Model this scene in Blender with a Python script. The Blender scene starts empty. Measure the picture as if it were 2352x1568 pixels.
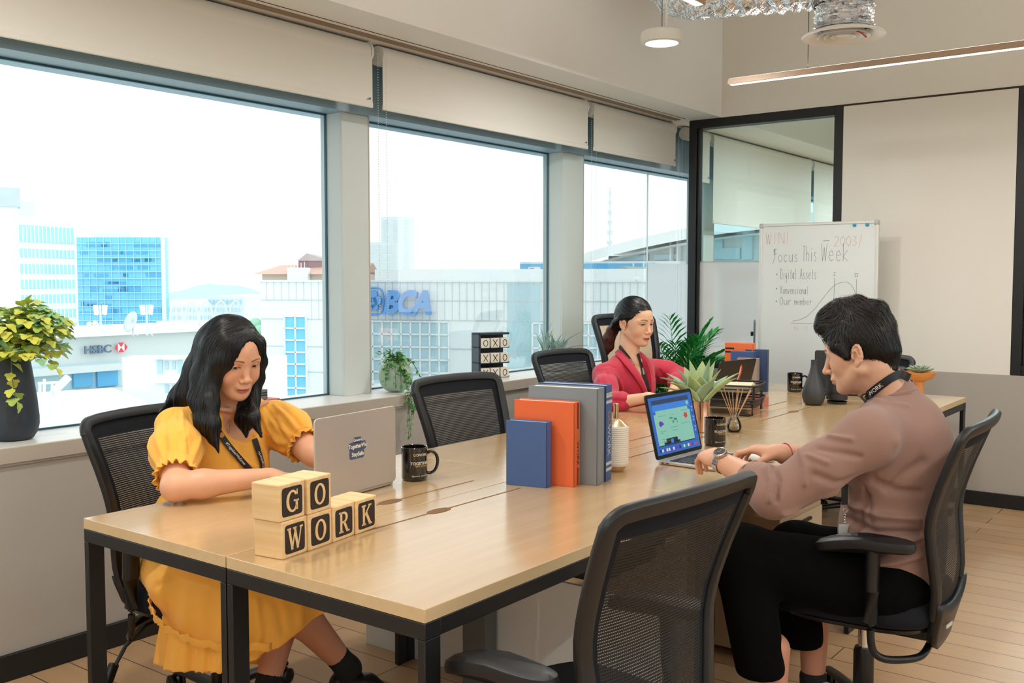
import bpy, bmesh, math, random
import numpy as np
from mathutils import Vector, Matrix, Euler
R_ = math.radians
SC = bpy.context.scene
COL = SC.collection

def S(r, g, b, a=1.0):
    def f(c):
        c = c / 255.0
        return c / 12.92 if c <= 0.04045 else ((c + 0.055) / 1.055) ** 2.4
    return (f(r), f(g), f(b), a)

# ------------------------------------------------------------------ camera
CAMZ = 1.3665
cam = bpy.data.cameras.new('camera'); cam.sensor_width = 36.0; cam.lens = 36.0 * 2283.0 / 2352.0
cam.clip_end = 3000; cam.clip_start = 0.05
camo = bpy.data.objects.new('camera', cam); COL.objects.link(camo)
YAW, PITCH = R_(37.1), R_(-3.55)
camo.location = (0, 0, CAMZ); camo.rotation_euler = (math.pi / 2 + PITCH, 0, YAW)
SC.camera = camo

# ------------------------------------------------------------------ world, exposure
w = bpy.data.worlds.new('overcast_sky'); SC.world = w; w.use_nodes = True
nt = w.node_tree; nt.nodes.clear()
out = nt.nodes.new('ShaderNodeOutputWorld'); bg = nt.nodes.new('ShaderNodeBackground')
geo = nt.nodes.new('ShaderNodeNewGeometry'); sep = nt.nodes.new('ShaderNodeSeparateXYZ')
rmp = nt.nodes.new('ShaderNodeValToRGB')
nt.links.new(geo.outputs['Incoming'], sep.inputs[0]); nt.links.new(sep.outputs['Z'], rmp.inputs[0])
rmp.color_ramp.elements[0].position = 0.0; rmp.color_ramp.elements[0].color = (0.93, 0.98, 1.0, 1)
rmp.color_ramp.elements[1].position = 1.0; rmp.color_ramp.elements[1].color = (0.80, 0.92, 1.0, 1)
nt.links.new(rmp.outputs[0], bg.inputs['Color']); bg.inputs['Strength'].default_value = 2.1
nt.links.new(bg.outputs[0], out.inputs['Surface'])
SC.view_settings.view_transform = 'Standard'; SC.view_settings.look = 'None'
SC.view_settings.exposure = 0.0; SC.view_settings.gamma = 1.0
try: SC.view_settings.use_curve_mapping = False
except Exception: pass
SC.cycles.max_bounces = 8; SC.cycles.diffuse_bounces = 4; SC.cycles.transparent_max_bounces = 16
SC.cycles.sample_clamp_indirect = 6.0; SC.cycles.caustics_reflective = False; SC.cycles.caustics_refractive = False

def area(name, loc, size, power, col, rot=(0, 0, 0), size_y=None, spread=180):
    l = bpy.data.lights.new(name, 'AREA'); l.energy = power; l.color = col
    l.shape = 'RECTANGLE' if size_y else 'DISK'; l.size = size
    if size_y: l.size_y = size_y
    l.spread = R_(spread)
    o = bpy.data.objects.new(name, l); o.location = loc; o.rotation_euler = rot; COL.objects.link(o); return o
WARM = (1.0, 0.975, 0.94)
LINEAR_LAMPS = [  # x, y, z, length, along_x : first two LED bars in view, the rest added unseen for light
    (-1.75, 1.95, 2.42, 3.1, False), (-1.30, 5.0, 2.42, 2.05, True), (0.6, 1.95, 2.42, 3.1, False),
    (-1.0, 8.2, 2.42, 2.6, False), (0.6, -1.6, 2.42, 3.1, False), (-1.75, -1.9, 2.42, 3.1, False), (2.6, 1.95, 2.42, 3.1, False)]
for i, (x, y, z, L, ax) in enumerate(LINEAR_LAMPS):
    area('linear_lamp_light', (x, y, z - 0.018), L if ax else 0.03, (11 if i == 0 else 40 if y > 7 else 24) * L / 3.1, WARM, (0, 0, 0), 0.03 if ax else L)
for i, (x, y, z, L, ax) in enumerate(LINEAR_LAMPS):   # the bars shine upwards too
    area('linear_lamp_uplight', (x, y, z + 0.03), L if ax else 0.03, 7 * L / 3.1, WARM, (math.pi, 0, 0), 0.03 if ax else L)
PENDANTS = [(-2.40, 4.39, 2.55), (-2.40, 1.2, 2.55), (0.9, 4.39, 2.55), (-2.4, -1.8, 2.55), (-1.2, 8.6, 2.55), (-2.0, 7.4, 2.55), (-2.3, 9.8, 2.55)]  # only the first hangs in view; the others are added to brighten both rooms
for x, y, z in PENDANTS:
    area('pendant_lamp_light', (x, y, z - 0.031), 0.15, 15 if y < 7 else 30, WARM)

# ------------------------------------------------------------------ materials
def mat(name, col, rough=0.5, metal=0.0, spec=0.5, bump=0.0, bscale=60, coat=0.0, emit=None, emit_s=0, var=0.0, vscale=6, stretch=None, trans=0, alpha=None, sheen=0, ior=1.5, subs=0):
    m = bpy.data.materials.new(name); m.use_nodes = True
    n = m.node_tree; b = n.nodes['Principled BSDF']
    b.inputs['Base Color'].default_value = col
    b.inputs['Roughness'].default_value = rough; b.inputs['Metallic'].default_value = metal
    b.inputs['Specular IOR Level'].default_value = spec; b.inputs['IOR'].default_value = ior
    b.inputs['Coat Weight'].default_value = coat; b.inputs['Coat Roughness'].default_value = 0.12
    b.inputs['Transmission Weight'].default_value = trans; b.inputs['Sheen Weight'].default_value = sheen
    if subs: b.inputs['Subsurface Weight'].default_value = subs; b.inputs['Subsurface Radius'].default_value = (0.01, 0.004, 0.002)
    if emit: b.inputs['Emission Color'].default_value = emit; b.inputs['Emission Strength'].default_value = emit_s
    if bump or var:
        tc = n.nodes.new('ShaderNodeTexCoord'); mp = n.nodes.new('ShaderNodeMapping')
        n.links.new(tc.outputs['Object'], mp.inputs[0])
        if stretch: mp.inputs['Scale'].default_value = stretch
        nz = n.nodes.new('ShaderNodeTexNoise'); nz.inputs['Scale'].default_value = bscale; nz.inputs['Detail'].default_value = 4
        n.links.new(mp.outputs[0], nz.inputs[0])
        if bump:
            bp = n.nodes.new('ShaderNodeBump'); bp.inputs['Strength'].default_value = bump; bp.inputs['Distance'].default_value = 0.002
            n.links.new(nz.outputs[0], bp.inputs['Height']); n.links.new(bp.outputs[0], b.inputs['Normal'])
        if var:
            nv = n.nodes.new('ShaderNodeTexNoise'); nv.inputs['Scale'].default_value = vscale; nv.inputs['Detail'].default_value = 5
            n.links.new(mp.outputs[0], nv.inputs[0])
            mx = n.nodes.new('ShaderNodeMix'); mx.data_type = 'RGBA'
            mx.inputs[6].default_value = tuple(c * (1 - var) for c in col[:3]) + (1,)
            mx.inputs[7].default_value = tuple(min(1, c * (1 + var)) for c in col[:3]) + (1,)
            n.links.new(nv.outputs[0], mx.inputs[0]); n.links.new(mx.outputs[2], b.inputs['Base Color'])
    return m

def vcol_mat(name, rough=0.5, spec=0.5, bump=0.0, bscale=400, sheen=0, subs=0, stretch=None, mult=None):
    m = mat(name, (1, 1, 1, 1), rough, spec=spec, bump=bump, bscale=bscale, sheen=sheen, subs=subs, stretch=stretch)
    n = m.node_tree; a = n.nodes.new('ShaderNodeAttribute'); a.attribute_name = 'Col'
    n.links.new(a.outputs['Color'], n.nodes['Principled BSDF'].inputs['Base Color']); return m

def glass_mat(name, tint=(0.97, 0.99, 1.0), rough=0.0, refl=1.0, frost=0.0, frost_col=(0.9, 0.95, 0.96, 1)):
    m = bpy.data.materials.new(name); m.use_nodes = True; n = m.node_tree; n.nodes.clear()
    o = n.nodes.new('ShaderNodeOutputMaterial'); t = n.nodes.new('ShaderNodeBsdfTransparent'); t.inputs[0].default_value = tint + (1,)
    g = n.nodes.new('ShaderNodeBsdfGlossy'); g.inputs['Roughness'].default_value = rough
    f = n.nodes.new('ShaderNodeFresnel'); f.inputs[0].default_value = 1.45
    mu = n.nodes.new('ShaderNodeMath'); mu.operation = 'MULTIPLY'; mu.inputs[1].default_value = refl
    n.links.new(f.outputs[0], mu.inputs[0])
    mx = n.nodes.new('ShaderNodeMixShader'); n.links.new(mu.outputs[0], mx.inputs[0])
    n.links.new(t.outputs[0], mx.inputs[1]); n.links.new(g.outputs[0], mx.inputs[2]); last = mx
    if frost:
        d = n.nodes.new('ShaderNodeBsdfDiffuse'); d.inputs[0].default_value = frost_col
        tl = n.nodes.new('ShaderNodeBsdfTranslucent'); tl.inputs[0].default_value = frost_col
        m2 = n.nodes.new('ShaderNodeMixShader'); m2.inputs[0].default_value = 0.7
        n.links.new(d.outputs[0], m2.inputs[1]); n.links.new(tl.outputs[0], m2.inputs[2])
        m3 = n.nodes.new('ShaderNodeMixShader'); m3.inputs[0].default_value = frost
        n.links.new(mx.outputs[0], m3.inputs[1]); n.links.new(m2.outputs[0], m3.inputs[2]); last = m3
    n.links.new(last.outputs[0], o.inputs['Surface']); return m

def mesh_fabric(name, col, holes=0.45, pitch=0.0042):
    """woven office mesh: opaque threads with real see-through holes, laid out by the panel's own UV (metres)"""
    m = bpy.data.materials.new(name); m.use_nodes = True; n = m.node_tree
    b = n.nodes['Principled BSDF']; b.inputs['Base Color'].default_value = col; b.inputs['Roughness'].default_value = 0.6
    uv = n.nodes.new('ShaderNodeUVMap'); sp = n.nodes.new('ShaderNodeSeparateXYZ'); n.links.new(uv.outputs[0], sp.inputs[0])
    def wave(sock, p, thr):
        a = n.nodes.new('ShaderNodeMath'); a.operation = 'DIVIDE'; a.inputs[1].default_value = p; n.links.new(sock, a.inputs[0])
        f = n.nodes.new('ShaderNodeMath'); f.operation = 'FRACT'; n.links.new(a.outputs[0], f.inputs[0])
        g = n.nodes.new('ShaderNodeMath'); g.operation = 'GREATER_THAN'; g.inputs[1].default_value = thr; n.links.new(f.outputs[0], g.inputs[0]); return g
    g1 = wave(sp.outputs['X'], pitch * 1.3, 0.35); g2 = wave(sp.outputs['Y'], pitch * 1.5, 1 - holes)
    mu = n.nodes.new('ShaderNodeMath'); mu.operation = 'MULTIPLY'; n.links.new(g1.outputs[0], mu.inputs[0]); n.links.new(g2.outputs[0], mu.inputs[1])
    s = n.nodes.new('ShaderNodeMath'); s.operation = 'SUBTRACT'; s.inputs[0].default_value = 1.0; n.links.new(mu.outputs[0], s.inputs[1])
    n.links.new(s.outputs[0], b.inputs['Alpha']); return m

M = {}
M['wall'] = mat('painted_wall', S(234, 231, 222), 0.85, bump=0.05, bscale=200, var=0.02, vscale=2)
M['wall_low'] = mat('painted_wall_taupe', S(176, 170, 161), 0.85, bump=0.05, bscale=200, var=0.03, vscale=2)
M['ceil'] = mat('painted_ceiling', S(247, 247, 245), 0.9)
M['blind'] = mat('blind_fabric', S(233, 231, 223), 0.85, bump=0.06, bscale=900)
M['alu'] = mat('window_aluminium', S(205, 212, 208), 0.45, 0.0, var=0.03, vscale=3)
M['alu_side'] = mat('window_aluminium_brown', S(190, 176, 162), 0.5)
M['sill'] = mat('sill_paint', S(222, 220, 214), 0.35, bump=0.04, bscale=80)
M['black'] = mat('black_powdercoat', S(17, 19, 22), 0.45, bump=0.03, bscale=500)
M['black_base'] = mat('black_skirting', S(20, 20, 20), 0.55, bump=0.2, bscale=60)
M['plastic'] = mat('black_plastic', S(22, 23, 26), 0.42, bump=0.08, bscale=700)
M['plastic2'] = mat('black_smooth_plastic', S(16, 17, 19), 0.32)
M['seatfab'] = mat('black_seat_fabric', S(24, 27, 33), 0.95, spec=0.25, bump=0.3, bscale=900)
M['chairmesh'] = mesh_fabric('chair_mesh', S(12, 13, 15), 0.28)
M['chairmesh_tan'] = mesh_fabric('tan_chair_mesh', S(196, 176, 146), 0.06)
M['chrome'] = mat('chrome', (0.7, 0.7, 0.7, 1), 0.15, 1.0)
M['white'] = mat('white_plastic', S(235, 234, 228), 0.4)
M['glass'] = glass_mat('window_glass', (0.95, 0.985, 0.99), refl=0.5)
M['glass_int'] = glass_mat('partition_glass', (0.82, 0.94, 0.96), refl=1.0)
def frost_mat():
    m = bpy.data.materials.new('frosted_film'); m.use_nodes = True; n = m.node_tree; n.nodes.clear()
    o = n.nodes.new('ShaderNodeOutputMaterial'); rf = n.nodes.new('ShaderNodeBsdfRefraction'); rf.inputs['Color'].default_value = (0.93, 0.97, 0.98, 1)
    rf.inputs['Roughness'].default_value = 0.22; rf.inputs['IOR'].default_value = 1.06
    d = n.nodes.new('ShaderNodeBsdfDiffuse'); d.inputs[0].default_value = (0.95, 0.98, 0.98, 1)
    tl = n.nodes.new('ShaderNodeBsdfTranslucent'); tl.inputs[0].default_value = (0.95, 0.98, 1, 1)
    m2 = n.nodes.new('ShaderNodeMixShader'); m2.inputs[0].default_value = 0.65; n.links.new(d.outputs[0], m2.inputs[1]); n.links.new(tl.outputs[0], m2.inputs[2])
    m3 = n.nodes.new('ShaderNodeMixShader'); m3.inputs[0].default_value = 0.5; n.links.new(rf.outputs[0], m3.inputs[1]); n.links.new(m2.outputs[0], m3.inputs[2])
    n.links.new(m3.outputs[0], o.inputs['Surface']); return m
M['frost'] = frost_mat()
M['led'] = mat('led_diffuser', (1, 1, 1, 1), emit=(1.0, 0.93, 0.80, 1), emit_s=6)
M['lampbody'] = mat('lamp_body_bronze', S(178, 152, 130), 0.45, 0.2)

def wood_mat(name, c1, c2, axis='Y', rough=0.35, scale=1.0, coat=0.0, bump=0.02):
    m = bpy.data.materials.new(name); m.use_nodes = True; n = m.node_tree; b = n.nodes['Principled BSDF']
    tc = n.nodes.new('ShaderNodeTexCoord'); mp = n.nodes.new('ShaderNodeMapping')
    s = [28 * scale] * 3; s['XYZ'.index(axis)] = 1.6 * scale; mp.inputs['Scale'].default_value = s
    n.links.new(tc.outputs['Object'], mp.inputs[0])
    nz = n.nodes.new('ShaderNodeTexNoise'); nz.inputs['Scale'].default_value = 1.0; nz.inputs['Detail'].default_value = 6; nz.inputs['Distortion'].default_value = 0.6
    n.links.new(mp.outputs[0], nz.inputs[0]); r = n.nodes.new('ShaderNodeValToRGB')
    r.color_ramp.elements[0].position = 0.32; r.color_ramp.elements[0].color = c1; r.color_ramp.elements[1].position = 0.68; r.color_ramp.elements[1].color = c2
    n.links.new(nz.outputs[0], r.inputs[0]); n.links.new(r.outputs[0], b.inputs['Base Color'])
    b.inputs['Roughness'].default_value = rough; b.inputs['Coat Weight'].default_value = coat; b.inputs['Coat Roughness'].default_value = 0.18
    if bump:
        bp = n.nodes.new('ShaderNodeBump'); bp.inputs['Strength'].default_value = bump; bp.inputs['Distance'].default_value = 0.002
        n.links.new(nz.outputs[0], bp.inputs['Height']); n.links.new(bp.outputs[0], b.inputs['Normal'])
    return m
M['desk'] = wood_mat('maple_laminate', S(190, 157, 113), S(199, 167, 122), 'Y', 0.22, 1.0, 0.55, 0)
M['deskedge'] = wood_mat('maple_edge_band', S(206, 180, 138), S(212, 188, 146), 'Y', 0.4, 1.0, 0.0, 0)
M['pine'] = wood_mat('pine_block_wood', S(224, 186, 134), S(238, 206, 156), 'X', 0.6, 2.2)
M['slot'] = mat('slot_shadow_brown', S(122, 88, 54), 0.8)

def floor_mat():
    m = bpy.data.materials.new('plank_floor'); m.use_nodes = True; n = m.node_tree; b = n.nodes['Principled BSDF']
    tc = n.nodes.new('ShaderNodeTexCoord'); br = n.nodes.new('ShaderNodeTexBrick')
    n.links.new(tc.outputs['Object'], br.inputs[0])
    br.inputs['Scale'].default_value = 1.0; br.inputs['Brick Width'].default_value = 1.2; br.inputs['Row Height'].default_value = 0.14
    br.inputs['Mortar Size'].default_value = 0.0022; br.inputs['Mortar Smooth'].default_value = 0.0
    br.inputs['Color1'].default_value = S(196, 162, 124); br.inputs['Color2'].default_value = S(186, 150, 112); br.inputs['Mortar'].default_value = S(92, 70, 52)
    br.offset = 0.37
    mp = n.nodes.new('ShaderNodeMapping'); mp.inputs['Scale'].default_value = (1.5, 22, 1); n.links.new(tc.outputs['Object'], mp.inputs[0])
    nz = n.nodes.new('ShaderNodeTexNoise'); nz.inputs['Scale'].default_value = 1.5; nz.inputs['Detail'].default_value = 6; n.links.new(mp.outputs[0], nz.inputs[0])
    mx = n.nodes.new('ShaderNodeMix'); mx.data_type = 'RGBA'; mx.blend_type = 'MULTIPLY'; mx.inputs[0].default_value = 0.35
    r = n.nodes.new('ShaderNodeValToRGB'); r.color_ramp.elements[0].position = 0.3; r.color_ramp.elements[0].color = (0.78, 0.74, 0.7, 1); r.color_ramp.elements[1].position = 0.7
    n.links.new(nz.outputs[0], r.inputs[0]); n.links.new(br.outputs[0], mx.inputs[6]); n.links.new(r.outputs[0], mx.inputs[7])
    n.links.new(mx.outputs[2], b.inputs['Base Color']); b.inputs['Roughness'].default_value = 0.32; return m
M['floor'] = floor_mat()

# ------------------------------------------------------------------ mesh builder
class MB:
    def __init__(s): s.v = []; s.f = []; s.mi = []; s.uv = {}; s.smooth = []
    def add(s, vs, fs, mi=0, M4=None, smooth=False):
        o = len(s.v)
        if M4 is not None: vs = [M4 @ Vector(v) for v in vs]
        s.v += [tuple(v) for v in vs]; s.f += [tuple(i + o for i in f) for f in fs]; s.mi += [mi] * len(fs); s.smooth += [smooth] * len(fs); return s
    def box(s, c, d, mi=0, rot=None, M4=None):
        x, y, z = [a / 2 for a in d]
        vs = [Vector((i * x, j * y, k * z)) for i in (-1, 1) for j in (-1, 1) for k in (-1, 1)]
        if rot is not None: vs = [Euler(rot).to_matrix() @ v for v in vs]
        vs = [v + Vector(c) for v in vs]
        return s.add(vs, [(0, 1, 3, 2), (4, 6, 7, 5), (0, 4, 5, 1), (2, 3, 7, 6), (0, 2, 6, 4), (1, 5, 7, 3)], mi, M4)
    def lathe(s, prof, c=(0, 0, 0), seg=32, mi=0, M4=None, cap=True, ax=None, fn=None):
        vs = []; fs = []; n = len(prof)
        for r, z in prof:
            for k in range(seg):
                a = 2 * math.pi * k / seg; rr = fn(a, r, z) if fn else r
                vs.append((c[0] + rr * math.cos(a), c[1] + rr * math.sin(a), c[2] + z))
        for i in range(n - 1):
            for k in range(seg):
                k2 = (k + 1) % seg; fs.append((i * seg + k, i * seg + k2, (i + 1) * seg + k2, (i + 1) * seg + k))
        if cap: fs.append(tuple(range(seg - 1, -1, -1))); fs.append(tuple((n - 1) * seg + k for k in range(seg)))
        return s.add(vs, fs, mi, M4, True)
    def tube(s, pts, r, seg=10, mi=0, cap=True, flat=1.0, up=(0, 0, 1), M4=None, closed=False, prof=None):
        pts = [Vector(p) for p in pts]; n = len(pts)
        rs = r if isinstance(r, (list, tuple)) else [r] * n
        vs = []; fs = []; pu = Vector(up)
        prof = prof or [(math.cos(2 * math.pi * k / seg), math.sin(2 * math.pi * k / seg)) for k in range(seg)]
        seg = len(prof)
        for i, p in enumerate(pts):
            if closed: t = pts[(i + 1) % n] - pts[i - 1]
            else: t = pts[min(i + 1, n - 1)] - pts[max(i - 1, 0)]
            if t.length < 1e-9: t = Vector((0, 0, 1))
            t.normalize(); sd = t.cross(pu)
            if sd.length < 1e-4: sd = t.cross(Vector((1, 0, 0.01)))
            sd.normalize(); u = sd.cross(t).normalized()
            for a, b in prof: vs.append(p + sd * (a * rs[i]) + u * (b * rs[i] * flat))
        m = n if closed else n - 1
        for i in range(m):
            j = (i + 1) % n
            for k in range(seg):
                k2 = (k + 1) % seg; fs.append((i * seg + k, i * seg + k2, j * seg + k2, j * seg + k))
        if cap and not closed: fs.append(tuple(range(seg - 1, -1, -1))); fs.append(tuple((n - 1) * seg + k for k in range(seg)))
        return s.add(vs, fs, mi, M4, True)
    def prism(s, poly, z0, z1, mi=0, M4=None):
        n = len(poly); vs = [(x, y, z0) for x, y in poly] + [(x, y, z1) for x, y in poly]
        fs = [tuple(range(n - 1, -1, -1)), tuple(range(n, 2 * n))] + [(i, (i + 1) % n, n + (i + 1) % n, n + i) for i in range(n)]
        return s.add(vs, fs, mi, M4)
    def grid(s, P, mi=0, uv=None, M4=None, double=0, close_u=False):
        """P: nested list [i][j] of points"""
        ni, nj = len(P), len(P[0]); vs = [p for r in P for p in r]
        fs = [(i * nj + j, i * nj + j + 1, (i + 1) * nj + j + 1, (i + 1) * nj + j) for i in range(ni - 1) for j in range(nj - 1)]
        return s.add(vs, fs, mi, M4, True)
    def pad(s, c, hx, hy, layers, p=4.0, seg=40, mi=0, M4=None, dz=None):
        """superelliptic cushion: layers = [(scale, z)]"""
        vs = []; fs = []; n = len(layers)
        for sc, z in layers:
            for k in range(seg):
                a = 2 * math.pi * k / seg; ca, sa = math.cos(a), math.sin(a)
                x = hx * math.copysign(abs(ca) ** (2 / p), ca); y = hy * math.copysign(abs(sa) ** (2 / p), sa)
                e = min(hx, hy) * (1 - sc); x = math.copysign(max(abs(x) - e, 0), x) if abs(x) > 1e-9 else 0; y = math.copysign(max(abs(y) - e, 0), y) if abs(y) > 1e-9 else 0
                vs.append((c[0] + x, c[1] + y, c[2] + z + (dz(x, y) if dz else 0)))
        for i in range(n - 1):
            for k in range(seg):
                k2 = (k + 1) % seg; fs.append((i * seg + k, i * seg + k2, (i + 1) * seg + k2, (i + 1) * seg + k))
        fs.append(tuple(range(seg - 1, -1, -1))); fs.append(tuple((n - 1) * seg + k for k in range(seg)))
        return s.add(vs, fs, mi, M4, True)
    def build(s, name, mats, parent=None, bevel=0, angle=40, seg=2, loc=None, rotz=None, subsurf=0, solidify=0):
        me = bpy.data.meshes.new(name); me.from_pydata(s.v, [], s.f); me.update()
        if not isinstance(mats, (list, tuple)): mats = [mats]
        for m in mats: me.materials.append(M[m] if isinstance(m, str) else m)
        me.polygons.foreach_set('material_index', s.mi)
        me.polygons.foreach_set('use_smooth', [True] * len(s.f)); me.set_sharp_from_angle(angle=R_(angle))
        if s.uv:
            ul = me.uv_layers.new(name='UVMap')
            for lp in me.loops: ul.data[lp.index].uv = s.uv.get(lp.vertex_index, (0, 0))
        o = bpy.data.objects.new(name, me); COL.objects.link(o)
        if parent is not None: o.parent = parent
        if loc is not None: o.location = loc
        if rotz is not None: o.rotation_euler = (0, 0, rotz)
        if bevel:
            b = o.modifiers.new('bevel', 'BEVEL'); b.width = bevel; b.segments = seg; b.limit_method = 'ANGLE'; b.angle_limit = R_(50)
        if solidify:
            b = o.modifiers.new('solid', 'SOLIDIFY'); b.thickness = solidify; b.offset = 0
        if subsurf:
            b = o.modifiers.new('sub', 'SUBSURF'); b.levels = subsurf; b.render_levels = subsurf
        return o

def tag(o, label, cat, group=None, kind=None):
    if label: o['label'] = label
    if cat: o['category'] = cat
    if group: o['group'] = group
    if kind: o['kind'] = kind
    return o
def thing(name, label, cat, loc=(0, 0, 0), rotz=0, group=None, rot=None):
    o = bpy.data.objects.new(name, None); o.empty_display_size = 0.1; COL.objects.link(o)
    o.location = loc; o.rotation_euler = rot or (0, 0, rotz); return tag(o, label, cat, group)
def struct(o): o['kind'] = 'structure'; return o
def copy_tree(o, parent=None):
    c = o.copy(); COL.objects.link(c); c.parent = parent
    for ch in list(o.children): copy_tree(ch, c)
    return c
_txtcache = {}
def text_mesh(s, size=1.0, bold=0.0, shear=0.0, extrude=0.0, align='CENTER', space=1.0, sx=1.0):
    cu = bpy.data.curves.new('t', 'FONT'); cu.body = s; cu.size = size; cu.offset = bold * size; cu.shear = shear; cu.extrude = extrude
    cu.align_x = align; cu.align_y = 'CENTER'; cu.space_character = space; cu.resolution_u = 3
    o = bpy.data.objects.new('t', cu); COL.objects.link(o)
    dg = bpy.context.evaluated_depsgraph_get(); dg.update()
    me = bpy.data.meshes.new_from_object(o.evaluated_get(dg))
    vs = [(v.co.x * sx, v.co.y, v.co.z) for v in me.vertices]; fs = [tuple(p.vertices) for p in me.polygons]
    bpy.data.objects.remove(o); bpy.data.curves.remove(cu); bpy.data.meshes.remove(me); return vs, fs
def frame4(o, x, y):
    """matrix: text plane axes x (reading direction) and y (up), origin o"""
    x = Vector(x).normalized(); y = Vector(y); y = (y - x * y.dot(x)).normalized(); z = x.cross(y)
    m = Matrix.Identity(4)
    for i in range(3): m[i][0] = x[i]; m[i][1] = y[i]; m[i][2] = z[i]; m[i][3] = o[i]
    return m
def add_text(mb, s, M4, size, mi=0, **k):
    vs, fs = text_mesh(s, size, **k); mb.add(vs, fs, mi, M4); return mb
def stroke(mb, pts, w, M4, mi=0, z=0.0):
    """marker line as flat ribbon"""
    for a, b in zip(pts[:-1], pts[1:]):
        a = Vector((a[0], a[1], z)); b = Vector((b[0], b[1], z)); d = (b - a)
        if d.length < 1e-7: continue
        d.normalize(); q = Vector((-d.y, d.x, 0)) * w / 2; e = d * w * 0.3
        mb.add([a - q - e, b - q + e, b + q + e, a + q - e], [(0, 1, 2, 3)], mi, M4)
# direction and point helpers of the view (real distances, metres)
FWD = Vector((-math.sin(YAW) * math.cos(PITCH), math.cos(YAW) * math.cos(PITCH), math.sin(PITCH)))
RGT = Vector((math.cos(YAW), math.sin(YAW), 0)); UPV = RGT.cross(FWD)
def at(px, py, D):
    return Vector((0, 0, CAMZ)) + (FWD + RGT * ((px - 1176) / 2283) - UPV * ((py - 784) / 2283)) * D
# ================================================================== the room
XW, XG, XS = -3.38, -3.68, -3.07      # wall face under the sill, glass plane, bulkhead face
YB, SILL, HEAD, SOF, CEIL = 6.482, 0.80, 2.17, 2.497, 3.45
YN = -4.0; XE = 5.0
def slab(name, lo, hi, m, bevel=0):
    b = MB(); b.box([(a + c) / 2 for a, c in zip(lo, hi)], [c - a for a, c in zip(lo, hi)]); return struct(b.build(name, m, bevel=bevel))
slab('floor', (-3.75, YN, -0.12), (XE, 13.0, 0.0), 'floor')
slab('ceiling', (XS, YN, CEIL), (XE, 13.0, CEIL + 0.12), 'ceil')
slab('wall_window_low', (-3.75, YN, 0.0), (XW, 13.0, 0.735), 'wall_low')
slab('wall_east', (XE, YN, 0.0), (XE + 0.1, YB, 1.1), 'wall')
slab('wall_east_top', (XE, YN, 3.1), (XE + 0.1, YB, CEIL), 'wall')
b = MB(); b.box((XE + 0.05, (YN + YB) / 2, 2.1), (0.01, YB - YN, 2.0)); struct(b.build('window_30', 'glass'))  # unseen east glazing, added to throw cool daylight on bulkhead and blinds
for q in range(4): slab('trim_%d' % (31 + q), (XE, YN + 2.1 * (q + 1) - 0.06, 1.1), (XE + 0.1, YN + 2.1 * (q + 1) + 0.06, 3.1), 'wall')
slab('wall_south', (-3.75, YN - 0.1, 0.0), (XE, YN, CEIL), 'wall')
# soffit over the windows: underside and vertical face
slab('trim_50', (-3.75, YN, SOF), (XS, 13.0, CEIL + 0.12), 'ceil')
slab('trim_1', (-3.80, YN, 0.735), (XW + 0.004, 13.0, SILL), 'sill', 0.002)
slab('trim_0', (XW + 0.004, YN, 0.745), (XW + 0.016, 13.0, SILL - 0.001), mat('sill_lip', S(184, 174, 160), 0.6), 0.002)      # sill
slab('trim_2', (-3.80, YN, HEAD), (-3.53, 13.0, SOF), mat('head_aluminium_blue', S(148, 176, 194), 0.4))                      # head of the window band
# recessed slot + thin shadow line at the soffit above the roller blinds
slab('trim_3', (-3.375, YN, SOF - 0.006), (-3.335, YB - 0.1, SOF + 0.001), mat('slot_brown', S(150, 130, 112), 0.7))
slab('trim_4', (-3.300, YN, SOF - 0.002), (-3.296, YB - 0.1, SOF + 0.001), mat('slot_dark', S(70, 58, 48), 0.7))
# wall pier at the far end of the blinds
slab('trim_5', (-3.75, 6.44, SILL), (-3.34, 6.53, SOF), 'wall') if False else None
# mullions
MUL = [(-1.75, -1.57), (1.55 - 0.28, 1.45), (3.35, 3.53), (5.235, 5.475), (8.1, 8.3), (10.2, 10.4)]
MUL = [(-2.3, -2.12), (-0.42, -0.24), (3.352, 3.53), (5.235, 5.478), (7.22, 7.40), (9.1, 9.28), (11.0, 11.2)]
k = 6
for a, b_ in MUL:
    b = MB(); b.box((-3.64, (a + b_) / 2, (SILL + HEAD) / 2), (0.14, b_ - a, HEAD - SILL))
    b.box((-3.566, (a + b_) / 2 , (SILL + HEAD) / 2), (0.012, b_ - a - 0.002, HEAD - SILL), 0)
    b.box((-3.64, b_ + 0.004, (SILL + HEAD) / 2), (0.16, 0.008, HEAD - SILL - 0.002), 1)
    struct(b.build('trim_%d' % k, ['alu', 'alu_side'], bevel=0.002)); k += 1
# windows: panes with thin dark gasket
gasket = mat('window_gasket', S(40, 90, 110), 0.5)
edges = [YN] + [e for m_ in MUL for e in m_] + [13.0]
for i in range(0, len(edges), 2):
    y0, y1 = edges[i], edges[i + 1]; n = 'window_%d' % (i // 2 + 1)
    b = MB(); b.box((XG, (y0 + y1) / 2, (SILL + HEAD) / 2), (0.008, y1 - y0, HEAD - SILL))
    wo = struct(b.build(n, 'glass'))
    b = MB()
    for z in (SILL + 0.003, HEAD - 0.004): b.box((XG + 0.008, (y0 + y1) / 2, z), (0.012, y1 - y0, 0.008))
    for y in (y0 + 0.003, y1 - 0.003): b.box((XG + 0.008, y, (SILL + HEAD) / 2), (0.012, 0.006, HEAD - SILL))
    b.build('window_gasket', gasket, wo)
    if i == 8:
        b = MB(); b.box((XG + 0.008, 6.52, (SILL + HEAD) / 2), (0.006, 0.012, HEAD - SILL)); b.build('glass_joint', mat('joint_silicone', S(225, 238, 240), 0.4), wo)
        b = MB(); b.box((XG + 0.012, 6.86, (SILL + 1.49) / 2), (0.003, 0.68, 1.49 - SILL)); b.build('frosted_film', 'frost', wo)
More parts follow.
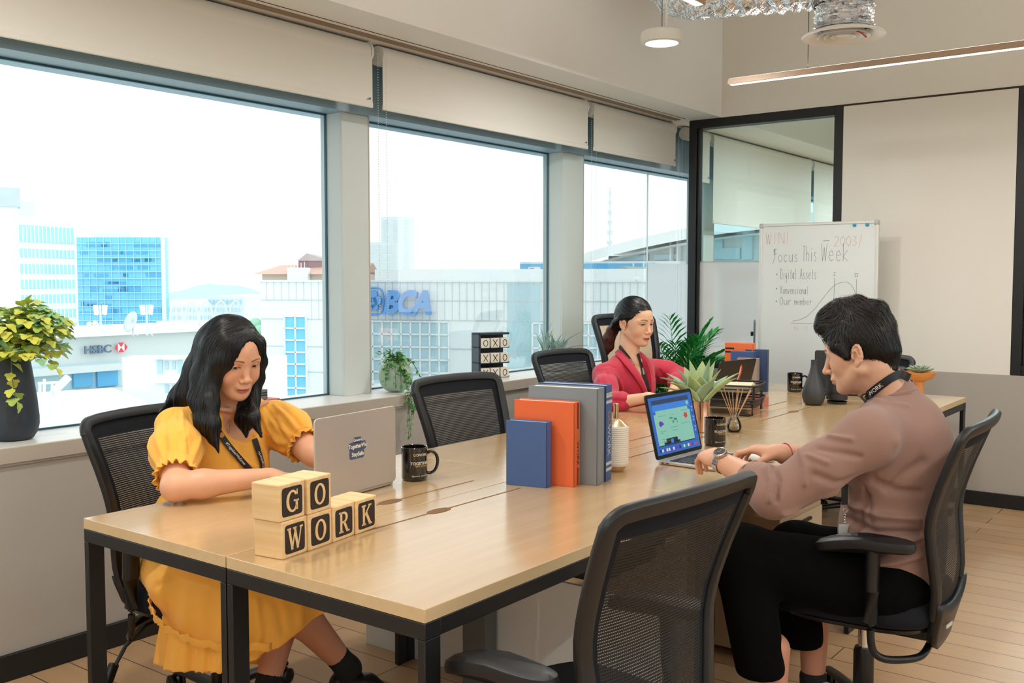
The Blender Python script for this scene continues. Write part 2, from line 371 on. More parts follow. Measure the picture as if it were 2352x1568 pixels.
# back wall: beige panel wall above, taupe below, bulkhead on top
slab('wall_back', (-2.214, YB, 0.80), (-1.190, YB + 0.10, SOF - 0.006), 'wall')
slab('wall_back_low', (-2.214, YB, 0.0), (3.2, YB + 0.10, 0.80), 'wall_low')
slab('wall_back_top', (XS, YB, SOF + 0.0), (XE, YB + 0.10, CEIL), 'wall')
slab('wall_back_east', (3.2, YB, 0.0), (XE, YB + 0.1, SOF), 'wall')
slab('trim_20', (-2.214, YB - 0.002, SOF - 0.012), (-1.19, YB + 0.09, SOF - 0.001), mat('gap_dark', S(60, 46, 38), 0.8))
slab('wall_back_left_low', (XW, YB, 0.0), (-2.214, YB + 0.10, 0.74), 'wall_low')
# glazed partition 1 (between window wall and panel wall): black frame, clear above, frosted below
def partition(name, x0, x1, z0, z1, frost_z=None, fw=0.06):
    b = MB(); yc = YB + 0.05
    b.box(((x0 + fw / 2), yc, (z0 + z1) / 2), (fw, 0.10, z1 - z0)); b.box(((x1 - fw / 2), yc, (z0 + z1) / 2), (fw, 0.10, z1 - z0))
    b.box(((x0 + x1) / 2, yc, z1 - fw / 2), (x1 - x0 - 2 * fw, 0.10, fw)); b.box(((x0 + x1) / 2, yc, z0 + fw / 2), (x1 - x0 - 2 * fw, 0.10, fw))
    b.box((x0 + fw + 0.008, yc - 0.01, (z0 + z1) / 2), (0.016, 0.05, z1 - z0 - 2 * fw))
    root = struct(b.build(name, 'black', bevel=0.003))
    zp = frost_z or z0 + fw
    b = MB(); b.box(((x0 + x1) / 2, yc, (zp + z1 - fw) / 2), (x1 - x0 - 2 * fw, 0.008, z1 - fw - zp)); b.build('pane', 'glass_int', root)
    if frost_z:
        b = MB(); b.box(((x0 + x1) / 2, yc - 0.008, (z0 + frost_z) / 2 + fw / 2), (x1 - x0 - 2 * fw, 0.003, frost_z - z0 - fw)); b.build('frosted_film', 'frost', root)
    return root
partition('window_20', -3.318, -2.214, 0.74, SOF - 0.001, 1.498)
partition('window_21', -1.19, 3.2, 0.80, SOF - 0.001)
slab('baseboard_back', (XW, YB - 0.015, 0.0), (XE, YB, 0.085), 'black_base', 0.003)
slab('baseboard_window', (XW, YN, 0.0), (XW + 0.016, YB, 0.092), 'black_base', 0.004)
# the next room beyond the glass
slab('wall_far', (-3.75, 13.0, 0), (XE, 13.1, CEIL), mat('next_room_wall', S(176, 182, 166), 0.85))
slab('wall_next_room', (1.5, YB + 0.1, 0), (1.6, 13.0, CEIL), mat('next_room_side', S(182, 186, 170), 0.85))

# ------------------------------------------------------------------ roller blinds
def blind(y0, y1, zbot, label, x=-3.45, r=0.047, chain=True, group='roller blinds along the window wall'):
    t = thing('roller_blind', label, 'blind', (x, y0, SOF - 0.055), 0, group)
    L = y1 - y0; z0 = zbot - (SOF - 0.055)
    b = MB(); b.tube([(0, 0.012, 0), (0, L - 0.03, 0)], r, 28); b.build('roller', 'blind', t)
    b = MB(); b.box((0.0 + r - 0.006, L / 2 - 0.005, z0 / 2), (0.002, L - 0.03, abs(z0))); b.build('blind_fabric', 'blind', t)
    b = MB(); b.box((r - 0.006, L / 2 - 0.005, z0 + 0.012), (0.012, L - 0.028, 0.026)); b.build('bottom_bar', 'blind', t, bevel=0.004)
    b = MB(); b.lathe([(0.001, 0), (0.05, 0.001), (0.052, 0.012), (0.045, 0.016), (0.001, 0.017)], seg=28, M4=Matrix.Translation((0, L - 0.028, 0)) @ Matrix.Rotation(-math.pi / 2, 4, 'X'))
    b.box((0, L - 0.014, 0.035), (0.03, 0.004, 0.05)); b.build('end_bracket', 'white', t)
    b = MB(); b.prism([(0, 0), (0.02, 0.012), (0.02, -0.0)], 0, 0.001, 0, frame4((r + 0.002, L - 0.06, z0 + 0.035), (0, 1, 0), (0, 0, 1))); b.build('blind_logo', mat('blind_logo', S(40, 60, 90)), t)
    if chain:
        b = MB()
        for dy in (0.0, 0.055):
            zt = -0.01; zb = 0.995 - (SOF - 0.055)
            n = int((zt - zb) / 0.012)
            for q in range(n): b.lathe([(0.0005, -0.0026), (0.0026, 0), (0.0005, 0.0026)], (r + 0.012, L + 0.0 + dy, zt - q * 0.012), 6)
        for q in range(12):
            a = math.pi * q / 11; b.lathe([(0.0005, -0.0026), (0.0026, 0), (0.0005, 0.0026)], (r + 0.012, L + 0.0275 - 0.0275 * math.cos(a), 0.995 - (SOF - 0.055) - 0.04 * math.sin(a)), 6)
        b.build('bead_chain', 'white', t)
    return t
blind(-0.35, 1.42, 2.18, 'white roller blind nearest the camera, left of the one above the dark plant vase')
blind(1.455, 3.43, 2.18, 'white roller blind over the first big window above the woman in yellow')
blind(3.47, 5.31, 2.18, 'white roller blind over the middle window between the two mullions')
blind(5.35, 6.47, 2.18, 'short white roller blind over the last window before the black glass partition')
blind(6.66, 7.02, 2.10, 'narrow roller blind end seen through the partition glass, nearest its left frame', chain=False, group='roller blinds in the next room')
blind(7.06, 9.15, 1.80, 'wide half-lowered roller blind seen through the partition glass', chain=False, group='roller blinds in the next room')
blind(9.19, 11.6, 1.80, 'roller blind seen through the glass nearest the right black frame', chain=False, group='roller blinds in the next room')

# ------------------------------------------------------------------ ceiling lamps, duct
wirem = mat('wire_grey', S(90, 84, 74), 0.4, 0.6)
lbl_lin = ['long bronze linear LED lamp running over the desks, its end beside the silver duct',
           'long bronze linear LED lamp hanging in front of the back wall below the air diffuser',
           'added linear LED fill lamp over the aisle behind the seated man', 'added linear LED fill lamp in the next room beyond the partition', 'added linear LED fill lamp over the aisle behind the camera', 'added linear LED fill lamp by the windows behind the camera', 'added linear LED fill lamp farthest right of the office']
for (x, y, z, L, ax), lb in zip(LINEAR_LAMPS, lbl_lin):
    t = thing('linear_lamp', lb, 'lamp', (x, y, z), 0 if ax else math.pi / 2, 'suspended linear lamps')
    b = MB(); b.box((0, 0, 0.0), (L, 0.045, 0.03)); b.build('lamp_body', 'lampbody', t, bevel=0.002)
    b = MB(); b.box((0, 0, -0.0155), (L - 0.02, 0.03, 0.002)); b.build('diffuser', 'led', t)
    b = MB(); b.box((0, 0, 0.0155), (L - 0.02, 0.03, 0.002)); b.build('upper_diffuser', 'led', t)
    for sx in (-L / 2 + 0.43, L / 2 - 0.43):
        b = MB(); b.tube([(sx, 0, 0.015), (sx, 0, CEIL - z)], 0.0022, 6); b.build('suspension_wire', wirem, t)
for i, (x, y, z) in enumerate(PENDANTS):
    t = thing('pendant_lamp', ['round white pendant lamp hanging at the windows below the soffit', 'added round pendant fill lamp above the woman in yellow', 'added round pendant fill lamp over the aisle behind the man', 'added round pendant fill lamp behind the camera', 'added round pendant fill lamp in the next room beyond the partition, nearest the inner wall', 'added round pendant fill lamp in the next room just behind the partition', 'added round pendant fill lamp deepest in the next room'][i], 'lamp', (x, y, z), 0, 'round pendant lamps')
    b = MB(); b.lathe([(0.001, 0.03), (0.09, 0.03), (0.1, 0.024), (0.104, 0.0), (0.1, -0.026), (0.092, -0.03), (0.08, -0.03), (0.079, -0.024), (0.001, -0.024)], seg=40, cap=False); b.build('lamp_shade', 'white', t)
    b = MB(); b.lathe([(0.001, -0.0255), (0.079, -0.0255), (0.079, -0.024), (0.001, -0.024)], seg=36, cap=False); b.build('diffuser', 'led', t)
    b = MB(); b.tube([(0, 0, 0.03), (0, 0, CEIL - z)], 0.002, 6); b.build('suspension_wire', mat('pendant_wire', S(80, 76, 68), 0.5), t)
    b = MB(); b.tube([(0.018, 0.01, 0.03), (0.018, 0.01, CEIL - z)], 0.006, 8); b.build('power_cord', 'white', t)
foil = mat('duct_foil', (0.80, 0.80, 0.82, 1), 0.16, 1.0, bump=0.9, bscale=26)
fn = foil.node_tree
for nd in fn.nodes:
    if nd.type == 'BUMP': nd.inputs['Distance'].default_value = 0.03
dx, dy, dz = -1.60, 4.66, 2.50
t = thing('air_duct', 'crinkled silver foil air duct bending down to a round diffuser at the ceiling', 'duct', (dx, dy, dz))
rnd = random.Random(4)
cp = [Vector(p) for p in ((0.0, 0.0, 0.02), (0.0, 0.0, 0.11), (-0.01, 0, 0.19), (-0.10, -0.02, 0.255), (-0.32, -0.03, 0.275), (-0.60, 0.02, 0.312), (-0.88, 0.12, 0.37), (-1.05, 0.25, 0.5), (-1.1, 0.5, 0.52), (-1.0, 0.9, 0.54))]
def catmull(P, n=8):
    out_ = []
    Q = [P[0]] + list(P) + [P[-1]]
    for i in range(1, len(Q) - 2):
        for q in range(n):
            t_ = q / n; a, b_, c_, d_ = Q[i - 1], Q[i], Q[i + 1], Q[i + 2]
            out_.append(0.5 * ((2 * b_) + (c_ - a) * t_ + (2 * a - 5 * b_ + 4 * c_ - d_) * t_ ** 2 + (3 * b_ - a - 3 * c_ + d_) * t_ ** 3))
    return out_ + [P[-1]]
pts = catmull(cp, 12); seg = 48; vs = []; fs = []
for i, p in enumerate(pts):
    tn = (pts[min(i + 1, len(pts) - 1)] - pts[max(i - 1, 0)]).normalized(); sd = tn.cross(Vector((0, 1, 0.05))).normalized(); u = sd.cross(tn)
    base = 0.125 + 0.010 * math.cos(i * 1.9)
    for q in range(seg):
        a = 2 * math.pi * q / seg; r = base + rnd.uniform(-0.009, 0.009)
        vs.append(p + sd * math.cos(a) * r + u * math.sin(a) * r)
for i in range(len(pts) - 1):
    for q in range(seg): fs.append((i * seg + q, i * seg + (q + 1) % seg, (i + 1) * seg + (q + 1) % seg, (i + 1) * seg + q))
b = MB(); b.add(vs, fs, 0, None, True); b.build('duct_hose', foil, t, angle=25)
diffm = mat('diffuser_white', S(240, 240, 238), 0.5)
b = MB(); b.lathe([(0.115, 0.04), (0.125, 0.02), (0.18, 0.0), (0.187, -0.008), (0.183, -0.014), (0.15, -0.004), (0.13, 0.012), (0.12, 0.04)], seg=48, cap=False); b.build('diffuser_rim', diffm, t)
for r in (0.118, 0.088, 0.055):
    b = MB(); b.lathe([(r - 0.025, 0.012), (r - 0.002, -0.012), (r, -0.014), (r - 0.001, -0.009), (r - 0.024, 0.016)], seg=44, cap=False); b.build('diffuser_ring', diffm, t)
b = MB(); b.lathe([(0.001, -0.008), (0.03, -0.008), (0.034, 0.0), (0.001, 0.004)], seg=30); b.build('diffuser_centre', diffm, t)
b = MB(); b.lathe([(0.001, 0.03), (0.115, 0.03), (0.115, 0.034), (0.001, 0.034)], seg=30); b.build('diffuser_throat', mat('throat_dark', S(70, 68, 64), 0.8), t)
b = MB(); b.tube([(0.06, -0.09, -0.004), (0.1, -0.07, -0.018), (0.135, -0.09, -0.05)], 0.003, 6); b.build('red_ribbon', mat('red_ribbon', S(200, 40, 40)), t)
for q in (-0.06, 0.05):
    b = MB(); b.tube([(q, 0.0, 0.14), (q, 0, CEIL - dz)], 0.002, 6); b.build('suspension_wire', wirem, t)
# ================================================================== the city outside
GZ = -30.0
b = MB(); b.box((-260, 260, GZ - 0.5), (1600, 1600, 1)); struct(b.build('ground', mat('city_ground', S(206, 214, 210), 0.9, var=0.1, vscale=0.05)))
pale = mat('concrete_pale', S(232, 236, 236), 0.85, var=0.02, vscale=0.3)  # outdoor colours lightened so the haze sits in the base colours
pale2 = mat('concrete_grey', S(205, 210, 208), 0.85, var=0.04, vscale=0.3)
white_b = mat('white_render', S(228, 232, 232), 0.85)
gbl = mat('blue_glass', S(126, 206, 238), 0.2, spec=0.5, var=0.12, vscale=0.4)
gbl2 = mat('blue_glass_dark', S(92, 172, 216), 0.2, spec=0.5, var=0.15, vscale=0.5)
gteal = mat('teal_glass', S(160, 214, 214), 0.25, spec=0.5, var=0.12, vscale=0.5)
gpale = mat('pale_blue_glass', S(178, 206, 214), 0.25, spec=0.5, var=0.08, vscale=0.3)
line_m = mat('panel_joint', S(196, 206, 208), 0.8)
haze_b = mat('hazed_distant_facade', S(240, 246, 246), 0.9)  # facade and window tones both near-white, haze painted in
haze_w = mat('hazed_distant_window', S(236, 243, 245), 0.9)

class Bld:
    """box building: near facade from pixel column pxL (distance DL) to pxR (distance DR), top at given height"""
    def __init__(s, name, label, pxL, DL, pxR, DR, ztop, depth, m, zbot=GZ, cat='building', group=None):
        a = at(pxL, 642, DL); c = at(pxR, 642, DR); a.z = c.z = 0
        s.o = a; s.x = (c - a); s.L = s.x.length; s.x.normalize(); s.y = Vector((-s.x.y, s.x.x, 0)); s.zt = ztop
        if s.y.dot(FWD) < 0: s.y = -s.y
        s.t = thing(name, label, cat, a + s.x * s.L / 2 + s.y * depth / 2 + Vector((0, 0, zbot)), group=group)
        s.org = s.t.location.copy()
        s.box('wall', m, 0, s.L, zbot, ztop, 0, depth)
    def P(s, u, z, d=0.0): return s.o + s.x * u + s.y * d + Vector((0, 0, z)) - s.org
    def bx(s, b, u0, u1, z0, z1, d0, d1, mi=0):
        vs = [s.P(u, z, d) for u in (u0, u1) for d in (d0, d1) for z in (z0, z1)]
        b.add(vs, [(0, 1, 3, 2), (4, 6, 7, 5), (0, 4, 5, 1), (2, 3, 7, 6), (0, 2, 6, 4), (1, 5, 7, 3)], mi)
    def box(s, name, m, u0, u1, z0, z1, d0, d1, parent=None):
        b = MB(); s.bx(b, u0, u1, z0, z1, d0, d1); return b.build(name, m, parent or s.t)
    def u(s, px):
        """distance along the facade of pixel column px"""
        r = FWD + RGT * ((px - 1176) / 2283); r = Vector((r.x, r.y, 0)); o = Vector((s.o.x, s.o.y, 0))
        den = r.x * (-s.x.y) + r.y * s.x.x; tt = (o.x * (-s.x.y) + o.y * s.x.x) / den
        return (r * tt - o).dot(s.x)
    def z(s, py, px):
        p = s.o + s.x * s.u(px); D = Vector((p.x, p.y, 0)).dot(Vector((FWD.x, FWD.y, 0)))
        r = FWD + RGT * ((px - 1176) / 2283) - UPV * ((py - 784) / 2283); k_ = Vector((p.x, p.y)).length / Vector((r.x, r.y)).length
        return CAMZ + r.z * k_
    def rect(s, name, m, x0, x1, y0, y1, out=0.1, inn=0.0, parent=None):
        xm = (x0 + x1) / 2
        return s.box(name, m, s.u(x0), s.u(x1), s.z(y1, xm), s.z(y0, xm), -out, inn, parent)

# --- the bank building opposite (big pale block with blue sign)
B = Bld('bank_building', 'large pale office block opposite with a blue three letter bank sign', 598, 78, 1640, 70, 1.25, 14, pale)
B.rect('parapet', white_b, 846, 1640, 617, 648, -1.5, 12)
b = MB()
for py in (690, 735, 800, 860): B.bx(b, 0, B.L, B.z(py, 1000) - 0.03, B.z(py, 1000) + 0.03, -0.06, 0.05)
for px in range(614, 1640, 17):
    B.bx(b, B.u(px) - 0.012, B.u(px) + 0.012, B.z(735, px) if px > 700 else B.z(690, px), 1.2, -0.05, 0.05)
B.rect('panel_joints', line_m, 600, 601, 648, 649); b.build('panel_joints', line_m, B.t)
B.box('parapet_cap', white_b, -0.1, B.L, 1.2, 1.35, -0.15, 0.6)
def bay(x0, x1, y0, y1, nx, ny, m=gpale, frame=white_b, w=0.12):
    f = B.rect('glazed_bay', m, x0, x1, y0, y1, 0.08, 0.3)
    b = MB()
    for i in range(nx + 1):
        px = x0 + (x1 - x0) * i / nx; B.bx(b, B.u(px) - w / 2, B.u(px) + w / 2, B.z(y1, px), B.z(y0, px), -0.2, 0)
    for j in range(ny + 1):
        py = y0 + (y1 - y0) * j / ny; B.bx(b, B.u(x0), B.u(x1), B.z(py, (x0 + x1) / 2) - w / 2, B.z(py, (x0 + x1) / 2) + w / 2, -0.2, 0)
    b.build('bay_mullions', frame, f); return f
bay(836, 1032, 738, 1000, 9, 9)
bay(656, 705, 726, 1000, 2, 10, gbl, pale)
bay(1224, 1290, 742, 1000, 4, 9); bay(1310, 1480, 742, 1000, 8, 9)
B.rect('recessed_bay', gpale, 1165, 1240, 651, 1000, 0.04, 0.2)
blue = mat('sign_blue', S(104, 160, 220), 0.5)
b = MB(); m4 = frame4(B.P(B.u(941), B.z(694, 941), -0.5), B.x, (0, 0, 1))
hh = B.z(665, 940) - B.z(722, 940); ww = B.u(996) - B.u(888)
vs, fs = text_mesh('BCA', 1.0, bold=0.045, shear=0.25, extrude=0.06, space=0.92)
xs = [v[0] for v in vs]; ys = [v[1] for v in vs]; kx = ww / (max(xs) - min(xs)); ky = hh / (max(ys) - min(ys)); cx_ = (max(xs) + min(xs)) / 2; cy_ = (max(ys) + min(ys)) / 2
b.add([((v[0] - cx_) * kx, (v[1] - cy_) * ky, v[2] * 3) for v in vs], fs, 0, m4); b.build('sign_letters', blue, B.t)
# sign emblem: rounded outline with a clover-like flower
b = MB(); cxp = B.u(862); cz = B.z(691, 862); rw = (B.u(886) - B.u(839)) / 2; rh = (B.z(661, 862) - B.z(722, 862)) / 2
ring = []
for q in range(40):
    a = 2 * math.pi * q / 40; ring.append((math.copysign(abs(math.cos(a)) ** 0.55, math.cos(a)), math.copysign(abs(math.sin(a)) ** 0.55, math.sin(a))))
b.tube([B.P(cxp + rw * p[0], cz + rh * p[1], -0.4) for p in ring], 0.09, 6, closed=True, up=B.y)
for ax_, az_, rr in ((0, 0.55, .42), (-0.45, 0.05, .4), (0.45, 0.05, .4), (0, -0.1, .45), (-.22, -.5, .3), (.22, -.5, .3)):
    b.lathe([(0.01, -0.12), (rr * rw, -0.12), (rr * rw, 0.12), (0.01, 0.12)], seg=18, M4=frame4(B.P(cxp + ax_ * rw, cz + az_ * rh * 0.9, -0.35), B.x, (0, 0, 1)))
b.build('sign_emblem', blue, B.t)
# rooftop: red-brown house and tiled roofs at the left end
R1 = Bld('rooftop_house', 'small brown house with a grey pitched roof on top of the bank building', 686, 96, 757, 96, 3.2, 4, mat('brown_cladding', S(150, 118, 122), 0.8), zbot=1.2)
b = MB(); L1 = R1.L; zt = 3.2
vs = [R1.P(-0.1, zt, -0.1), R1.P(L1 * .28, zt + 0.72, -0.1), R1.P(L1 + .1, zt, -0.1), R1.P(-0.1, zt, 4.1), R1.P(L1 * .28, zt + 0.72, 4.1), R1.P(L1 + .1, zt, 4.1)]
b.add(vs, [(0, 1, 2), (3, 5, 4), (0, 3, 4, 1), (1, 4, 5, 2), (0, 2, 5, 3)]); b.build('roof', mat('roof_greybrown', S(186, 172, 170), 0.8), R1.t)
R2 = Bld('tiled_roof', 'low terracotta tiled roof along the bank building roof edge', 602, 95, 840, 94, 2.1, 6, mat('tile_wall', S(216, 196, 180), 0.85), zbot=1.2)
b = MB(); vs = [R2.P(-0.6, 1.9, -1), R2.P(R2.L, 1.9, -1), R2.P(R2.L, 3.0, 3), R2.P(0.8, 2.8, 3), R2.P(0.3, 1.9, 6), R2.P(R2.L, 1.9, 6)]
b.add(vs, [(0, 1, 2, 3), (3, 2, 5, 4), (0, 3, 4), (0, 4, 5, 1), (1, 5, 2)]); b.build('roof', mat('terracotta', S(206, 166, 150), 0.8, bump=0.3, bscale=6), R2.t)
R3 = Bld('rooftop_plant', 'white water tank shed with pipes on the bank roof', 660, 93, 706, 93, 2.5, 1.4, white_b, zbot=1.2)
b = MB()
for q in range(5): b.tube([R3.P(0.3 + q * 0.32, 2.4, 0.2), R3.P(0.3 + q * 0.32, 3.05 - 0.1 * (q % 2), 0.2)], 0.035, 6)
b.build('pipes', white_b, R3.t)
# gable roof right of the sign + blue band building behind
G = Bld('gabled_hall', 'grey gabled roof hall behind the bank parapet', 1360, 96, 1500, 92, 1.3, 12, pale2)
b = MB(); zt = 1.3; vs = [G.P(-0.5, zt, -0.2), G.P(G.L / 2 + 0.2, zt + 1.35, -0.2), G.P(G.L + .5, zt, -0.2), G.P(-0.5, zt, 12), G.P(G.L / 2 + 0.2, zt + 1.35, 12), G.P(G.L + .5, zt, 12)]
b.add(vs, [(0, 1, 2), (3, 5, 4), (0, 3, 4, 1), (1, 4, 5, 2)]); b.build('roof', mat('gable_green_grey', S(150, 168, 160), 0.8), G.t)
G2 = Bld('blue_band_building', 'building with a blue glazed band behind the gabled hall', 1194, 125, 1560, 118, 3.6, 20, pale)
G2.rect('glass_band', gbl2, 1196, 1504, 605, 640, 0.2); 
b = MB()
for py in (615, 629): G2.bx(b, G2.u(1430), G2.u(1504), G2.z(py, 1460) - 0.08, G2.z(py, 1460) + 0.08, -0.4, 0)
for px in (1455, 1478): G2.bx(b, G2.u(px) - .08, G2.u(px) + .08, G2.z(640, px), G2.z(605, px), -0.4, 0)
b.build('band_mullions', white_b, G2.t)
# arena roof
A = Bld('curved_roof_hall', 'long grey hall under a sweeping curved white roof behind the right window', 1362, 150, 1900, 112, 3.0, 12, pale2)
b = MB(); P0 = []; P1 = []
for q in range(25):
    u = -2 + (A.L + 6) * q / 24; zc = A.z(590, 1362) + (A.z(500, 1745) - A.z(590, 1362)) * math.sin(min(1, q / 21) * math.pi / 2) ** 0.9
    P0.append([A.P(u, zc - 1.5, -2.5), A.P(u, zc, -2.2), A.P(u, zc + 0.4, 6), A.P(u, zc - 0.5, 30), A.P(u, zc - 1.8, 30), A.P(u, zc - 1.9, -2.4)])
b.grid(P0); b.build('roof', mat('arena_roof_white', S(238, 242, 240), 0.7), A.t)
P0 = [[A.P(-2 + (A.L + 6) * q / 24, 1.0, 0), A.P(-2 + (A.L + 6) * q / 24, A.z(590, 1362) + (A.z(500, 1745) - A.z(590, 1362)) * math.sin(min(1, q / 21) * math.pi / 2) ** 0.9 - 1.5, 0)] for q in range(25)]
b = MB(); b.grid(P0); b.build('upper_wall', pale2, A.t)
b = MB()
for (x0, x1, y0, y1) in ((1400, 1490, 588, 600), (1505, 1560, 585, 597), (1640, 1660, 535, 595), (1705, 1728, 528, 596), (1660, 1700, 570, 596)):
    A.bx(b, A.u(x0), A.u(x1), A.z(y1, x0), A.z(y0, x0), -0.3, 0.1)
b.build('window_strips', gpale, A.t)
b = MB()
for px in (1548, 1564): A.bx(b, A.u(px) - .15, A.u(px) + .15, A.z(600, px), A.z(530, px), -0.8, -0.3)
b.build('white_posts', white_b, A.t)
# radio mast
t = thing('radio_mast', 'thin lattice radio mast far behind the curved roof', 'mast', tuple(at(1400, 642, 300)[:2]) + (GZ,))
b = MB(); zz = at(1400, 430, 300).z - GZ
b.tube([(0, 0, 0), (0, 0, zz)], [0.6, 0.12], 6)
for q in range(8): b.box((0, 0, zz * (0.62 + 0.05 * q)), (1.4 - 0.12 * q, 1.4 - .12 * q, 1.2))
b.build('mast_tower', haze_w, t)
# --- left side: corner bank with red and white hexagon
H = Bld('corner_bank_building', 'pale low bank building with grey serif-like letters and a red hexagon sign', -260, 47, 560, 64, at(300, 768, 55).z, 10, pale2)
def band(Bx, x0, x1, y0, y1, m, name, out=0.15, inn=0.1): return Bx.rect(name, m, x0, x1, y0, y1, out, inn)
H.box('roof_edge', white_b, 0, H.L, H.zt - 0.12, H.zt + 0.1, -0.5, 0.5)
band(H, -200, 272, 845, 1200, gpale, 'glass_wall'); 
b = MB()
for y0, y1 in ((835, 850), (890, 906), (946, 960)): H.bx(b, H.u(150) - 12, H.u(272), H.z(y1, 220), H.z(y0, 220), -0.9, 0)
b.build('floor_bands', pale2, H.t)
b = MB()
for (x0, x1, y0, y1) in ((160, 205, 855, 890), (215, 262, 850, 888), (176, 268, 912, 945), (176, 268, 962, 1100), (100, 150, 912, 1000)):
    H.bx(b, H.u(x0), H.u(x1), H.z(y1, x0), H.z(y0, x0), -0.3, 0.1)
b.build('window_panes', gbl2, H.t)
hs = mat('sign_greyblue', S(96, 116, 138), 0.6)
b = MB(); vs, fs = text_mesh('HSBC', 1.0, bold=0.02, extrude=0.05)
xs = [v[0] for v in vs]; ys = [v[1] for v in vs]; uu0, uu1 = H.u(188), H.u(249); z0_, z1_ = H.z(811, 218), H.z(792, 218)
kx = (uu1 - uu0) / (max(xs) - min(xs)); ky = (z1_ - z0_) / (max(ys) - min(ys))
b.add([((v[0] - (max(xs) + min(xs)) / 2) * kx, (v[1] - (max(ys) + min(ys)) / 2) * ky, v[2]) for v in vs], fs, 0, frame4(H.P((uu0 + uu1) / 2, (z0_ + z1_) / 2, -0.25), H.x, (0, 0, 1))); b.build('sign_letters', hs, H.t)
b = MB(); uc = H.u(271); zc = H.z(797, 271); a_ = (H.u(286) - H.u(256)) / 2; hh = (H.z(786, 271) - H.z(808, 271)) / 2
m4 = frame4(H.P(uc, zc, -0.3), H.x, (0, 0, 1))
def tri(p, mi): b.add([(x * a_, y * hh, 0) for x, y in p], [tuple(range(len(p)))], mi, m4)
tri([(-1, 0), (-.5, 1), (-.5, -1)], 0); tri([(1, 0), (.5, -1), (.5, 1)], 0); tri([(-.5, 1), (.5, 1), (0, 0)], 0); tri([(-.5, -1), (0, 0), (.5, -1)], 0)
tri([(-.5, 1), (0, 0), (-.5, -1)], 1); tri([(.5, 1), (.5, -1), (0, 0)], 1); b.build('sign_hexagon', [mat('sign_red', S(214, 60, 72), 0.6), white_b], H.t)
W = Bld('white_block', 'plain white block with small square windows in front of the corner bank', 276, 46, 640, 46, at(300, 822, 46).z, 1.5, white_b)
b = MB()
for (x0, x1, y0, y1) in ((378, 386, 830, 848), (395, 402, 830, 848), (360, 372, 826, 858), (408, 418, 826, 858), (378, 386, 884, 902), (395, 402, 884, 902)):
    W.bx(b, W.u(x0), W.u(x1), W.z(y1, x0), W.z(y0, x0), -0.06, 0.1)
b.build('window_openings', gpale, W.t)
b = MB(); W.bx(b, W.u(352), W.u(425), W.z(824, 390), W.z(818, 390), -0.4, 0); W.bx(b, W.u(352), W.u(425), W.z(878, 390), W.z(870, 390), -0.3, 0); b.build('ledge', pale, W.t)
LW = Bld('low_roof_block', 'low pale roof block seen below the corner bank windows', -100, 38, 330, 42, at(200, 935, 40).z, 6, white_b)
# teal striped, blue glass and white towers
T1 = Bld('striped_office_tower', 'office tower with alternating white bands and teal windows', 48, 100, 178, 108, at(100, 500, 102).z, 6, white_b)
for q, (y0, y1) in enumerate(((520, 558), (573, 592), (607, 628), (642, 662), (676, 696), (711, 730), (744, 762), (778, 796))):
    fr = band(T1, 50, 177, y0, y1, gteal, 'window_band', 0.05, 0.3)
    b = MB()
    for px in range(58, 178, 9): T1.bx(b, T1.u(px) - 0.06, T1.u(px) + 0.06, T1.z(y1, px), T1.z(y0, px), -0.12, 0)
    b.build('window_mullions', pale, fr)
T1.box('roof_house', pale2, 0, T1.L * 0.7, T1.zt, T1.zt + 1.9, 3, 15)
T2 = Bld('blue_glass_tower', 'blue mirror-glass office block beside the striped tower', 176, 118, 377, 118, at(280, 545, 118).z, 1.5, gbl)
rnd = random.Random(7)
b = MB()
for py in range(560, 780, 16): T2.bx(b, 0, T2.L, T2.z(py, 280) - 0.05, T2.z(py, 280) + 0.05, -0.15, 0)
for px in range(176, 378, 17): T2.bx(b, T2.u(px) - 0.04, T2.u(px) + 0.04, T2.z(790, px), T2.zt, -0.12, 0)
b.build('glass_joints', mat('joint_lightblue', S(170, 214, 236), 0.5), T2.t)
b = MB()
for py in range(554, 780, 17):
    for q in range(5):
        if rnd.random() < 0.66:
            x0 = rnd.uniform(180, 340); wd = rnd.uniform(8, 70); x1 = min(374, x0 + wd); T2.bx(b, T2.u(x0), T2.u(x1), T2.z(py + 13, x0), T2.z(py + rnd.uniform(2, 8), x0), -0.06, 0)
b.build('dark_panes', gbl2, T2.t)
T2.box('roof_rail', haze_b, T2.L * .1, T2.L * .55, T2.zt, T2.zt + 1.1, 2, 8); T2.box('edge_strip', white_b, T2.L - 0.25, T2.L + 0.1, GZ, T2.zt, -0.2, 0.2)
T3 = Bld('white_tower', 'tall blank white tower with a weathered grey top at the left edge', -220, 80, 47, 84, at(20, 430, 82).z, 4, white_b)
T3.box('weathered_top', mat('weathered_grey', S(190, 200, 204), 0.9, var=0.2, vscale=0.5), -0.2, T3.L + 0.15, at(20, 472, 82).z, T3.zt + 0.1, -0.15, 4)
# far pale towers
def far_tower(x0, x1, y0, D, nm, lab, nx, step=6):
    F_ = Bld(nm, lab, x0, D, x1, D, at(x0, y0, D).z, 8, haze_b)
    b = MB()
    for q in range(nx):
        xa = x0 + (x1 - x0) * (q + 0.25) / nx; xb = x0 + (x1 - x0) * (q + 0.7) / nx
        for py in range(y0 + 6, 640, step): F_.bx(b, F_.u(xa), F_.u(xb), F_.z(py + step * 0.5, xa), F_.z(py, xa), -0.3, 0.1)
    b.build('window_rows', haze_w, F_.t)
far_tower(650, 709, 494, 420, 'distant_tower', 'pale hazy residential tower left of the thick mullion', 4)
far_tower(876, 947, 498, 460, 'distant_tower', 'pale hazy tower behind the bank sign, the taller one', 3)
far_tower(838, 912, 556, 400, 'distant_tower', 'pale hazy lower tower with a grid facade in front of the taller one', 9, 8)
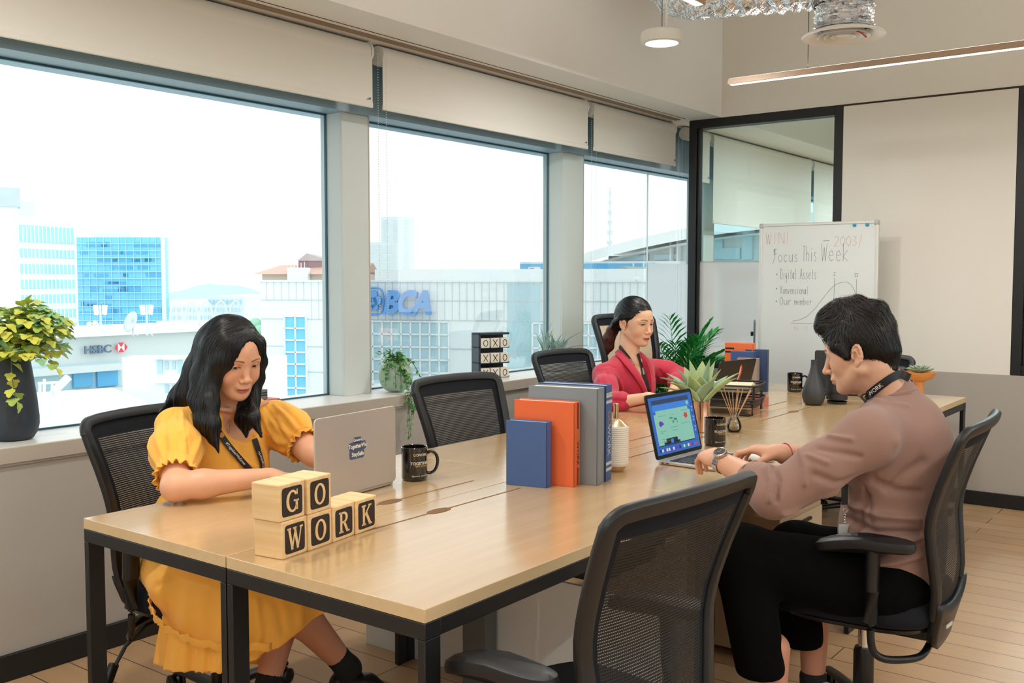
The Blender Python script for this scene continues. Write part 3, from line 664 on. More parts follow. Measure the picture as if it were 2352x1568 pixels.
# low city between
lows = [('greenhouse_roof_hall', 'low hall with arched greenhouse roofs behind the corner bank', 382, 480, 698, 150), ('low_white_office', 'small white office with roof tanks left of the bank building', 478, 560, 680, 130), ('long_low_block', 'long low pale block under the horizon', 380, 600, 690, 220)]
for nm, lb, x0, x1, y0, D in lows:
    q_ = Bld(nm, lb, x0, D, x1, D, at(x0, y0, D).z, 20, white_b)
    b = MB()
    for j in range(3):
        for i in range(8):
            xa = x0 + (x1 - x0) * (i + .2) / 8; xb = x0 + (x1 - x0) * (i + .7) / 8; py = y0 + 8 + j * 18
            q_.bx(b, q_.u(xa), q_.u(xb), q_.z(py + 9, xa), q_.z(py, xa), -0.2, 0.1)
    b.build('window_openings', gpale, q_.t)
# arched canopy
cn = Bld('arched_canopy', 'row of white arches on the roof behind the corner bank', 382, 95, 545, 98, at(400, 745, 95).z, 8, pale)
b = MB()
for px in range(390, 560, 34):
    u0, u1 = cn.u(px), cn.u(px + 34); pts = [cn.P(u0 + (u1 - u0) * q / 10, cn.zt + 2.2 * math.sin(math.pi * q / 10) ** 0.5, 0) for q in range(11)]
    b.tube(pts, 0.09, 6)
    for q in range(9): b.tube([cn.P(u0 + (u1 - u0) * q / 10, cn.zt, 0), cn.P(u0 + (u1 - u0) * q / 10, cn.zt + 2.2 * math.sin(math.pi * q / 10) ** 0.5, 0)], 0.03, 4)
b.build('arches', white_b, cn.t)
# hills / distant trees
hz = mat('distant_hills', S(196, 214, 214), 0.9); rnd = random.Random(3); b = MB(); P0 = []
for q in range(60):
    px = 300 + q * 30; y = 662 + 10 * math.sin(q * 0.7) + rnd.uniform(-3, 3); a = at(px, y, 700); g = at(px, y, 700); g.z = GZ; bk = at(px, y, 900); bk.z = GZ
    P0.append([g, a, bk])
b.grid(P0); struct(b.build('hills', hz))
def far_tree(px, py, D, r, lab):
    t = thing('tree', lab, 'tree', tuple(at(px, py, D)[:2]) + (GZ,)); zc = at(px, py, D).z - GZ; b = MB(); rr = random.Random(int(px))
    for q in range(14):
        c = (rr.uniform(-r, r), rr.uniform(-r, r), zc + rr.uniform(-r, r * 0.6)); R = r * rr.uniform(0.4, 0.7)
        b.lathe([(R * math.sin(a) + 0.001, -R * math.cos(a)) for a in [math.pi * k / 7 for k in range(8)]], c, 10, fn=lambda a, r_, z: r_ * (1 + 0.15 * math.sin(a * 5 + z * 3)))
    b.build('foliage', mat('tree_green', S(160, 204, 176), 0.9), t); b = MB(); b.tube([(0, 0, 0), (0, 0, zc)], 0.35, 8); b.build('trunk', pale2, t)
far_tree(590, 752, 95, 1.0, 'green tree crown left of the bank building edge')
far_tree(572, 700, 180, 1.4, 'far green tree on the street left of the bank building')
# roof equipment: antennas, dishes, balls
def antenna(px, pyb, pyt, D, lab):
    base = at(px, pyb, D); top = at(px, pyt, D); t = thing('roof_antenna', lab, 'antenna', base, group='antennas on the corner bank roof'); h = top.z - base.z
    b = MB(); b.tube([(0, 0, 0), (0, 0, h)], 0.05, 6)
    for a in range(3): b.tube([(0, 0, h * 0.45), (0.5 * math.cos(a * 2.1), 0.5 * math.sin(a * 2.1), 0)], 0.025, 5)
    b.build('mast_pole', white_b, t)
    for a in range(4):
        b = MB(); b.box((0.28 * math.cos(a * 1.57 + .4), 0.28 * math.sin(a * 1.57 + .4), h * 0.84), (0.16, 0.12, h * 0.32), rot=(0, 0.12, a * 1.57 + .4)); b.build('antenna_panel', white_b, t)
def roof_z(px): return H.z(770, px)
antenna(232, 770, 700, 50.5, 'white cell antenna cluster on the corner bank roof, the left one')
antenna(338, 770, 700, 52.5, 'white cell antenna cluster on the corner bank roof, the right one')
for px, py in ((206, 744), (219, 742), (236, 752), (241, 757)):
    c = at(px, py, 50); g = at(px, 771, 50); t = thing('roof_globe', 'small white globe antenna among the cluster on the corner bank roof', 'antenna', g, group='white globe antennas')
    h = c.z - g.z; b = MB(); R = 0.13; b.lathe([(R * math.sin(a) + 0.001, h - R * math.cos(a)) for a in [math.pi * k / 8 for k in range(9)]], seg=14); b.build('globe', white_b, t)
    b = MB(); b.tube([(0, 0, 0), (0, 0, h)], 0.02, 6); b.build('post', white_b, t)
t = thing('satellite_dish', 'pale satellite dish on the roof between the two antennas', 'dish', at(306, 772, 51))
b = MB(); b.lathe([(0.01, 0), (0.3, 0.05), (0.55, 0.16)], seg=22, cap=False, M4=Matrix.Translation((0, 0, 0.7)) @ Matrix.Rotation(R_(70), 4, 'X')); b.build('dish_bowl', pale2, t, solidify=0.03)
b = MB(); b.tube([(0, 0, 0), (0, 0, 0.65)], 0.05, 6); b.build('post', pale2, t)
# gantry lattice below, by the dark vase
t = thing('steel_gantry', 'white steel gantry with a slanted arm seen low outside, right of the dark vase', 'gantry', at(125, 1000, 34))
g0 = at(125, 1000, 34)
b = MB()
def gp(px, py): return at(px, py, 34) - g0
for a, c in (((120, 1000), (120, 880)), ((100, 1000), (102, 870)), ((100, 940), (122, 890)), ((88, 880), (135, 878)), ((125, 905), (155, 868)), ((125, 905), (158, 985)), ((102, 985), (122, 910)), ((90, 985), (92, 880))):
    b.tube([gp(*a), gp(*c)], 0.05, 6)
b.tube([gp(126, 897), gp(157, 866)], 0.14, 6); b.build('lattice', white_b, t)
# lamp post with wide shade in front of gable
t = thing('street_lamp', 'white lamp with wide round shade on the bank roof before the gable', 'lamp', at(1461, 648, 69)); h = at(1461, 616, 69).z - at(1461, 648, 69).z
b = MB(); b.tube([(0, 0, 0), (0, 0, h)], 0.04, 6); b.build('post', white_b, t)
b = MB(); b.lathe([(0.02, h * 0.42), (0.25, h * 0.36), (0.33, h * 0.2), (0.3, h * .2), (0.02, h * .3)], seg=20); b.build('lamp_shade', white_b, t)
for px in (1110, 1160): 
    t = thing('rooftop_vent', 'small louvred vent box on the bank parapet, ' + ('left' if px == 1110 else 'right') + ' one of the pair', 'vent', B.P(B.u(px), 2.05, 18.3) + B.org); b = MB(); b.box((0, 0, .25), (1.0, .5, .5)); b.build('vent_box', white_b, t); b = MB(); b.box((0.0, -0.2, .25), (.6, .3, .3), rot=(0, 0, YAW)); b.build('louvre', mat('louvre_grey', S(130, 150, 160)), t)
# ================================================================== desks
TZ = 0.75; XL_, XC_, XR_ = -2.423, -1.830, -1.230
YS = [1.357, 2.556, 3.830, 5.105, 5.592]
def desk(x0, x1, y0, y1, label, slot=True, near=False, inner='R'):
    t = thing('desk', label, 'desk', ((x0 + x1) / 2, (y0 + y1) / 2, 0), 0, 'bench desks in the double row')
    w, l = x1 - x0 - 0.004, y1 - y0 - 0.003
    b = MB(); b.box((0, 0, TZ - 0.0135), (w, l, 0.027)); o = b.build('desktop', ['desk', 'deskedge'], t, bevel=0.0012)
    for p in o.data.polygons:
        if abs(p.normal.z) < 0.5: p.material_index = 1
    b = MB(); zr = TZ - 0.027 - 0.0175
    for sx in (-1, 1): b.box((sx * (w / 2 - 0.010), 0, zr), (0.018, l - 0.09, 0.034))
    for sy in (-1, 1): b.box((0, sy * (l / 2 - 0.0225), zr), (w, 0.045, 0.034))
    b.build('steel_frame', 'black', t, bevel=0.002)
    for sx in (-1, 1):
        for sy in (-1, 1):
            if slot and (y0 if sy < 0 else y1) not in (YS[0],) and ((sx > 0) == (inner == 'R')): continue
            b = MB(); b.box((sx * (w / 2 - 0.010), sy * (l / 2 - 0.0225), (zr - 0.017) / 2), (0.019, 0.045, zr - 0.017)); b.build('leg', 'black', t, bevel=0.0015)
    if slot:
        sx = (w / 2 - 0.088) * (1 if inner == 'R' else -1)
        b = MB(); b.box((sx, 0, TZ + 0.0002), (0.0065, 0.77, 0.0006)); pts = []
        for q in range(24):
            a = 2 * math.pi * q / 24; pts.append((sx + 0.020 * math.copysign(abs(math.sin(a)) ** 0.8, math.sin(a)), 0.020 + 0.042 * math.cos(a)))
        b.prism(pts, TZ, TZ + 0.0008); b.build('cable_slot', 'slot', t)
    return t
names = ['nearest', 'second', 'third', 'far end']
for i in range(4):
    y0, y1 = YS[i], YS[i + 1]
    if i < 3:
        desk(XL_, XC_, y0, y1, 'maple topped desk on black steel legs, %s of the window side row' % names[i], True, inner='R')
        desk(XC_, XR_, y0, y1, 'maple topped desk on black steel legs, %s of the aisle side row' % names[i], True, inner='L')
    else: desk(XL_, XR_, y0, y1, 'narrow maple desk closing the far end of the bench row', False)
# modesty panel and grey centre leg under the seam
t = thing('modesty_panel', 'light grey panel standing under the desks behind the feet of the woman in yellow', 'panel', (-1.90, 2.60, 0))
b = MB(); b.box((-0.12, 0.0, 0.20), (1.26, 0.016, 0.40)); b.build('panel_board', mat('panel_grey', S(222, 226, 228), 0.6), t, bevel=0.002)
b = MB(); b.box((-0.17, -0.045, 0.34), (0.10, 0.06, 0.68)); b.build('grey_leg', mat('leg_grey', S(96, 98, 96), 0.5), t, bevel=0.003)
b = MB(); b.box((0.10, 0.2, 0.53), (0.34, 0.36, 0.24)); b.build('cable_tray', mat('tray_dark', S(38, 36, 36), 0.7), t, bevel=0.01)
# pedestal by the man's feet
t = thing('pedestal_cabinet', 'low tan pedestal cabinet under the aisle side desks by the man\'s shoes', 'cabinet', (-1.50, 3.50, 0))
b = MB(); b.box((0, 0, 0.28), (0.36, 0.4, 0.50)); b.build('cabinet_body', mat('pedestal_tan', S(176, 150, 122), 0.6), t, bevel=0.003)
for q in range(3):
    b = MB(); b.box((0.183, 0, 0.12 + 0.16 * q), (0.012, 0.38, 0.15)); d = b.build('drawer', mat('pedestal_front', S(186, 164, 138), 0.6), t, bevel=0.003)
    b = MB(); b.box((0.192, 0, 0.17 + 0.16 * q), (0.012, 0.12, 0.01)); b.build('handle', 'black', d)
for sx in (-1, 1):
    for sy in (-1, 1):
        b = MB(); b.lathe([(0.02, 0.0), (0.022, 0.03)], (sx * 0.14, sy * 0.16, 0), 12); b.build('foot', 'black', t)

# ================================================================== office chairs (facing +X, origin on the floor under the seat)
ZB0, ZB1 = 0.40, 0.985
def xb(z):
    zs = [0.34, 0.40, 0.46, 0.52, 0.60, 0.68, 0.74, 0.82, 0.90, 0.985]; xs = [-0.205, -0.222, -0.238, -0.244, -0.238, -0.232, -0.240, -0.266, -0.298, -0.332]
    return float(np.interp(z, zs, xs))
def hw(z): return float(np.interp(z, [0.36, 0.42, 0.48, 0.60, 0.72, 0.90, 0.985], [0.150, 0.176, 0.190, 0.208, 0.226, 0.246, 0.252]))
def bp(u, z, off=0.0):
    c = 0.32 * u * u + 0.7 * abs(u) ** 3; return Vector((xb(z) + c - off, u, z))
def chair_outline(inset=0.0, n=14):
    r = 0.034; P = []
    z0, z1 = ZB0 + inset, ZB1 - inset
    for q in range(n + 1): z = z0 + 0.03 + (z1 - r - z0 - 0.03) * q / n; P.append((hw(z) - inset, z))
    for q in range(1, 7): a = math.pi / 2 * q / 6; P.append((hw(z1) - inset - r + r * math.cos(a), z1 - r + r * math.sin(a)))
    m = 12
    for q in range(1, m): u = (hw(z1) - inset - r) * (1 - 2 * q / m); P.append((u, z1 + 0.006 * (1 - (u / 0.25) ** 2)))
    for q in range(0, 7): a = math.pi / 2 + math.pi / 2 * q / 6; P.append((-(hw(z1) - inset - r) + r * math.cos(a), z1 - r + r * math.sin(a)))
    for q in range(n, -1, -1): z = z0 + 0.03 + (z1 - r - z0 - 0.03) * q / n; P.append((-(hw(z) - inset), z))
    for q in range(1, 10): u = -(hw(z0) - inset - 0.02) * (1 - 2 * q / 10); P.append((u, z0))
    return P
def make_chair(name, label, group, meshmat='chairmesh'):
    t = thing(name, label, 'office chair', (0, 0, 0), 0, group)
    # back frame: rounded rectangular bar swept round the outline
    b = MB(); prof = [(0.5, -0.9), (0.85, -0.75), (1, -0.2), (1, 0.3), (0.8, 0.85), (0.4, 1), (-0.4, 1), (-0.8, 0.85), (-1, 0.3), (-1, -0.2), (-0.85, -0.75), (-0.5, -0.9)]
    O = chair_outline(0.016); pts = [bp(u, z) for u, z in O]; n = len(pts); vs = []; fs = []
    for i in range(n):
        tn = (pts[(i + 1) % n] - pts[i - 1]).normalized(); u, z = O[i]
        e = 0.004; nx = (bp(u, z + e) - bp(u, z - e)).cross(bp(u + e, z) - bp(u - e, z)).normalized(); nx = -nx if nx.x > 0 else nx   # points to the rear
        sd = tn.cross(nx).normalized(); wv = 0.018 if z < ZB1 - 0.05 else 0.017
        for a, c in prof: vs.append(pts[i] + sd * a * wv + nx * (c * 0.012 + 0.004))
    m_ = len(prof)
    for i in range(n):
        for k_ in range(m_): fs.append((i * m_ + k_, i * m_ + (k_ + 1) % m_, ((i + 1) % n) * m_ + (k_ + 1) % m_, ((i + 1) % n) * m_ + k_))
    b.add(vs, fs, 0, None, True); fr = b.build('back_frame', 'plastic', t)
    # mesh panel with solid woven border
    nu, nv = 25, 41; vs = []; fs = []; mi = []; b = MB()
    for j in range(nv):
        z = ZB0 + 0.012 + (ZB1 - 0.024 - ZB0) * j / (nv - 1)
        for i in range(nu):
            a = -1 + 2 * i / (nu - 1); r = hw(z) - 0.016; zz = z
            if j > nv - 4 or j < 2: r -= 0.012 * max(0, j - nv + 4)
            vs.append(tuple(bp(a * r, zz, 0.002)))
    for j in range(nv - 1):
        for i in range(nu - 1):
            fs.append((j * nu + i, j * nu + i + 1, (j + 1) * nu + i + 1, (j + 1) * nu + i)); mi.append(1 if (i < 2 or i > nu - 4 or j < 4 or j > nv - 6) else 0)
    b.add(vs, fs, 0, None, True); b.mi = mi; b.uv = {q: (vs[q][1], vs[q][2]) for q in range(len(vs))}
    b.build('back_mesh', [meshmat, 'seatfab'], t, angle=180)
    # yoke
    b = MB(); P0 = []
    for j, (z, wd, th) in enumerate(((0.335, 0.10, 0.03), (0.36, 0.135, 0.034), (0.40, 0.165, 0.034), (0.43, 0.182, 0.026), (0.455, 0.188, 0.016))):
        row = []
        for i in range(17):
            a = -1 + 2 * i / 16; edge = 0.03 * (a * a) * (1 if j > 2 else 0); row.append(bp(a * wd, z + edge, 0.012) + Vector((0, 0, 0)))
        P0.append(row)
    b.grid(P0); b.build('back_yoke', 'plastic', t, solidify=0.026)
    b = MB(); b.box((xb(0.40) - 0.031, 0.09, 0.405), (0.002, 0.05, 0.010), rot=(0.0, 0, -0.12)); b.build('maker_label', mat('label_silver', S(200, 196, 180), 0.4), t)
    # seat
    b = MB(); b.pad((0.0, 0, 0.0), 0.235, 0.245, [(0.90, 0.402), (0.97, 0.408), (1.0, 0.425), (1.0, 0.445), (0.97, 0.468), (0.88, 0.480), (0.6, 0.482), (0.2, 0.478)], 3.6, 48, dz=lambda x, y: -0.025 * max(0, x - 0.12) / 0.12 * 1.2); b.build('seat', 'seatfab', t)
    b = MB(); b.pad((0.0, 0, 0.0), 0.215, 0.225, [(0.8, 0.380), (0.98, 0.388), (1.0, 0.400)], 3.6, 40); b.build('seat_pan', 'plastic2', t)
    b = MB(); b.box((-0.03, 0, 0.365), (0.22, 0.15, 0.04)); b.box((-0.15, 0, 0.345), (0.12, 0.09, 0.035)); b.build('tilt_mechanism', 'plastic2', t, bevel=0.01)
    b = MB(); b.tube([(-0.08, -0.06, 0.36), (-0.10, -0.20, 0.352), (-0.11, -0.27, 0.31), (-0.12, -0.30, 0.26)], 0.006, 8); lv = b.build('height_lever', 'plastic2', t)
    b = MB(); b.box((-0.125, -0.315, 0.235), (0.02, 0.030, 0.070), rot=(-0.5, 0, 0)); b.build('lever_paddle', 'plastic2', lv, bevel=0.006)
    # arms
    for s in (-1, 1):
        b = MB(); b.pad((-0.06, s * 0.258, 0.0), 0.135, 0.042, [(0.75, 0.632), (0.95, 0.638), (1.0, 0.65), (0.95, 0.662), (0.7, 0.668)], 3.0, 36, dz=lambda x, y: -0.35 * max(0, x) ** 2 * 9 * 0.35 - 0.10 * max(0, x)); pd = b.build('armrest', 'plastic', t)
        b = MB(); b.tube([(-0.085, s * 0.262, 0.635), (-0.085, s * 0.268, 0.52), (-0.085, s * 0.268, 0.43)], [0.020, 0.019, 0.016], 14, flat=1.4); b.build('arm_sleeve', 'plastic2', t)
        b = MB(); b.tube(catmull([Vector(p) for p in ((-0.085, s * 0.268, 0.45), (-0.085, s * 0.268, 0.39), (-0.095, s * 0.262, 0.345), (-0.13, s * 0.235, 0.325), (-0.19, s * 0.16, 0.322), (-0.20, s * 0.07, 0.335))], 6), 0.0105, 10); b.build('arm_tube', 'plastic2', t)
    b = MB(); b.lathe([(0.018, 0.24), (0.018, 0.36)], seg=20); b.build('gas_lift', 'chrome', t)
    b = MB(); b.lathe([(0.024, 0.08), (0.030, 0.09), (0.030, 0.25), (0.026, 0.262)], seg=24); b.build('lift_cover', 'plastic2', t)
    b = MB(); b.lathe([(0.03, 0.06), (0.05, 0.065), (0.052, 0.10), (0.035, 0.115)], seg=28)
    for k_ in range(5):
        a = 2 * math.pi * k_ / 5 + 0.3; d = Vector((math.cos(a), math.sin(a), 0))
        b.tube([d * 0.03 + Vector((0, 0, 0.093)), d * 0.12 + Vector((0, 0, 0.092)), d * 0.22 + Vector((0, 0, 0.082)), d * 0.305 + Vector((0, 0, 0.070))], [0.024, 0.022, 0.019, 0.016], 12, flat=0.75)
    b.build('star_base', 'plastic', t)
    for k_ in range(5):
        a = 2 * math.pi * k_ / 5 + 0.3; d = Vector((math.cos(a), math.sin(a), 0)); c = d * 0.30; sd = Vector((-d.y, d.x, 0))
        b = MB(); b.lathe([(0.007, 0.04), (0.007, 0.075)], (c.x, c.y, 0), 10)
        b.lathe([(0.001, -0.006), (0.022, -0.006), (0.026, 0.0), (0.022, 0.006), (0.001, 0.006)], seg=18, M4=frame4((c.x, c.y, 0.034), d, (0, 0, 1)))
        for s in (-1, 1):
            b.lathe([(0.001, -0.009), (0.022, -0.008), (0.0275, -0.004), (0.0275, 0.004), (0.022, 0.008), (0.006, 0.009), (0.001, 0.007)], seg=22, M4=frame4((c.x + sd.x * s * 0.017, c.y + sd.y * s * 0.017, 0.0275), d, (0, 0, 1)))
        b.build('caster', 'plastic2', t)
    return t
CG = 'black mesh office chairs around the desks'
ch0 = make_chair('office_chair', 'black mesh office chair the woman in yellow sits on', CG)
def place(o, x, y, deg, label=None, dz=0):
    o.location = (x, y, dz); o.rotation_euler = (0, 0, R_(deg))
    if label: o['label'] = label
    return o
place(ch0, -2.555, 1.87, 11); ch0.scale.z = 0.97
place(copy_tree(ch0), -2.265, 3.0, -5, 'empty black mesh office chair tucked in across the desk, behind the mug').scale.z = 1
place(copy_tree(ch0), -2.735, 4.43, -6, 'black mesh office chair behind the woman in the crimson jacket').scale.z = 1
place(copy_tree(ch0), -0.925, 2.985, 183, 'black mesh office chair the man in the brown sweater sits on').scale.z = 1
place(copy_tree(ch0), -1.143, 1.692, 174, 'empty black mesh office chair in the foreground, seen from behind').scale.z = 1
place(copy_tree(ch0), -1.80, 5.68, 280, 'black mesh office chair beyond the far desk end, behind the man\'s head').scale.z = 0.94
tanc = make_chair('office_chair', 'black framed chair with tan mesh back rising behind the crimson jacket woman', 'raised chair'); del tanc['group']
for o in tanc.children:
    if o.name.startswith('back_mesh'): o.data.materials[0] = M['chairmesh_tan']
place(tanc, -2.88, 5.22, -20)
for o in tanc.children:
    if o.name.split('.')[0] not in ('star_base', 'caster', 'lift_cover', 'gas_lift'): o.location.z += 0.17
    if o.name.startswith('gas_lift'): o.location.z += 0.10; 

# ================================================================== whiteboard on its stand
wb = thing('whiteboard', 'tall whiteboard on a stand with handwritten notes and a growth curve', 'whiteboard', (-2.287, 6.25, 0), 0)
WX0, WX1, WZ0, WZ1 = -0.385, 0.385, 0.664, 1.731
b = MB(); b.box((0, 0, (WZ0 + WZ1) / 2), (0.76, 0.012, WZ1 - WZ0 - 0.01)); b.build('writing_surface', mat('whiteboard_enamel', S(226, 230, 228), 0.18, coat=0.4), wb)
b = MB(); alu = mat('board_frame', S(222, 222, 216), 0.4, 0.3)
for x in (WX0 + 0.008, WX1 - 0.008): b.box((x, 0, (WZ0 + WZ1) / 2), (0.018, 0.022, WZ1 - WZ0))
for z in (WZ0 + 0.008, WZ1 - 0.008): b.box((0, 0, z), (0.74, 0.022, 0.018))
b.build('frame', alu, wb, bevel=0.003)
cm = mat('corner_grey', S(186, 188, 184), 0.5)
for x in (WX0 + 0.012, WX1 - 0.012):
    for z in (WZ0 + 0.012, WZ1 - 0.012): b = MB(); b.box((x, 0, z), (0.032, 0.028, 0.032)); b.build('corner_cap', cm, wb, bevel=0.008)
for x in (WX0 + 0.02, WX1 - 0.02):
    b = MB(); b.tube([(x, 0.03, 0.05), (x, 0.03, 1.5)], 0.014, 10); b.build('stand_post', alu, wb)
    b = MB(); b.box((x, 0.03, 0.035), (0.03, 0.34, 0.03)); b.build('stand_foot', alu, wb, bevel=0.005)
b = MB(); b.box((0, 0.03, 0.3), (0.66, 0.02, 0.03)); b.build('stand_bar', alu, wb)
mag = mat('magnet_blue', S(40, 150, 200), 0.35)
for x in (0.237, 0.316):
    b = MB(); b.lathe([(0.001, 0.0), (0.011, 0.0), (0.010, 0.008), (0.001, 0.010)], seg=18, M4=frame4((x, -0.0065, 1.706), (1, 0, 0), (0, 0, 1))); m__ = b.build('magnet', mag, wb)
# marker strokes: board coordinates from the photo (pixels on the board -> metres)
ink = mat('marker_grey', S(136, 138, 142), 0.6); inkred = mat('marker_red', S(228, 192, 186), 0.6)
def bxy(px, py):
    u = (px - 1747) / (2018 - 1747) * 0.77 + WX0; v = WZ1 - (py - 510) / (872 - 510) * 1.026; return (u, v)
MW = frame4((0, -0.0068, 0), (1, 0, 0), (0, 0, 1))
LET = {  # simple handwritten strokes in a unit box
 'W': [[(0, 1), (.25, 0), (.5, .8), (.75, 0), (1, 1)]], 'I': [[(.5, 1), (.5, 0)]], 'N': [[(0, 0), (0, 1), (1, 0), (1, 1)]], '!': [[(.5, 1), (.5, .3)], [(.5, .1), (.5, 0)]],
 '2': [[(0, .8), (.3, 1), (.8, .9), (.8, .6), (0, 0), (1, 0)]], '0': [[(.5, 1), (.05, .7), (.05, .3), (.5, 0), (.95, .3), (.95, .7), (.5, 1)]], '3': [[(.1, 1), (.8, .9), (.4, .55), (.9, .3), (.5, 0), (0, .1)]],
 '/': [[(.2, 0), (.8, 1)]], 'F': [[(.9, 1.05), (.3, 1), (.35, .7), (.15, 1), (.5, 1.1), (.45, .4), (.0, -.15)], [(.1, .6), (.9, .7)]], 'o': [[(.5, .6), (.1, .45), (.1, .15), (.5, 0), (.9, .15), (.9, .45), (.5, .6)]],
 'c': [[(.9, .5), (.5, .6), (.1, .3), (.4, 0), (.9, .1)]], 'u': [[(.1, .6), (.1, .15), (.5, 0), (.9, .2), (.9, .6), (.9, 0)]], 's': [[(.8, .55), (.4, .6), (.2, .42), (.8, .22), (.6, 0), (.1, .05)]],
 'T': [[(0, 1), (1, 1.02)], [(.5, 1), (.45, 0)]], 'h': [[(.1, 1), (.1, 0)], [(.1, .4), (.5, .6), (.9, .4), (.9, 0)]], 'i': [[(.5, .6), (.5, 0)], [(.5, .8), (.5, .86)]], 'e': [[(.1, .3), (.9, .35), (.6, .6), (.2, .5), (.1, .2), (.5, 0), (.9, .1)]],
 'k': [[(.1, 1), (.1, 0)], [(.8, .6), (.1, .25), (.9, 0)]], 'D': [[(.1, 0), (.1, 1), (.7, .9), (1, .5), (.7, .05), (.1, 0)]], 'g': [[(.8, .5), (.4, .6), (.1, .3), (.5, .1), (.8, .4), (.8, -.3), (.2, -.35)]], 't': [[(.5, .9), (.5, .05), (.8, 0)], [(.2, .6), (.8, .62)]],
 'a': [[(.8, .5), (.4, .6), (.1, .3), (.4, 0), (.8, .2), (.8, .6), (.9, 0)]], 'l': [[(.4, 1), (.45, .05), (.7, 0)]], 'A': [[(0, 0), (.5, 1), (1, 0)], [(.2, .4), (.8, .4)]], 'K': [[(.1, 1), (.1, 0)], [(.9, 1), (.1, .45), (1, 0)]],
 'n': [[(.1, .6), (.1, 0)], [(.1, .4), (.5, .6), (.9, .4), (.9, 0)]], 'v': [[(0, .6), (.4, 0), (.9, .6)]], 'O': [[(.5, 1), (.05, .7), (.05, .3), (.5, 0), (.95, .3), (.95, .7), (.5, 1)]], 'r': [[(.2, .6), (.2, 0)], [(.2, .4), (.6, .6), (.9, .55)]],
 'm': [[(.05, .6), (.05, 0)], [(.05, .4), (.3, .6), (.5, .4), (.5, 0)], [(.5, .4), (.75, .6), (.95, .4), (.95, 0)]], 'b': [[(.1, 1), (.1, 0), (.6, 0), (.9, .3), (.5, .6), (.1, .4)]], 'P': [[(.1, 0), (.1, 1), (.8, .9), (.8, .55), (.1, .5)]], '-': [[(0, .5), (1, .55)]], 'M': [[(0, 0), (.1, 1), (.5, .3), (.9, 1), (1, 0)]], 'G': [[(.9, .8), (.5, 1), (.05, .6), (.1, .2), (.5, 0), (.9, .2), (.9, .5), (.5, .5)]],
 'p': [[(.1, .6), (.1, -.35)], [(.1, .5), (.6, .6), (.9, .3), (.5, 0), (.1, .1)]], 'w': [[(0, .6), (.25, 0), (.5, .5), (.75, 0), (1, .6)]], 'x': [[(0, .6), (.8, 0)], [(.8, .6), (0, 0)]]}
def write(b, s, x0, x1, yb, yt, lw=0.0022, mi=0, space=0.25):
    n = len(s); cw = (x1 - x0) / (n + space * (n - 1)) if n else 0; x = x0
    for ch in s:
        for st in LET.get(ch, []): stroke(b, [bxy(x + p[0] * cw, yb + (yt - yb) * p[1]) for p in st], lw, MW, mi)
        x += cw * (1 + space)
def note(lines, mi, nm):
    b = MB()
    for l in lines: write(b, *l)
    return b.build(nm, ink if mi == 0 else inkred, wb)
note([('Focus', 1780, 1840, 598, 570), ('This', 1850, 1883, 597, 563), ('Week', 1893, 1954, 597, 558)], 0, 'heading_writing')
note([('Digital', 1799, 1837, 637, 613, .002), ('Assets', 1845, 1883, 637, 613, .002), ('Konvensional', 1800, 1865, 671, 653, .002), ('Our', 1798, 1826, 696, 678, .002), ('member', 1833, 1874, 695, 680, .002)], 0, 'list_writing')
note([('WIN', 1762, 1806, 556, 530, .003), ('!', 1812, 1816, 556, 528, .003), ('2003', 1922, 1972, 564, 542, .003), ('/', 1974, 1984, 568, 540, .003), ('N', 1834, 1842, 753, 744, .002), ('D', 1858, 1865, 753, 744, .002), ('p', 1937, 1950, 680, 668, .002), ('o', 1945, 1953, 680, 668, .002)], 1, 'red_writing')
b = MB()
for y in (626, 659, 688):
    c = bxy(1790, y); b.add([(c[0] - .004, c[1] - .004, 0), (c[0] + .004, c[1] - .004, 0), (c[0] + .004, c[1] + .004, 0), (c[0] - .004, c[1] + .004, 0)], [(0, 1, 2, 3)], 0, MW)
write(b, '-', 1898, 1910, 562, 542, .004); b.build('bullet_marks', ink, wb)
b = MB(); cur = [(1830, 733), (1845, 730), (1862, 722), (1880, 705), (1895, 685), (1910, 665), (1925, 650), (1940, 644), (1952, 643), (1962, 650), (1969, 662), (1974, 676)]
stroke(b, [bxy(*p) for p in cur], 0.0022, MW); stroke(b, [bxy(1825, 738), bxy(1885, 737), bxy(1960, 738)], 0.0022, MW)
stroke(b, [bxy(1924, 635), bxy(1924, 665), bxy(1921, 715)], 0.0022, MW); stroke(b, [bxy(1973, 637), bxy(1973, 700)], 0.0022, MW)
for x in (1924,): stroke(b, [bxy(x, 622), bxy(x, 629)], 0.002, MW); stroke(b, [bxy(x - 2, 622), bxy(x + 2, 622)], 0.002, MW); stroke(b, [bxy(x - 2, 629), bxy(x + 2, 629)], 0.002, MW)
for x in (1970, 1974): stroke(b, [bxy(x, 625), bxy(x, 632)], 0.002, MW)
stroke(b, [bxy(1967, 625), bxy(1977, 625)], 0.002, MW); stroke(b, [bxy(1967, 632), bxy(1977, 632)], 0.002, MW); b.build('growth_curve', ink, wb)
# ================================================================== things on the desks
gold = mat('print_gold', S(222, 178, 70), 0.4); pwhite = mat('print_white', S(225, 225, 220), 0.5); pdark = mat('print_dark', S(24, 24, 28), 0.5)
darkwood = mat('burnt_square', S(40, 31, 26), 0.6, bump=0.2, bscale=300)
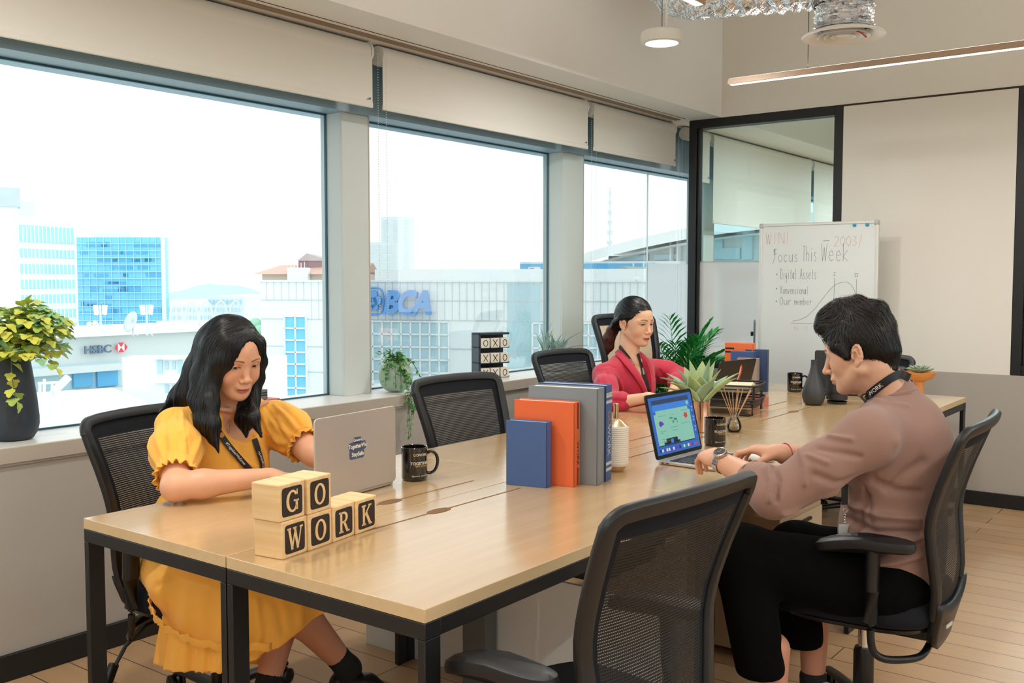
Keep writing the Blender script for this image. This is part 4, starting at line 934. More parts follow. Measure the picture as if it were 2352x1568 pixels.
# ---------- letter blocks
def block(letter, label, loc, rotz, s=0.083):
    t = thing('letter_block', label, 'wooden block', loc, rotz, 'wooden letter blocks spelling out two words')
    b = MB(); b.box((0, 0, s / 2), (s, s, s)); b.build('block_body', 'pine', t, bevel=0.003, seg=3)
    # letter side faces +X of the block's own frame
    m4 = frame4((s / 2 + 0.0004, 0, s / 2), (0, 1, 0), (0, 0, 1)); q = s * 0.395; b = MB(); pts = []
    for k_ in range(40):
        a = 2 * math.pi * k_ / 40; pts.append((q * math.copysign(abs(math.cos(a)) ** 0.22, math.cos(a)), q * math.copysign(abs(math.sin(a)) ** 0.22, math.sin(a))))
    b.add([(x, y, 0) for x, y in pts], [tuple(range(40))], 0, m4); b.build('dark_square', darkwood, t)
    b = MB(); z = 0.0007; k = s * 0.30
    def bar(x0, y0, x1, y1, w):
        a = Vector((x0, y0, 0)); c = Vector((x1, y1, 0)); d = (c - a).normalized(); n_ = Vector((-d.y, d.x, 0)) * w / 2
        b.add([((p.x) * k, (p.y) * k, z) for p in (a - n_, c - n_, c + n_, a + n_)], [(0, 1, 2, 3)], 0, m4)
    def ring(cx, cy, rx, ry, w1, w2, a0=0, a1=360, n=36):
        vs = []
        for i in range(n + 1):
            a = R_(a0 + (a1 - a0) * i / n); vs += [((cx + rx * math.cos(a)) * k, (cy + ry * math.sin(a)) * k, z), ((cx + (rx - w1) * math.cos(a)) * k, (cy + (ry - w2) * math.sin(a)) * k, z)]
        b.add(vs, [(2 * i, 2 * i + 2, 2 * i + 3, 2 * i + 1) for i in range(n)], 0, m4)
    def ser(x, y, w=0.52): bar(x - w / 2, y, x + w / 2, y, 0.17)
    if letter == 'O': ring(0, 0, 0.78, 1.0, 0.36, 0.2)
    if letter == 'G': ring(0.02, 0, 0.8, 1.0, 0.36, 0.2, 40, 332); bar(0.62, 1.0, 0.62, 0.5, 0.14); bar(0.55, -0.85, 0.55, 0.02, 0.3); ser(0.5, 0.0, 0.68)
    if letter == 'W':
        bar(-0.78, 0.92, -0.38, -0.98, 0.30); bar(-0.38, -0.98, -0.02, 0.8, 0.16); bar(-0.05, 0.92, 0.36, -0.98, 0.30); bar(0.36, -0.98, 0.8, 0.92, 0.16); ser(-0.78, 0.92, .5); ser(-0.05, 0.92, .46); ser(0.82, 0.92, .42)
    if letter == 'R': bar(-0.45, 0.95, -0.45, -0.95, 0.33); ser(-0.45, -0.92, .66); ser(-0.55, 0.92, .46); ring(-0.1, 0.45, 0.66, 0.55, 0.34, 0.2, -90, 90); bar(-0.45, 0.9, -0.1, 0.9, .2); bar(-0.45, 0.0, -0.1, 0.0, .2); bar(0.0, 0.0, 0.5, -0.95, 0.32); ser(0.6, -0.92, .44)
    if letter == 'K': bar(-0.48, 0.95, -0.48, -0.95, 0.33); ser(-0.48, -0.92, .66); ser(-0.48, 0.92, .66); bar(-0.35, -0.05, 0.5, 0.92, 0.18); bar(-0.1, 0.2, 0.52, -0.95, 0.34); ser(0.5, 0.92, .5); ser(0.55, -0.92, .52)
    b.build('letter', 'pine', t); return t
bd = Vector((-0.045, 0.323, 0)).normalized(); bn = Vector((bd.y, -bd.x, 0)); brot = math.atan2(bn.y, bn.x); s_ = 0.0835
o_ = Vector((-1.700, 1.414, TZ)) - bn * s_ / 2
block('W', 'wooden block with letter W, bottom left of the stack under the G block', o_ + bd * s_ * 0.5 - bn * 0.003, brot)
block('O', 'wooden block with letter O in the bottom row, between W and R blocks', o_ + bd * s_ * 1.5 , brot)
block('R', 'wooden block with letter R in the bottom row beside the K block', o_ + bd * s_ * 2.51 , brot + 0.02)
block('K', 'wooden block with letter K at the right end of the bottom row', o_ + bd * s_ * 3.54 + bn * 0.002, brot)
block('G', 'wooden block with letter G on top of the W block', o_ + bd * (s_ * 0.46) - bn * 0.006 + Vector((0, 0, 0.0835)), brot - 0.02)
block('O', 'wooden block with letter O in the top row beside the G block', o_ + bd * (s_ * 1.5) - bn * 0.001 + Vector((0, 0, 0.0835)), brot)

# ---------- mugs
mugm = mat('black_glaze', S(16, 15, 16), 0.08, coat=0.6)
def mug(label, loc, ang, hang):
    t = thing('mug', label, 'mug', loc, 0, 'black printed mugs on the desks')
    H, R = 0.104, 0.0405
    b = MB(); b.lathe([(0.001, 0.0), (0.034, 0.0), (0.038, 0.003), (R, 0.008), (R, H - 0.006), (R + 0.0008, H - 0.002), (R - 0.001, H), (R - 0.003, H - 0.002), (R - 0.0035, 0.012), (0.034, 0.008), (0.001, 0.008)], seg=56, cap=False); b.build('cup', mugm, t)
    b = MB(); pts = [Vector((R - 0.002, 0, 0.082)), Vector((R + 0.012, 0, 0.088)), Vector((R + 0.026, 0, 0.078)), Vector((R + 0.031, 0, 0.055)), Vector((R + 0.024, 0, 0.032)), Vector((R + 0.010, 0, 0.021)), Vector((R - 0.002, 0, 0.022))]
    b.tube(catmull(pts, 5), 0.0052, 10, flat=1.3, up=(0, 1, 0), M4=Matrix.Rotation(hang, 4, 'Z')); b.build('handle', mugm, t)
    def wrap(s, z, size, mm, nm, da=0.0, sx=1.0, bold=0.0):
        vs, fs = text_mesh(s, size, bold=bold, sx=sx); V = []
        for x, y, _ in vs:
            a = ang + da + x / R; V.append(((R + 0.0004) * math.cos(a), (R + 0.0004) * math.sin(a), z + y))
        b = MB(); b.add(V, fs); b.build(nm, mm, t)
    wrap('GO', 0.082, 0.0105, gold, 'print_gold_line', -0.36, bold=0.012); wrap('WORK', 0.082, 0.0105, pwhite, 'print_white_line', 0.17, bold=0.012)
    wrap('TOGETHER', 0.056, 0.0125, pwhite, 'print_slogan', 0.0, bold=0.015); wrap('We Grow', 0.048, 0.010, gold, 'print_script', 0.1); wrap('@gowork   gowork.id', 0.018, 0.0062, pwhite, 'print_footer'); return t
mug('black printed mug beside the silver laptop of the woman in yellow', (-2.076, 2.245, TZ), R_(-20), R_(42))
mug('black printed mug in front of the rose gold plant pot', (-1.617, 3.395, TZ), R_(-24), R_(120))
mug('black printed mug by the whiteboard, left of the dark vases', (-2.050, 5.30, TZ), R_(-58), R_(30))

# ---------- standing books
def book(name, label, corner, u, L, T, H, cover, pages='paper', group=None, spine=None, zt=TZ, lean=0):
    """cover face runs from `corner` along u for L; thickness T goes away from the viewer; spine at the far end of u"""
    u = Vector((u[0], u[1], 0)).normalized(); n_ = Vector((-u.y, u.x, 0)); t = thing(name, label, 'book', (corner[0], corner[1], zt), math.atan2(u.y, u.x), group)
    cv = mat('cover_' + label[:12].replace(' ', '_'), cover, 0.45, bump=0.1, bscale=500)
    b = MB(); b.box((L / 2, 0.002, H / 2), (L, 0.004, H)); b.box((L / 2, T - 0.002, H / 2), (L, 0.004, H)); b.box((L - 0.002, T / 2, H / 2), (0.004, T, H)); b.build('cover', cv, t, bevel=0.0012)
    b = MB(); b.box((L / 2 - 0.004, T / 2, H / 2), (L - 0.012, T - 0.009, H - 0.007)); b.build('page_block', mat('page_paper', S(226, 222, 210), 0.8), t)
    return t, cv
BG = 'boxed books standing on the desk seam'
ub = Vector((0.130, 0.027, 0)).normalized(); un = Vector((-ub.y, ub.x, 0)); c0 = Vector((-1.806, 2.358, 0))
t, _ = book('book', 'small plain blue book, nearest and shortest of the four standing books', c0, ub, 0.134, 0.036, 0.196, S(66, 96, 148), group=BG)
p1_ = c0 + un * 0.046 + ub * 0.018
t, _ = book('book', 'orange book with black spine print standing between the blue and grey ones', p1_ - ub * 0.012, ub, 0.197, 0.046, 0.253, S(226, 104, 56), group=BG)
def spine_text(t, L, T, H, s, z0, size, m_, nm, bold=0.01, face=1, rot=1, sx=1.0, off=0.0):
    b = MB(); add_text(b, s, frame4((L + 0.0006, T / 2 + off, z0), (0, 0, -1), (0, 1, 0)), size, bold=bold, sx=sx); b.build(nm, m_, t)
spine_text(t, 0.197, 0.046, 0.253, 'GO', 0.150, 0.024, mat('orange_gold', S(196, 120, 50), 0.5), 'spine_gold_word', off=0.004); spine_text(t, 0.197, 0.046, 0.253, 'WORK', 0.098, 0.024, pdark, 'spine_dark_word', off=0.004)
b = MB()
for z0, z1 in ((0.172, 0.25), (0.003, 0.056)):
    for y in (0.023, 0.030): b.box((0.1975, y, (z0 + z1) / 2), (0.001, 0.0028, z1 - z0))
b.build('spine_stripes', pdark, t)
b = MB(); b.box((0.105, -0.0004, 0.10), (0.005, 0.001, 0.058)); b.build('white_label', pwhite, t)
p2_ = p1_ + un * 0.052 + ub * 0.012
t, _ = book('book', 'tall grey book with a plain spine between the orange and dark blue ones', p2_, ub, 0.226, 0.060, 0.292, S(128, 136, 142), group=BG)
p3_ = p2_ + un * 0.064 + ub * 0.004
t, _ = book('book', 'tall blue book with silver bands and lettering on its spine, farthest of four', p3_, ub, 0.226, 0.052, 0.296, S(58, 88, 140), group=BG)
silver = mat('print_silver', S(190, 192, 190), 0.45)
spine_text(t, 0.226, 0.052, 0.296, 'GO', 0.192, 0.034, mat('blue_gold', S(150, 130, 90), 0.5), 'spine_gold_word', sx=0.9); spine_text(t, 0.226, 0.052, 0.296, 'WORK', 0.125, 0.034, silver, 'spine_silver_word', sx=0.9)
b = MB()
for z in (0.244, 0.262, 0.270, 0.036, 0.054): b.box((0.2265, 0.026, z), (0.001, 0.050, 0.009 if z not in (0.270,) else 0.004))
b.build('spine_bands', silver, t)

# ---------- ribbed ceramic bottle with gold neck
t = thing('ceramic_bottle', 'white ribbed ceramic bottle with gold neck, behind the blue spine', 'bottle', (-1.655, 2.745, TZ))
prof = [(0.001, 0.0), (0.024, 0.0), (0.030, 0.004), (0.040, 0.020)]
b = MB(); b.lathe([(0.001, 0.0), (0.024, 0.0), (0.029, 0.004), (0.0385, 0.019)], seg=8); b.build('clay_base', mat('clay_tan', S(206, 168, 120), 0.6), t)
pr = [(0.0385, 0.019), (0.042, 0.026)]
for q in range(17):
    z = 0.03 + q * 0.0066; pr += [(0.0425, z), (0.0412, z + 0.0033)]
pr += [(0.0425, 0.142), (0.040, 0.148)]
b = MB(); b.lathe(pr, seg=48, cap=False); b.build('ribbed_body', mat('white_ceramic', S(232, 224, 208), 0.35), t)
b = MB(); b.lathe([(0.040, 0.148), (0.022, 0.163), (0.0085, 0.170), (0.008, 0.212), (0.0095, 0.214), (0.0095, 0.218), (0.006, 0.219)], seg=32, cap=True); b.build('gold_neck', mat('pale_gold', (0.80, 0.62, 0.36, 1), 0.22, 1.0), t)

# ---------- laptops
silv = mat('laptop_silver', S(198, 190, 182), 0.35, 0.55); keyb = mat('keyboard_black', S(22, 23, 26), 0.5)
def rrect(w, h, r, n=6):
    P = []
    for cx, cy, a0 in ((w / 2 - r, h / 2 - r, 0), (-w / 2 + r, h / 2 - r, 90), (-w / 2 + r, -h / 2 + r, 180), (w / 2 - r, -h / 2 + r, 270)):
        for q in range(n + 1): a = R_(a0 + 90 * q / n); P.append((cx + r * math.cos(a), cy + r * math.sin(a)))
    return P
def laptop(name, label, hinge, yaw, w, d, tilt, h, body, lidm=None, thick=0.014):
    """hinge = middle of the hinge on the desk; the base runs along local +X, the lid rises tilted by `tilt` (radians, back)"""
    t = thing(name, label, 'laptop', hinge, yaw)
    b = MB(); P = rrect(d, w, 0.012); b.prism(P, 0.002, thick * 0.75, 0, Matrix.Translation((d / 2, 0, 0))); b.build('base', body, t, bevel=0.0015)
    b = MB(); b.box((d * 0.40, 0, thick * 0.75 + 0.0003), (d * 0.48, w * 0.86, 0.0012)); kb = b.build('keyboard', keyb, t)
    b = MB()
    for r in range(5):
        for c in range(13): b.box((d * 0.20 + r * d * 0.094 + 0.002, -w * 0.395 + c * w * 0.066, thick * 0.75 + 0.0014), (d * 0.078, w * 0.055, 0.0016))
    b.build('keys', mat('key_black', S(30, 31, 34), 0.4), kb, bevel=0.0006)
    b = MB(); b.box((d * 0.80, 0, thick * 0.75 + 0.0003), (d * 0.26, w * 0.36, 0.0008)); b.build('trackpad', mat('trackpad_grey', S(176, 176, 178), 0.3, 0.3), t)
    zx = Vector((-math.sin(tilt), 0, math.cos(tilt))); nx = Vector((math.cos(tilt), 0, math.sin(tilt)))
    m4 = frame4(Vector((0, 0, thick * 0.8)) + zx * h / 2, (0, 1, 0), zx)
    b = MB(); b.prism(rrect(w, h, 0.012), -0.0055, 0.0, 0, m4); lid = b.build('lid', lidm or body, t, bevel=0.0012)
    return t, lid, m4
hx, hy = (-2.045 - 2.078) / 2, (1.81 + 2.158) / 2
yw = math.atan2(2.158 - 1.81, -2.078 + 2.045) - math.pi / 2 + math.pi  # base runs towards the woman (-X)
t, lid, m4 = laptop('laptop', 'silver laptop with a round-lettered sticker on its lid, used by the woman in yellow', (hx, hy, TZ), yw, 0.350, 0.232, 0.0, 0.228, silv)
b = MB(); b.prism(rrect(0.335, 0.212, 0.008), 0.0002, 0.0008, 0, m4); b.build('screen', mat('screen_dim', S(30, 40, 60), 0.15, emit=S(150, 170, 200), emit_s=0.3), lid)
stk = MB(); stm = [mat('sticker_navy', S(70, 84, 116), 0.5), mat('sticker_cream', S(236, 230, 214), 0.5)]
mb_ = m4 @ Matrix.Translation((0.0, 0.008, -0.0060)) @ Matrix.Rotation(math.pi, 4, 'Y') @ Matrix.Scale(1.45, 4)
for (cx, cy, w_, h_) in ((0, 0.018, .026, .012), (0, 0.006, .052, .017), (-0.002, -0.010, .044, .018)):
    stk.add([(cx + x, cy + y, 0) for x, y in rrect(w_, h_, 0.0055)], [tuple(range(28))], 0, mb_)
stk.add([], [])
for s, y, z_, sx in (('Gowork', 0.018, 0.0075, 1), ('TogetherWe', 0.006, 0.0115, 0.9), ('StaySafe', -0.010, 0.0115, 0.95)): add_text(stk, s, mb_ @ Matrix.Translation((0, y, 0.0004)), z_, 1, bold=0.03, sx=sx)
stk.build('sticker', stm, lid)
# man's laptop with map dashboard
t, lid, m4 = laptop('laptop', 'open silver laptop showing a dashboard of small coloured maps, used by the man', (-1.5965, 3.082, TZ), R_(-3), 0.306, 0.214, math.asin(0.235), 0.222, silv, mat('lid_black', S(26, 26, 30), 0.3))
def scr(b, x0, y0, x1, y1, mi, z=0.0012):
    b.add([(x0, y0, z), (x1, y0, z), (x1, y1, z), (x0, y1, z)], [(0, 1, 2, 3)], mi, m4)
b = MB(); b.prism(rrect(0.300, 0.215, 0.008), 0.0002, 0.0009, 0, m4); b.build('bezel', mat('bezel_black', S(12, 12, 14), 0.12), lid)
def em(name, c, k=1.0): return mat(name, (0.02, 0.02, 0.02, 1), 0.15, emit=c, emit_s=k)
sc_m = [em('scr_blue', S(36, 92, 178)), em('scr_dark', S(34, 52, 90)), em('scr_azure', S(50, 120, 206)), em('scr_green', S(128, 186, 168)), em('scr_purple', S(92, 46, 160)), em('scr_red', S(190, 48, 52)), em('scr_map', S(54, 130, 96)), em('scr_text', S(86, 122, 112)), em('scr_white', S(200, 210, 216)), em('scr_night', S(16, 24, 36))]
W2, H2 = 0.142, 0.098; b = MB()
# screen content laid out as seen by the man (x to his right = -Y)
b2 = MB()
def R(x0, y0, x1, y1, mi, z=0.0012): b2.add([(-W2 + x0 * 2 * W2, H2 - y1 * 2 * H2, z), (-W2 + x1 * 2 * W2, H2 - y1 * 2 * H2, z), (-W2 + x1 * 2 * W2, H2 - y0 * 2 * H2, z), (-W2 + x0 * 2 * W2, H2 - y0 * 2 * H2, z)], [(0, 1, 2, 3)], mi, m4)
R(0, 0, 1, 1, 0, .0011); R(0.06, 0.05, 0.92, 0.13, 1, .0013); R(0.06, 0.13, 0.92, 0.25, 2, .0014); R(0.84, 0.15, 0.90, 0.21, 3, .0016)
R(0.06, 0.30, 0.90, 0.84, 3, .0015); R(0.11, 0.24, 0.86, 0.31, 3, .0016); R(0.18, 0.80, 0.55, 0.84, 9, .0017); R(0.24, 0.74, 0.50, 0.84, 9, .0017); R(0.34, 0.76, 0.40, 0.83, 2, .0018)
R(0.06, 0.845, 0.90, 0.86, 9, .0017)
for x, y, w_ in ((.16, .335, .16), (.45, .335, .06), (.68, .30, .16), (.14, .60, .14), (.14, .63, .09), (.38, .56, .20), (.64, .53, .20), (.42, .62, .12), (.14, .74, .12), (.14, .78, .2)): R(x, y, x + w_, y + 0.007, 7, .0017)
def blob(cx, cy, rx, ry, mi, seed):
    rr = random.Random(seed); P = []
    for q in range(14): a = 2 * math.pi * q / 14; k_ = rr.uniform(.65, 1.1); P.append((-W2 + (cx + rx * k_ * math.cos(a)) * 2 * W2, H2 - (cy + ry * k_ * math.sin(a)) * 2 * H2, .0018))
    b2.add(P[::-1], [tuple(range(14))], mi, m4)
blob(.19, .47, .055, .055, 4, 2); blob(.78, .40, .055, .055, 5, 3); blob(.44, .40, .05, .02, 6, 4); blob(.53, .43, .045, .025, 6, 5); blob(.47, .47, .02, .035, 6, 6); blob(.56, .485, .014, .02, 6, 8)
rr = random.Random(5)
for q in range(18): x = .05 + q * .05; R(x, .905, x + .036, .955, rr.choice([2, 5, 8, 6, 9, 4, 8]), .0016)
for q in range(10): R(.95, .2 + q * .06, .965, .225 + q * .06, 8 if q % 3 else 9, .0015)
b2.build('screen', sc_m, lid)
b = MB()
for x in (0.022, 0.040): b.box((x, -0.153, 0.006), (0.009, 0.002, 0.003))
b.build('ports', pdark, t)

# ---------- agave in a rose gold pot
copper = mat('rose_gold', (0.86, 0.55, 0.42, 1), 0.14, 1.0, bump=0.05, bscale=15)
ax_, ay_ = -1.815, 3.665
t = thing('potted_agave', 'broad grey green agave in a shiny rose gold pot in the middle of the desks', 'potted plant', (ax_, ay_, TZ))
b = MB(); b.lathe([(0.001, 0.0), (0.036, 0.0), (0.039, 0.003), (0.0415, 0.12), (0.0435, 0.122), (0.0435, 0.128), (0.040, 0.128), (0.039, 0.10), (0.001, 0.10)], seg=48, cap=False); b.build('pot', copper, t)
agm = mat('agave_leaf', S(166, 184, 128), 0.5, var=0.16, vscale=9, bump=0.1, bscale=40, stretch=(1, 1, 0.25)); agm2 = mat('agave_leaf_blue', S(150, 176, 144), 0.5, var=0.14, vscale=9)
def blade(root, az, el0, el1, L, wmax, mt, thick=0.006, tip=1.0, n=14, wpk=0.42, fold=0.25, name='leaf', parent=None, twist=0.0, spine=True, start=0.35):
    p = Vector(root); pts = []; el = el0; dirs = []
    for i in range(n + 1):
        s = i / n; e = R_(el0 + (el1 - el0) * s); a = az + twist * s; d = Vector((math.cos(a) * math.cos(e), math.sin(a) * math.cos(e), math.sin(e))); dirs.append(d)
        pts.append(p.copy()); p = p + d * (L / n)
    b = MB(); top = []; bot = []
    for i, (q, d) in enumerate(zip(pts, dirs)):
        s = i / n
        wv = wmax * (start + (1 - start) * math.sin(min(1, s / wpk) * math.pi / 2)) if s < wpk else wmax * max(0.0, 1 - ((s - wpk) / (1 - wpk)) ** 1.7)
        wv = max(wv, 0.0006); side = d.cross(Vector((0, 0, 1))).normalized(); up = side.cross(d).normalized()
        rt = []; rb = []
        for k_ in range(-3, 4):
            u = k_ / 3; off = up * (fold * wv * u * u); th = thick * (1 - abs(u)) ** 0.7 * (1 - s * 0.8)
            rt.append(q + side * (wv * u) + off); rb.append(q + side * (wv * u) + off - up * th)
        top.append(rt); bot.append(rb[::-1])
    vs = [a + c for a, c in zip(top, bot)]; m_ = 14
    V = [v for r in vs for v in r]; F = [(i * m_ + k_, i * m_ + (k_ + 1) % m_, (i + 1) * m_ + (k_ + 1) % m_, (i + 1) * m_ + k_) for i in range(n) for k_ in range(m_)]
    b.add(V, F, 0, None, True); return b
rr = random.Random(11)
def azim(px_right, toward):  # direction in the floor plane from screen-right and towards-viewer amounts
    v = Vector((RGT.x, RGT.y)) * px_right - Vector((FWD.x, FWD.y)) * toward; return math.atan2(v.y, v.x)
LV = [(-1, .15, 70, 8, .20, .027), (-.9, .5, 62, 12, .185, .03), (-.15, 1, 78, 60, .145, .034), (.35, 1, 68, 48, .15, .030), (.85, .5, 60, 30, .19, .026), (1, .1, 62, 34, .20, .024), (.9, -.4, 58, 40, .17, .024), (.25, -.9, 74, 60, .20, .026), (-.4, -.9, 70, 55, .18, .027),
      (-.9, -.4, 66, 34, .18, .028), (-.45, .6, 72, 58, .155, .030), (.5, .3, 78, 66, .17, .024), (.1, .2, 86, 84, .20, .018), (-.1, -.2, 84, 78, .19, .02), (.3, -.2, 80, 74, .19, .02), (-.6, .1, 76, 60, .18, .026), (-1, .35, 52, 2, .19, .02)]
for i, (rx_, tw, e0, e1, L, wd) in enumerate(LV):
    az = azim(rx_, tw); blade((math.cos(az) * 0.012, math.sin(az) * 0.012, 0.10), az, e0 * .93, e1 * .84, L * 1.04, wd * 1.32, None, 0.006, fold=0.30, start=.5).build('leaf', agm if i % 3 else agm2, t, angle=180)

# ---------- reed diffuser
gl = glass_mat('clear_glass', (0.93, 0.95, 0.95), 0.02, 1.3); liq = glass_mat('diffuser_oil', (0.93, 0.86, 0.66), 0.02, 0.6)
t = thing('reed_diffuser', 'small clear glass bottle holding wooden reed sticks beside the mug', 'diffuser', (-1.700, 3.745, TZ))
b = MB(); b.lathe([(0.001, 0.0), (0.022, 0.0), (0.029, 0.010), (0.0305, 0.022), (0.024, 0.044), (0.013, 0.062), (0.012, 0.074), (0.0175, 0.080), (0.0175, 0.083), (0.010, 0.083), (0.0105, 0.062), (0.022, 0.042), (0.028, 0.022), (0.026, 0.010), (0.020, 0.004), (0.001, 0.004)], seg=36, cap=False); b.build('bottle', gl, t)
b = MB(); b.lathe([(0.001, 0.005), (0.019, 0.005), (0.025, 0.010), (0.0265, 0.018), (0.001, 0.018)], seg=30, cap=False); b.build('scented_oil', liq, t)
reed = mat('reed_wood', S(206, 164, 122), 0.7); rr = random.Random(2)
for i, (sx, ty, hgt) in enumerate(((-.055, .0, .172), (-.04, .2, .176), (-.012, -.4, .17), (.012, .1, .178), (.022, .6, .172), (.03, -.3, .18), (.06, .0, .172), (.066, .3, .168), (-.02, .5, .165))):
    d = Vector((RGT.x, RGT.y, 0)) * sx * 1.05 + Vector((FWD.x, FWD.y, 0)) * (ty * 0.04)
    b = MB(); b.tube([-d * 0.18 + Vector((0, 0, 0.012)), d + Vector((0, 0, hgt))], 0.0017, 7); b.build('reed', reed, t)

# ---------- letter tray, laptop with figure sticker, books at the far end
wire = mat('wire_mesh_black', S(30, 31, 34), 0.45)
tyaw = R_(14); t = thing('letter_tray', 'two-level black wire letter tray with papers behind the reed diffuser', 'letter tray', (-1.99, 4.30, TZ + 0.001), tyaw)
for lv, z in enumerate((0.035, 0.10)):
    w_, d_ = 0.30, 0.24
    b = MB(); b.tube([(p[0], p[1], z + 0.035) for p in rrect(w_ + 0.02, d_ + 0.02, 0.03, 4)], 0.0042, 8, closed=True); sh = b.build('tray_rim', wire, t)
    b = MB(); P = rrect(w_, d_, 0.02, 4); Q = rrect(w_ + 0.02, d_ + 0.02, 0.03, 4); n_ = len(P)
    b.add([(x, y, z) for x, y in P] + [(x, y, z + 0.035) for x, y in Q], [(i, (i + 1) % n_, n_ + (i + 1) % n_, n_ + i) for i in range(n_)] + [tuple(range(n_))]); b.uv = {i: (v[0] + v[2], v[1]) for i, v in enumerate(b.v)}; b.build('tray_mesh', M.setdefault('traymesh', mesh_fabric('tray_wire', S(36, 38, 40), 0.6, 0.003)), t)
for s in (-1, 1):
    b = MB(); b.tube([(s * 0.13, -0.115, 0.070), (s * 0.14, -0.135, 0.055), (s * 0.14, -0.135, 0.006), (s * 0.12, -0.125, 0.004), (s * 0.08, -0.12, 0.005)], 0.006, 8); b.build('tray_foot', wire, t)
    b = MB(); b.tube([(s * 0.14, 0.115, 0.004), (s * 0.14, 0.12, 0.135)], 0.005, 8); b.tube([(s * 0.14, -0.1, 0.07), (s * 0.14, -0.105, 0.135)], 0.005, 8); b.build('tray_post', wire, t)
t2 = thing('paper_stack', 'cream paper stack lying in the upper level of the black letter tray', 'papers', (-2.00, 4.30, TZ + 0.101), tyaw)
b = MB(); b.box((0, 0, 0.014), (0.25, 0.19, 0.026)); b.box((0.01, 0.0, 0.030), (0.23, 0.17, 0.004), rot=(0, 0, 0.1)); b.build('sheets', mat('paper_cream', S(222, 204, 172), 0.8), t2, bevel=0.001)
t2 = thing('pink_folder', 'translucent pink folder sticking out under the letter tray', 'folder', (-1.93, 4.52, TZ), 0.3)
b = MB(); b.box((0, 0, 0.031), (0.10, 0.01, 0.052)); b.build('folder_sheet', mat('folder_pink', S(226, 150, 136), 0.4), t2)
yk = R_(165)
t, lid, m4 = laptop('laptop', 'open black laptop with a red and white sticker on its lid behind the tray', (-2.13, 4.62, TZ), R_(172), 0.33, 0.22, 0.25, 0.215, mat('laptop_black', S(34, 30, 30), 0.35))
mb_ = m4 @ Matrix.Translation((-0.02, 0.01, -0.0060)) @ Matrix.Rotation(math.pi, 4, 'Y'); b = MB()
b.add([(x + .004, y, 0) for x, y in ((0, .07), (.014, .075), (.03, .04), (.022, -.02), (.03, -.05), (-.012, -.055), (-.03, -.03), (-.012, -.02), (.0, .02))], [tuple(range(9))], 0, mb_)
b.add([(x + .004, y, .0005) for x, y in ((.002, .062), (.012, .064), (.016, .03), (.006, -.01), (-.006, -.02), (.004, .02))], [tuple(range(6))], 1, mb_); b.build('sticker', [mat('sticker_red', S(200, 40, 44), 0.4), mat('sticker_white', S(228, 220, 210), 0.4)], lid)
BF = 'books standing at the far end of the desks'
uf = Vector((0.985, 0.17, 0))
t, _ = book('book', 'tall orange book with two black bars, leftmost of the far standing books', (-2.555, 5.235), uf, 0.16, 0.055, 0.265, S(230, 112, 62), group=BF, zt=TZ)
b = MB(); 
for z in (0.215, 0.235): b.box((0.028, -0.0006, z), (0.050, 0.0012, 0.009))
b.build('spine_bars', pdark, t); t.location = (-2.40, 5.15, TZ); t.rotation_euler.z = R_(8)
t, _ = book('book', 'blue book standing between the tall orange one and the grey one', (-2.33, 5.075), uf, 0.13, 0.045, 0.225, S(64, 88, 138), group=BF)
t, _ = book('book', 'darker blue book standing behind, right of the orange book at the far end', (-2.285, 5.165), uf, 0.12, 0.05, 0.232, S(58, 76, 112), group=BF)
t, _ = book('book', 'taupe grey book with faint white lettering, rightmost of the far standing books', (-2.265, 5.015), uf, 0.115, 0.030, 0.195, S(160, 142, 128), group=BF)
b = MB(); add_text(b, 'GOWORK', frame4((0.088, -0.0008, 0.075), (1, 0.0, 0.12), (0, 0, 1)), 0.010, bold=0.01); b.build('cover_lettering', pwhite, t)
# edge-on display with camera
t = thing('thin_display', 'thin dark display seen edge-on beside the whiteboard\'s left frame', 'display', (-2.36, 5.46, TZ), R_(23.4))
b = MB(); b.box((0, 0, 0.21), (0.012, 0.30, 0.34)); b.build('screen_slab', mat('slab_grey', S(84, 92, 98), 0.4), t, bevel=0.003)
b = MB(); b.box((0.02, 0, 0.006), (0.12, 0.18, 0.012)); b.build('stand_foot', 'black', t, bevel=0.003); b = MB(); b.box((0.016, 0, 0.05), (0.02, 0.04, 0.10)); b.build('stand_neck', 'black', t)
b = MB(); b.box((-0.014, 0.06, 0.30), (0.016, 0.018, 0.026)); b.build('camera_clip', 'black', t, bevel=0.004)
# dark vases
vm = mat('vase_charcoal', S(58, 60, 62), 0.45, bump=0.15, bscale=250)
t = thing('vase', 'charcoal teardrop vase standing in front, its narrow neck upright', 'vase', (-1.760, 4.80, TZ), 0, 'charcoal teardrop vases')
b = MB(); b.lathe([(0.001, 0), (0.036, 0.0), (0.046, 0.008), (0.055, 0.035), (0.056, 0.055), (0.050, 0.085), (0.038, 0.12), (0.024, 0.155), (0.0165, 0.19), (0.0155, 0.215), (0.0165, 0.222), (0.013, 0.222), (0.012, 0.19), (0.001, 0.17)], seg=48, cap=False); b.build('vase_body', vm, t)
t = thing('vase', 'taller charcoal vase with a bent neck, right behind the teardrop one', 'vase', (-1.685, 4.92, TZ), 0, 'charcoal teardrop vases')
pts = [Vector(p) for p in ((0, 0, 0.0), (0, 0, 0.03), (-0.001, 0, 0.07), (-0.006, -0.004, 0.12), (-0.016, -0.012, 0.16), (-0.028, -0.02, 0.20), (-0.032, -0.024, 0.235), (-0.026, -0.02, 0.265), (-0.016, -0.012, 0.29))]
P_ = catmull(pts, 4); rs = list(np.interp(np.linspace(0, 1, len(P_)), [0, .1, .25, .45, .6, .75, .9, 1], [0.045, 0.052, 0.055, 0.046, 0.032, 0.019, 0.015, 0.016])); b = MB(); b.tube(P_, rs, 36); b.build('vase_body', mat('vase_dark', S(44, 44, 46), 0.5, bump=0.15, bscale=250), t)
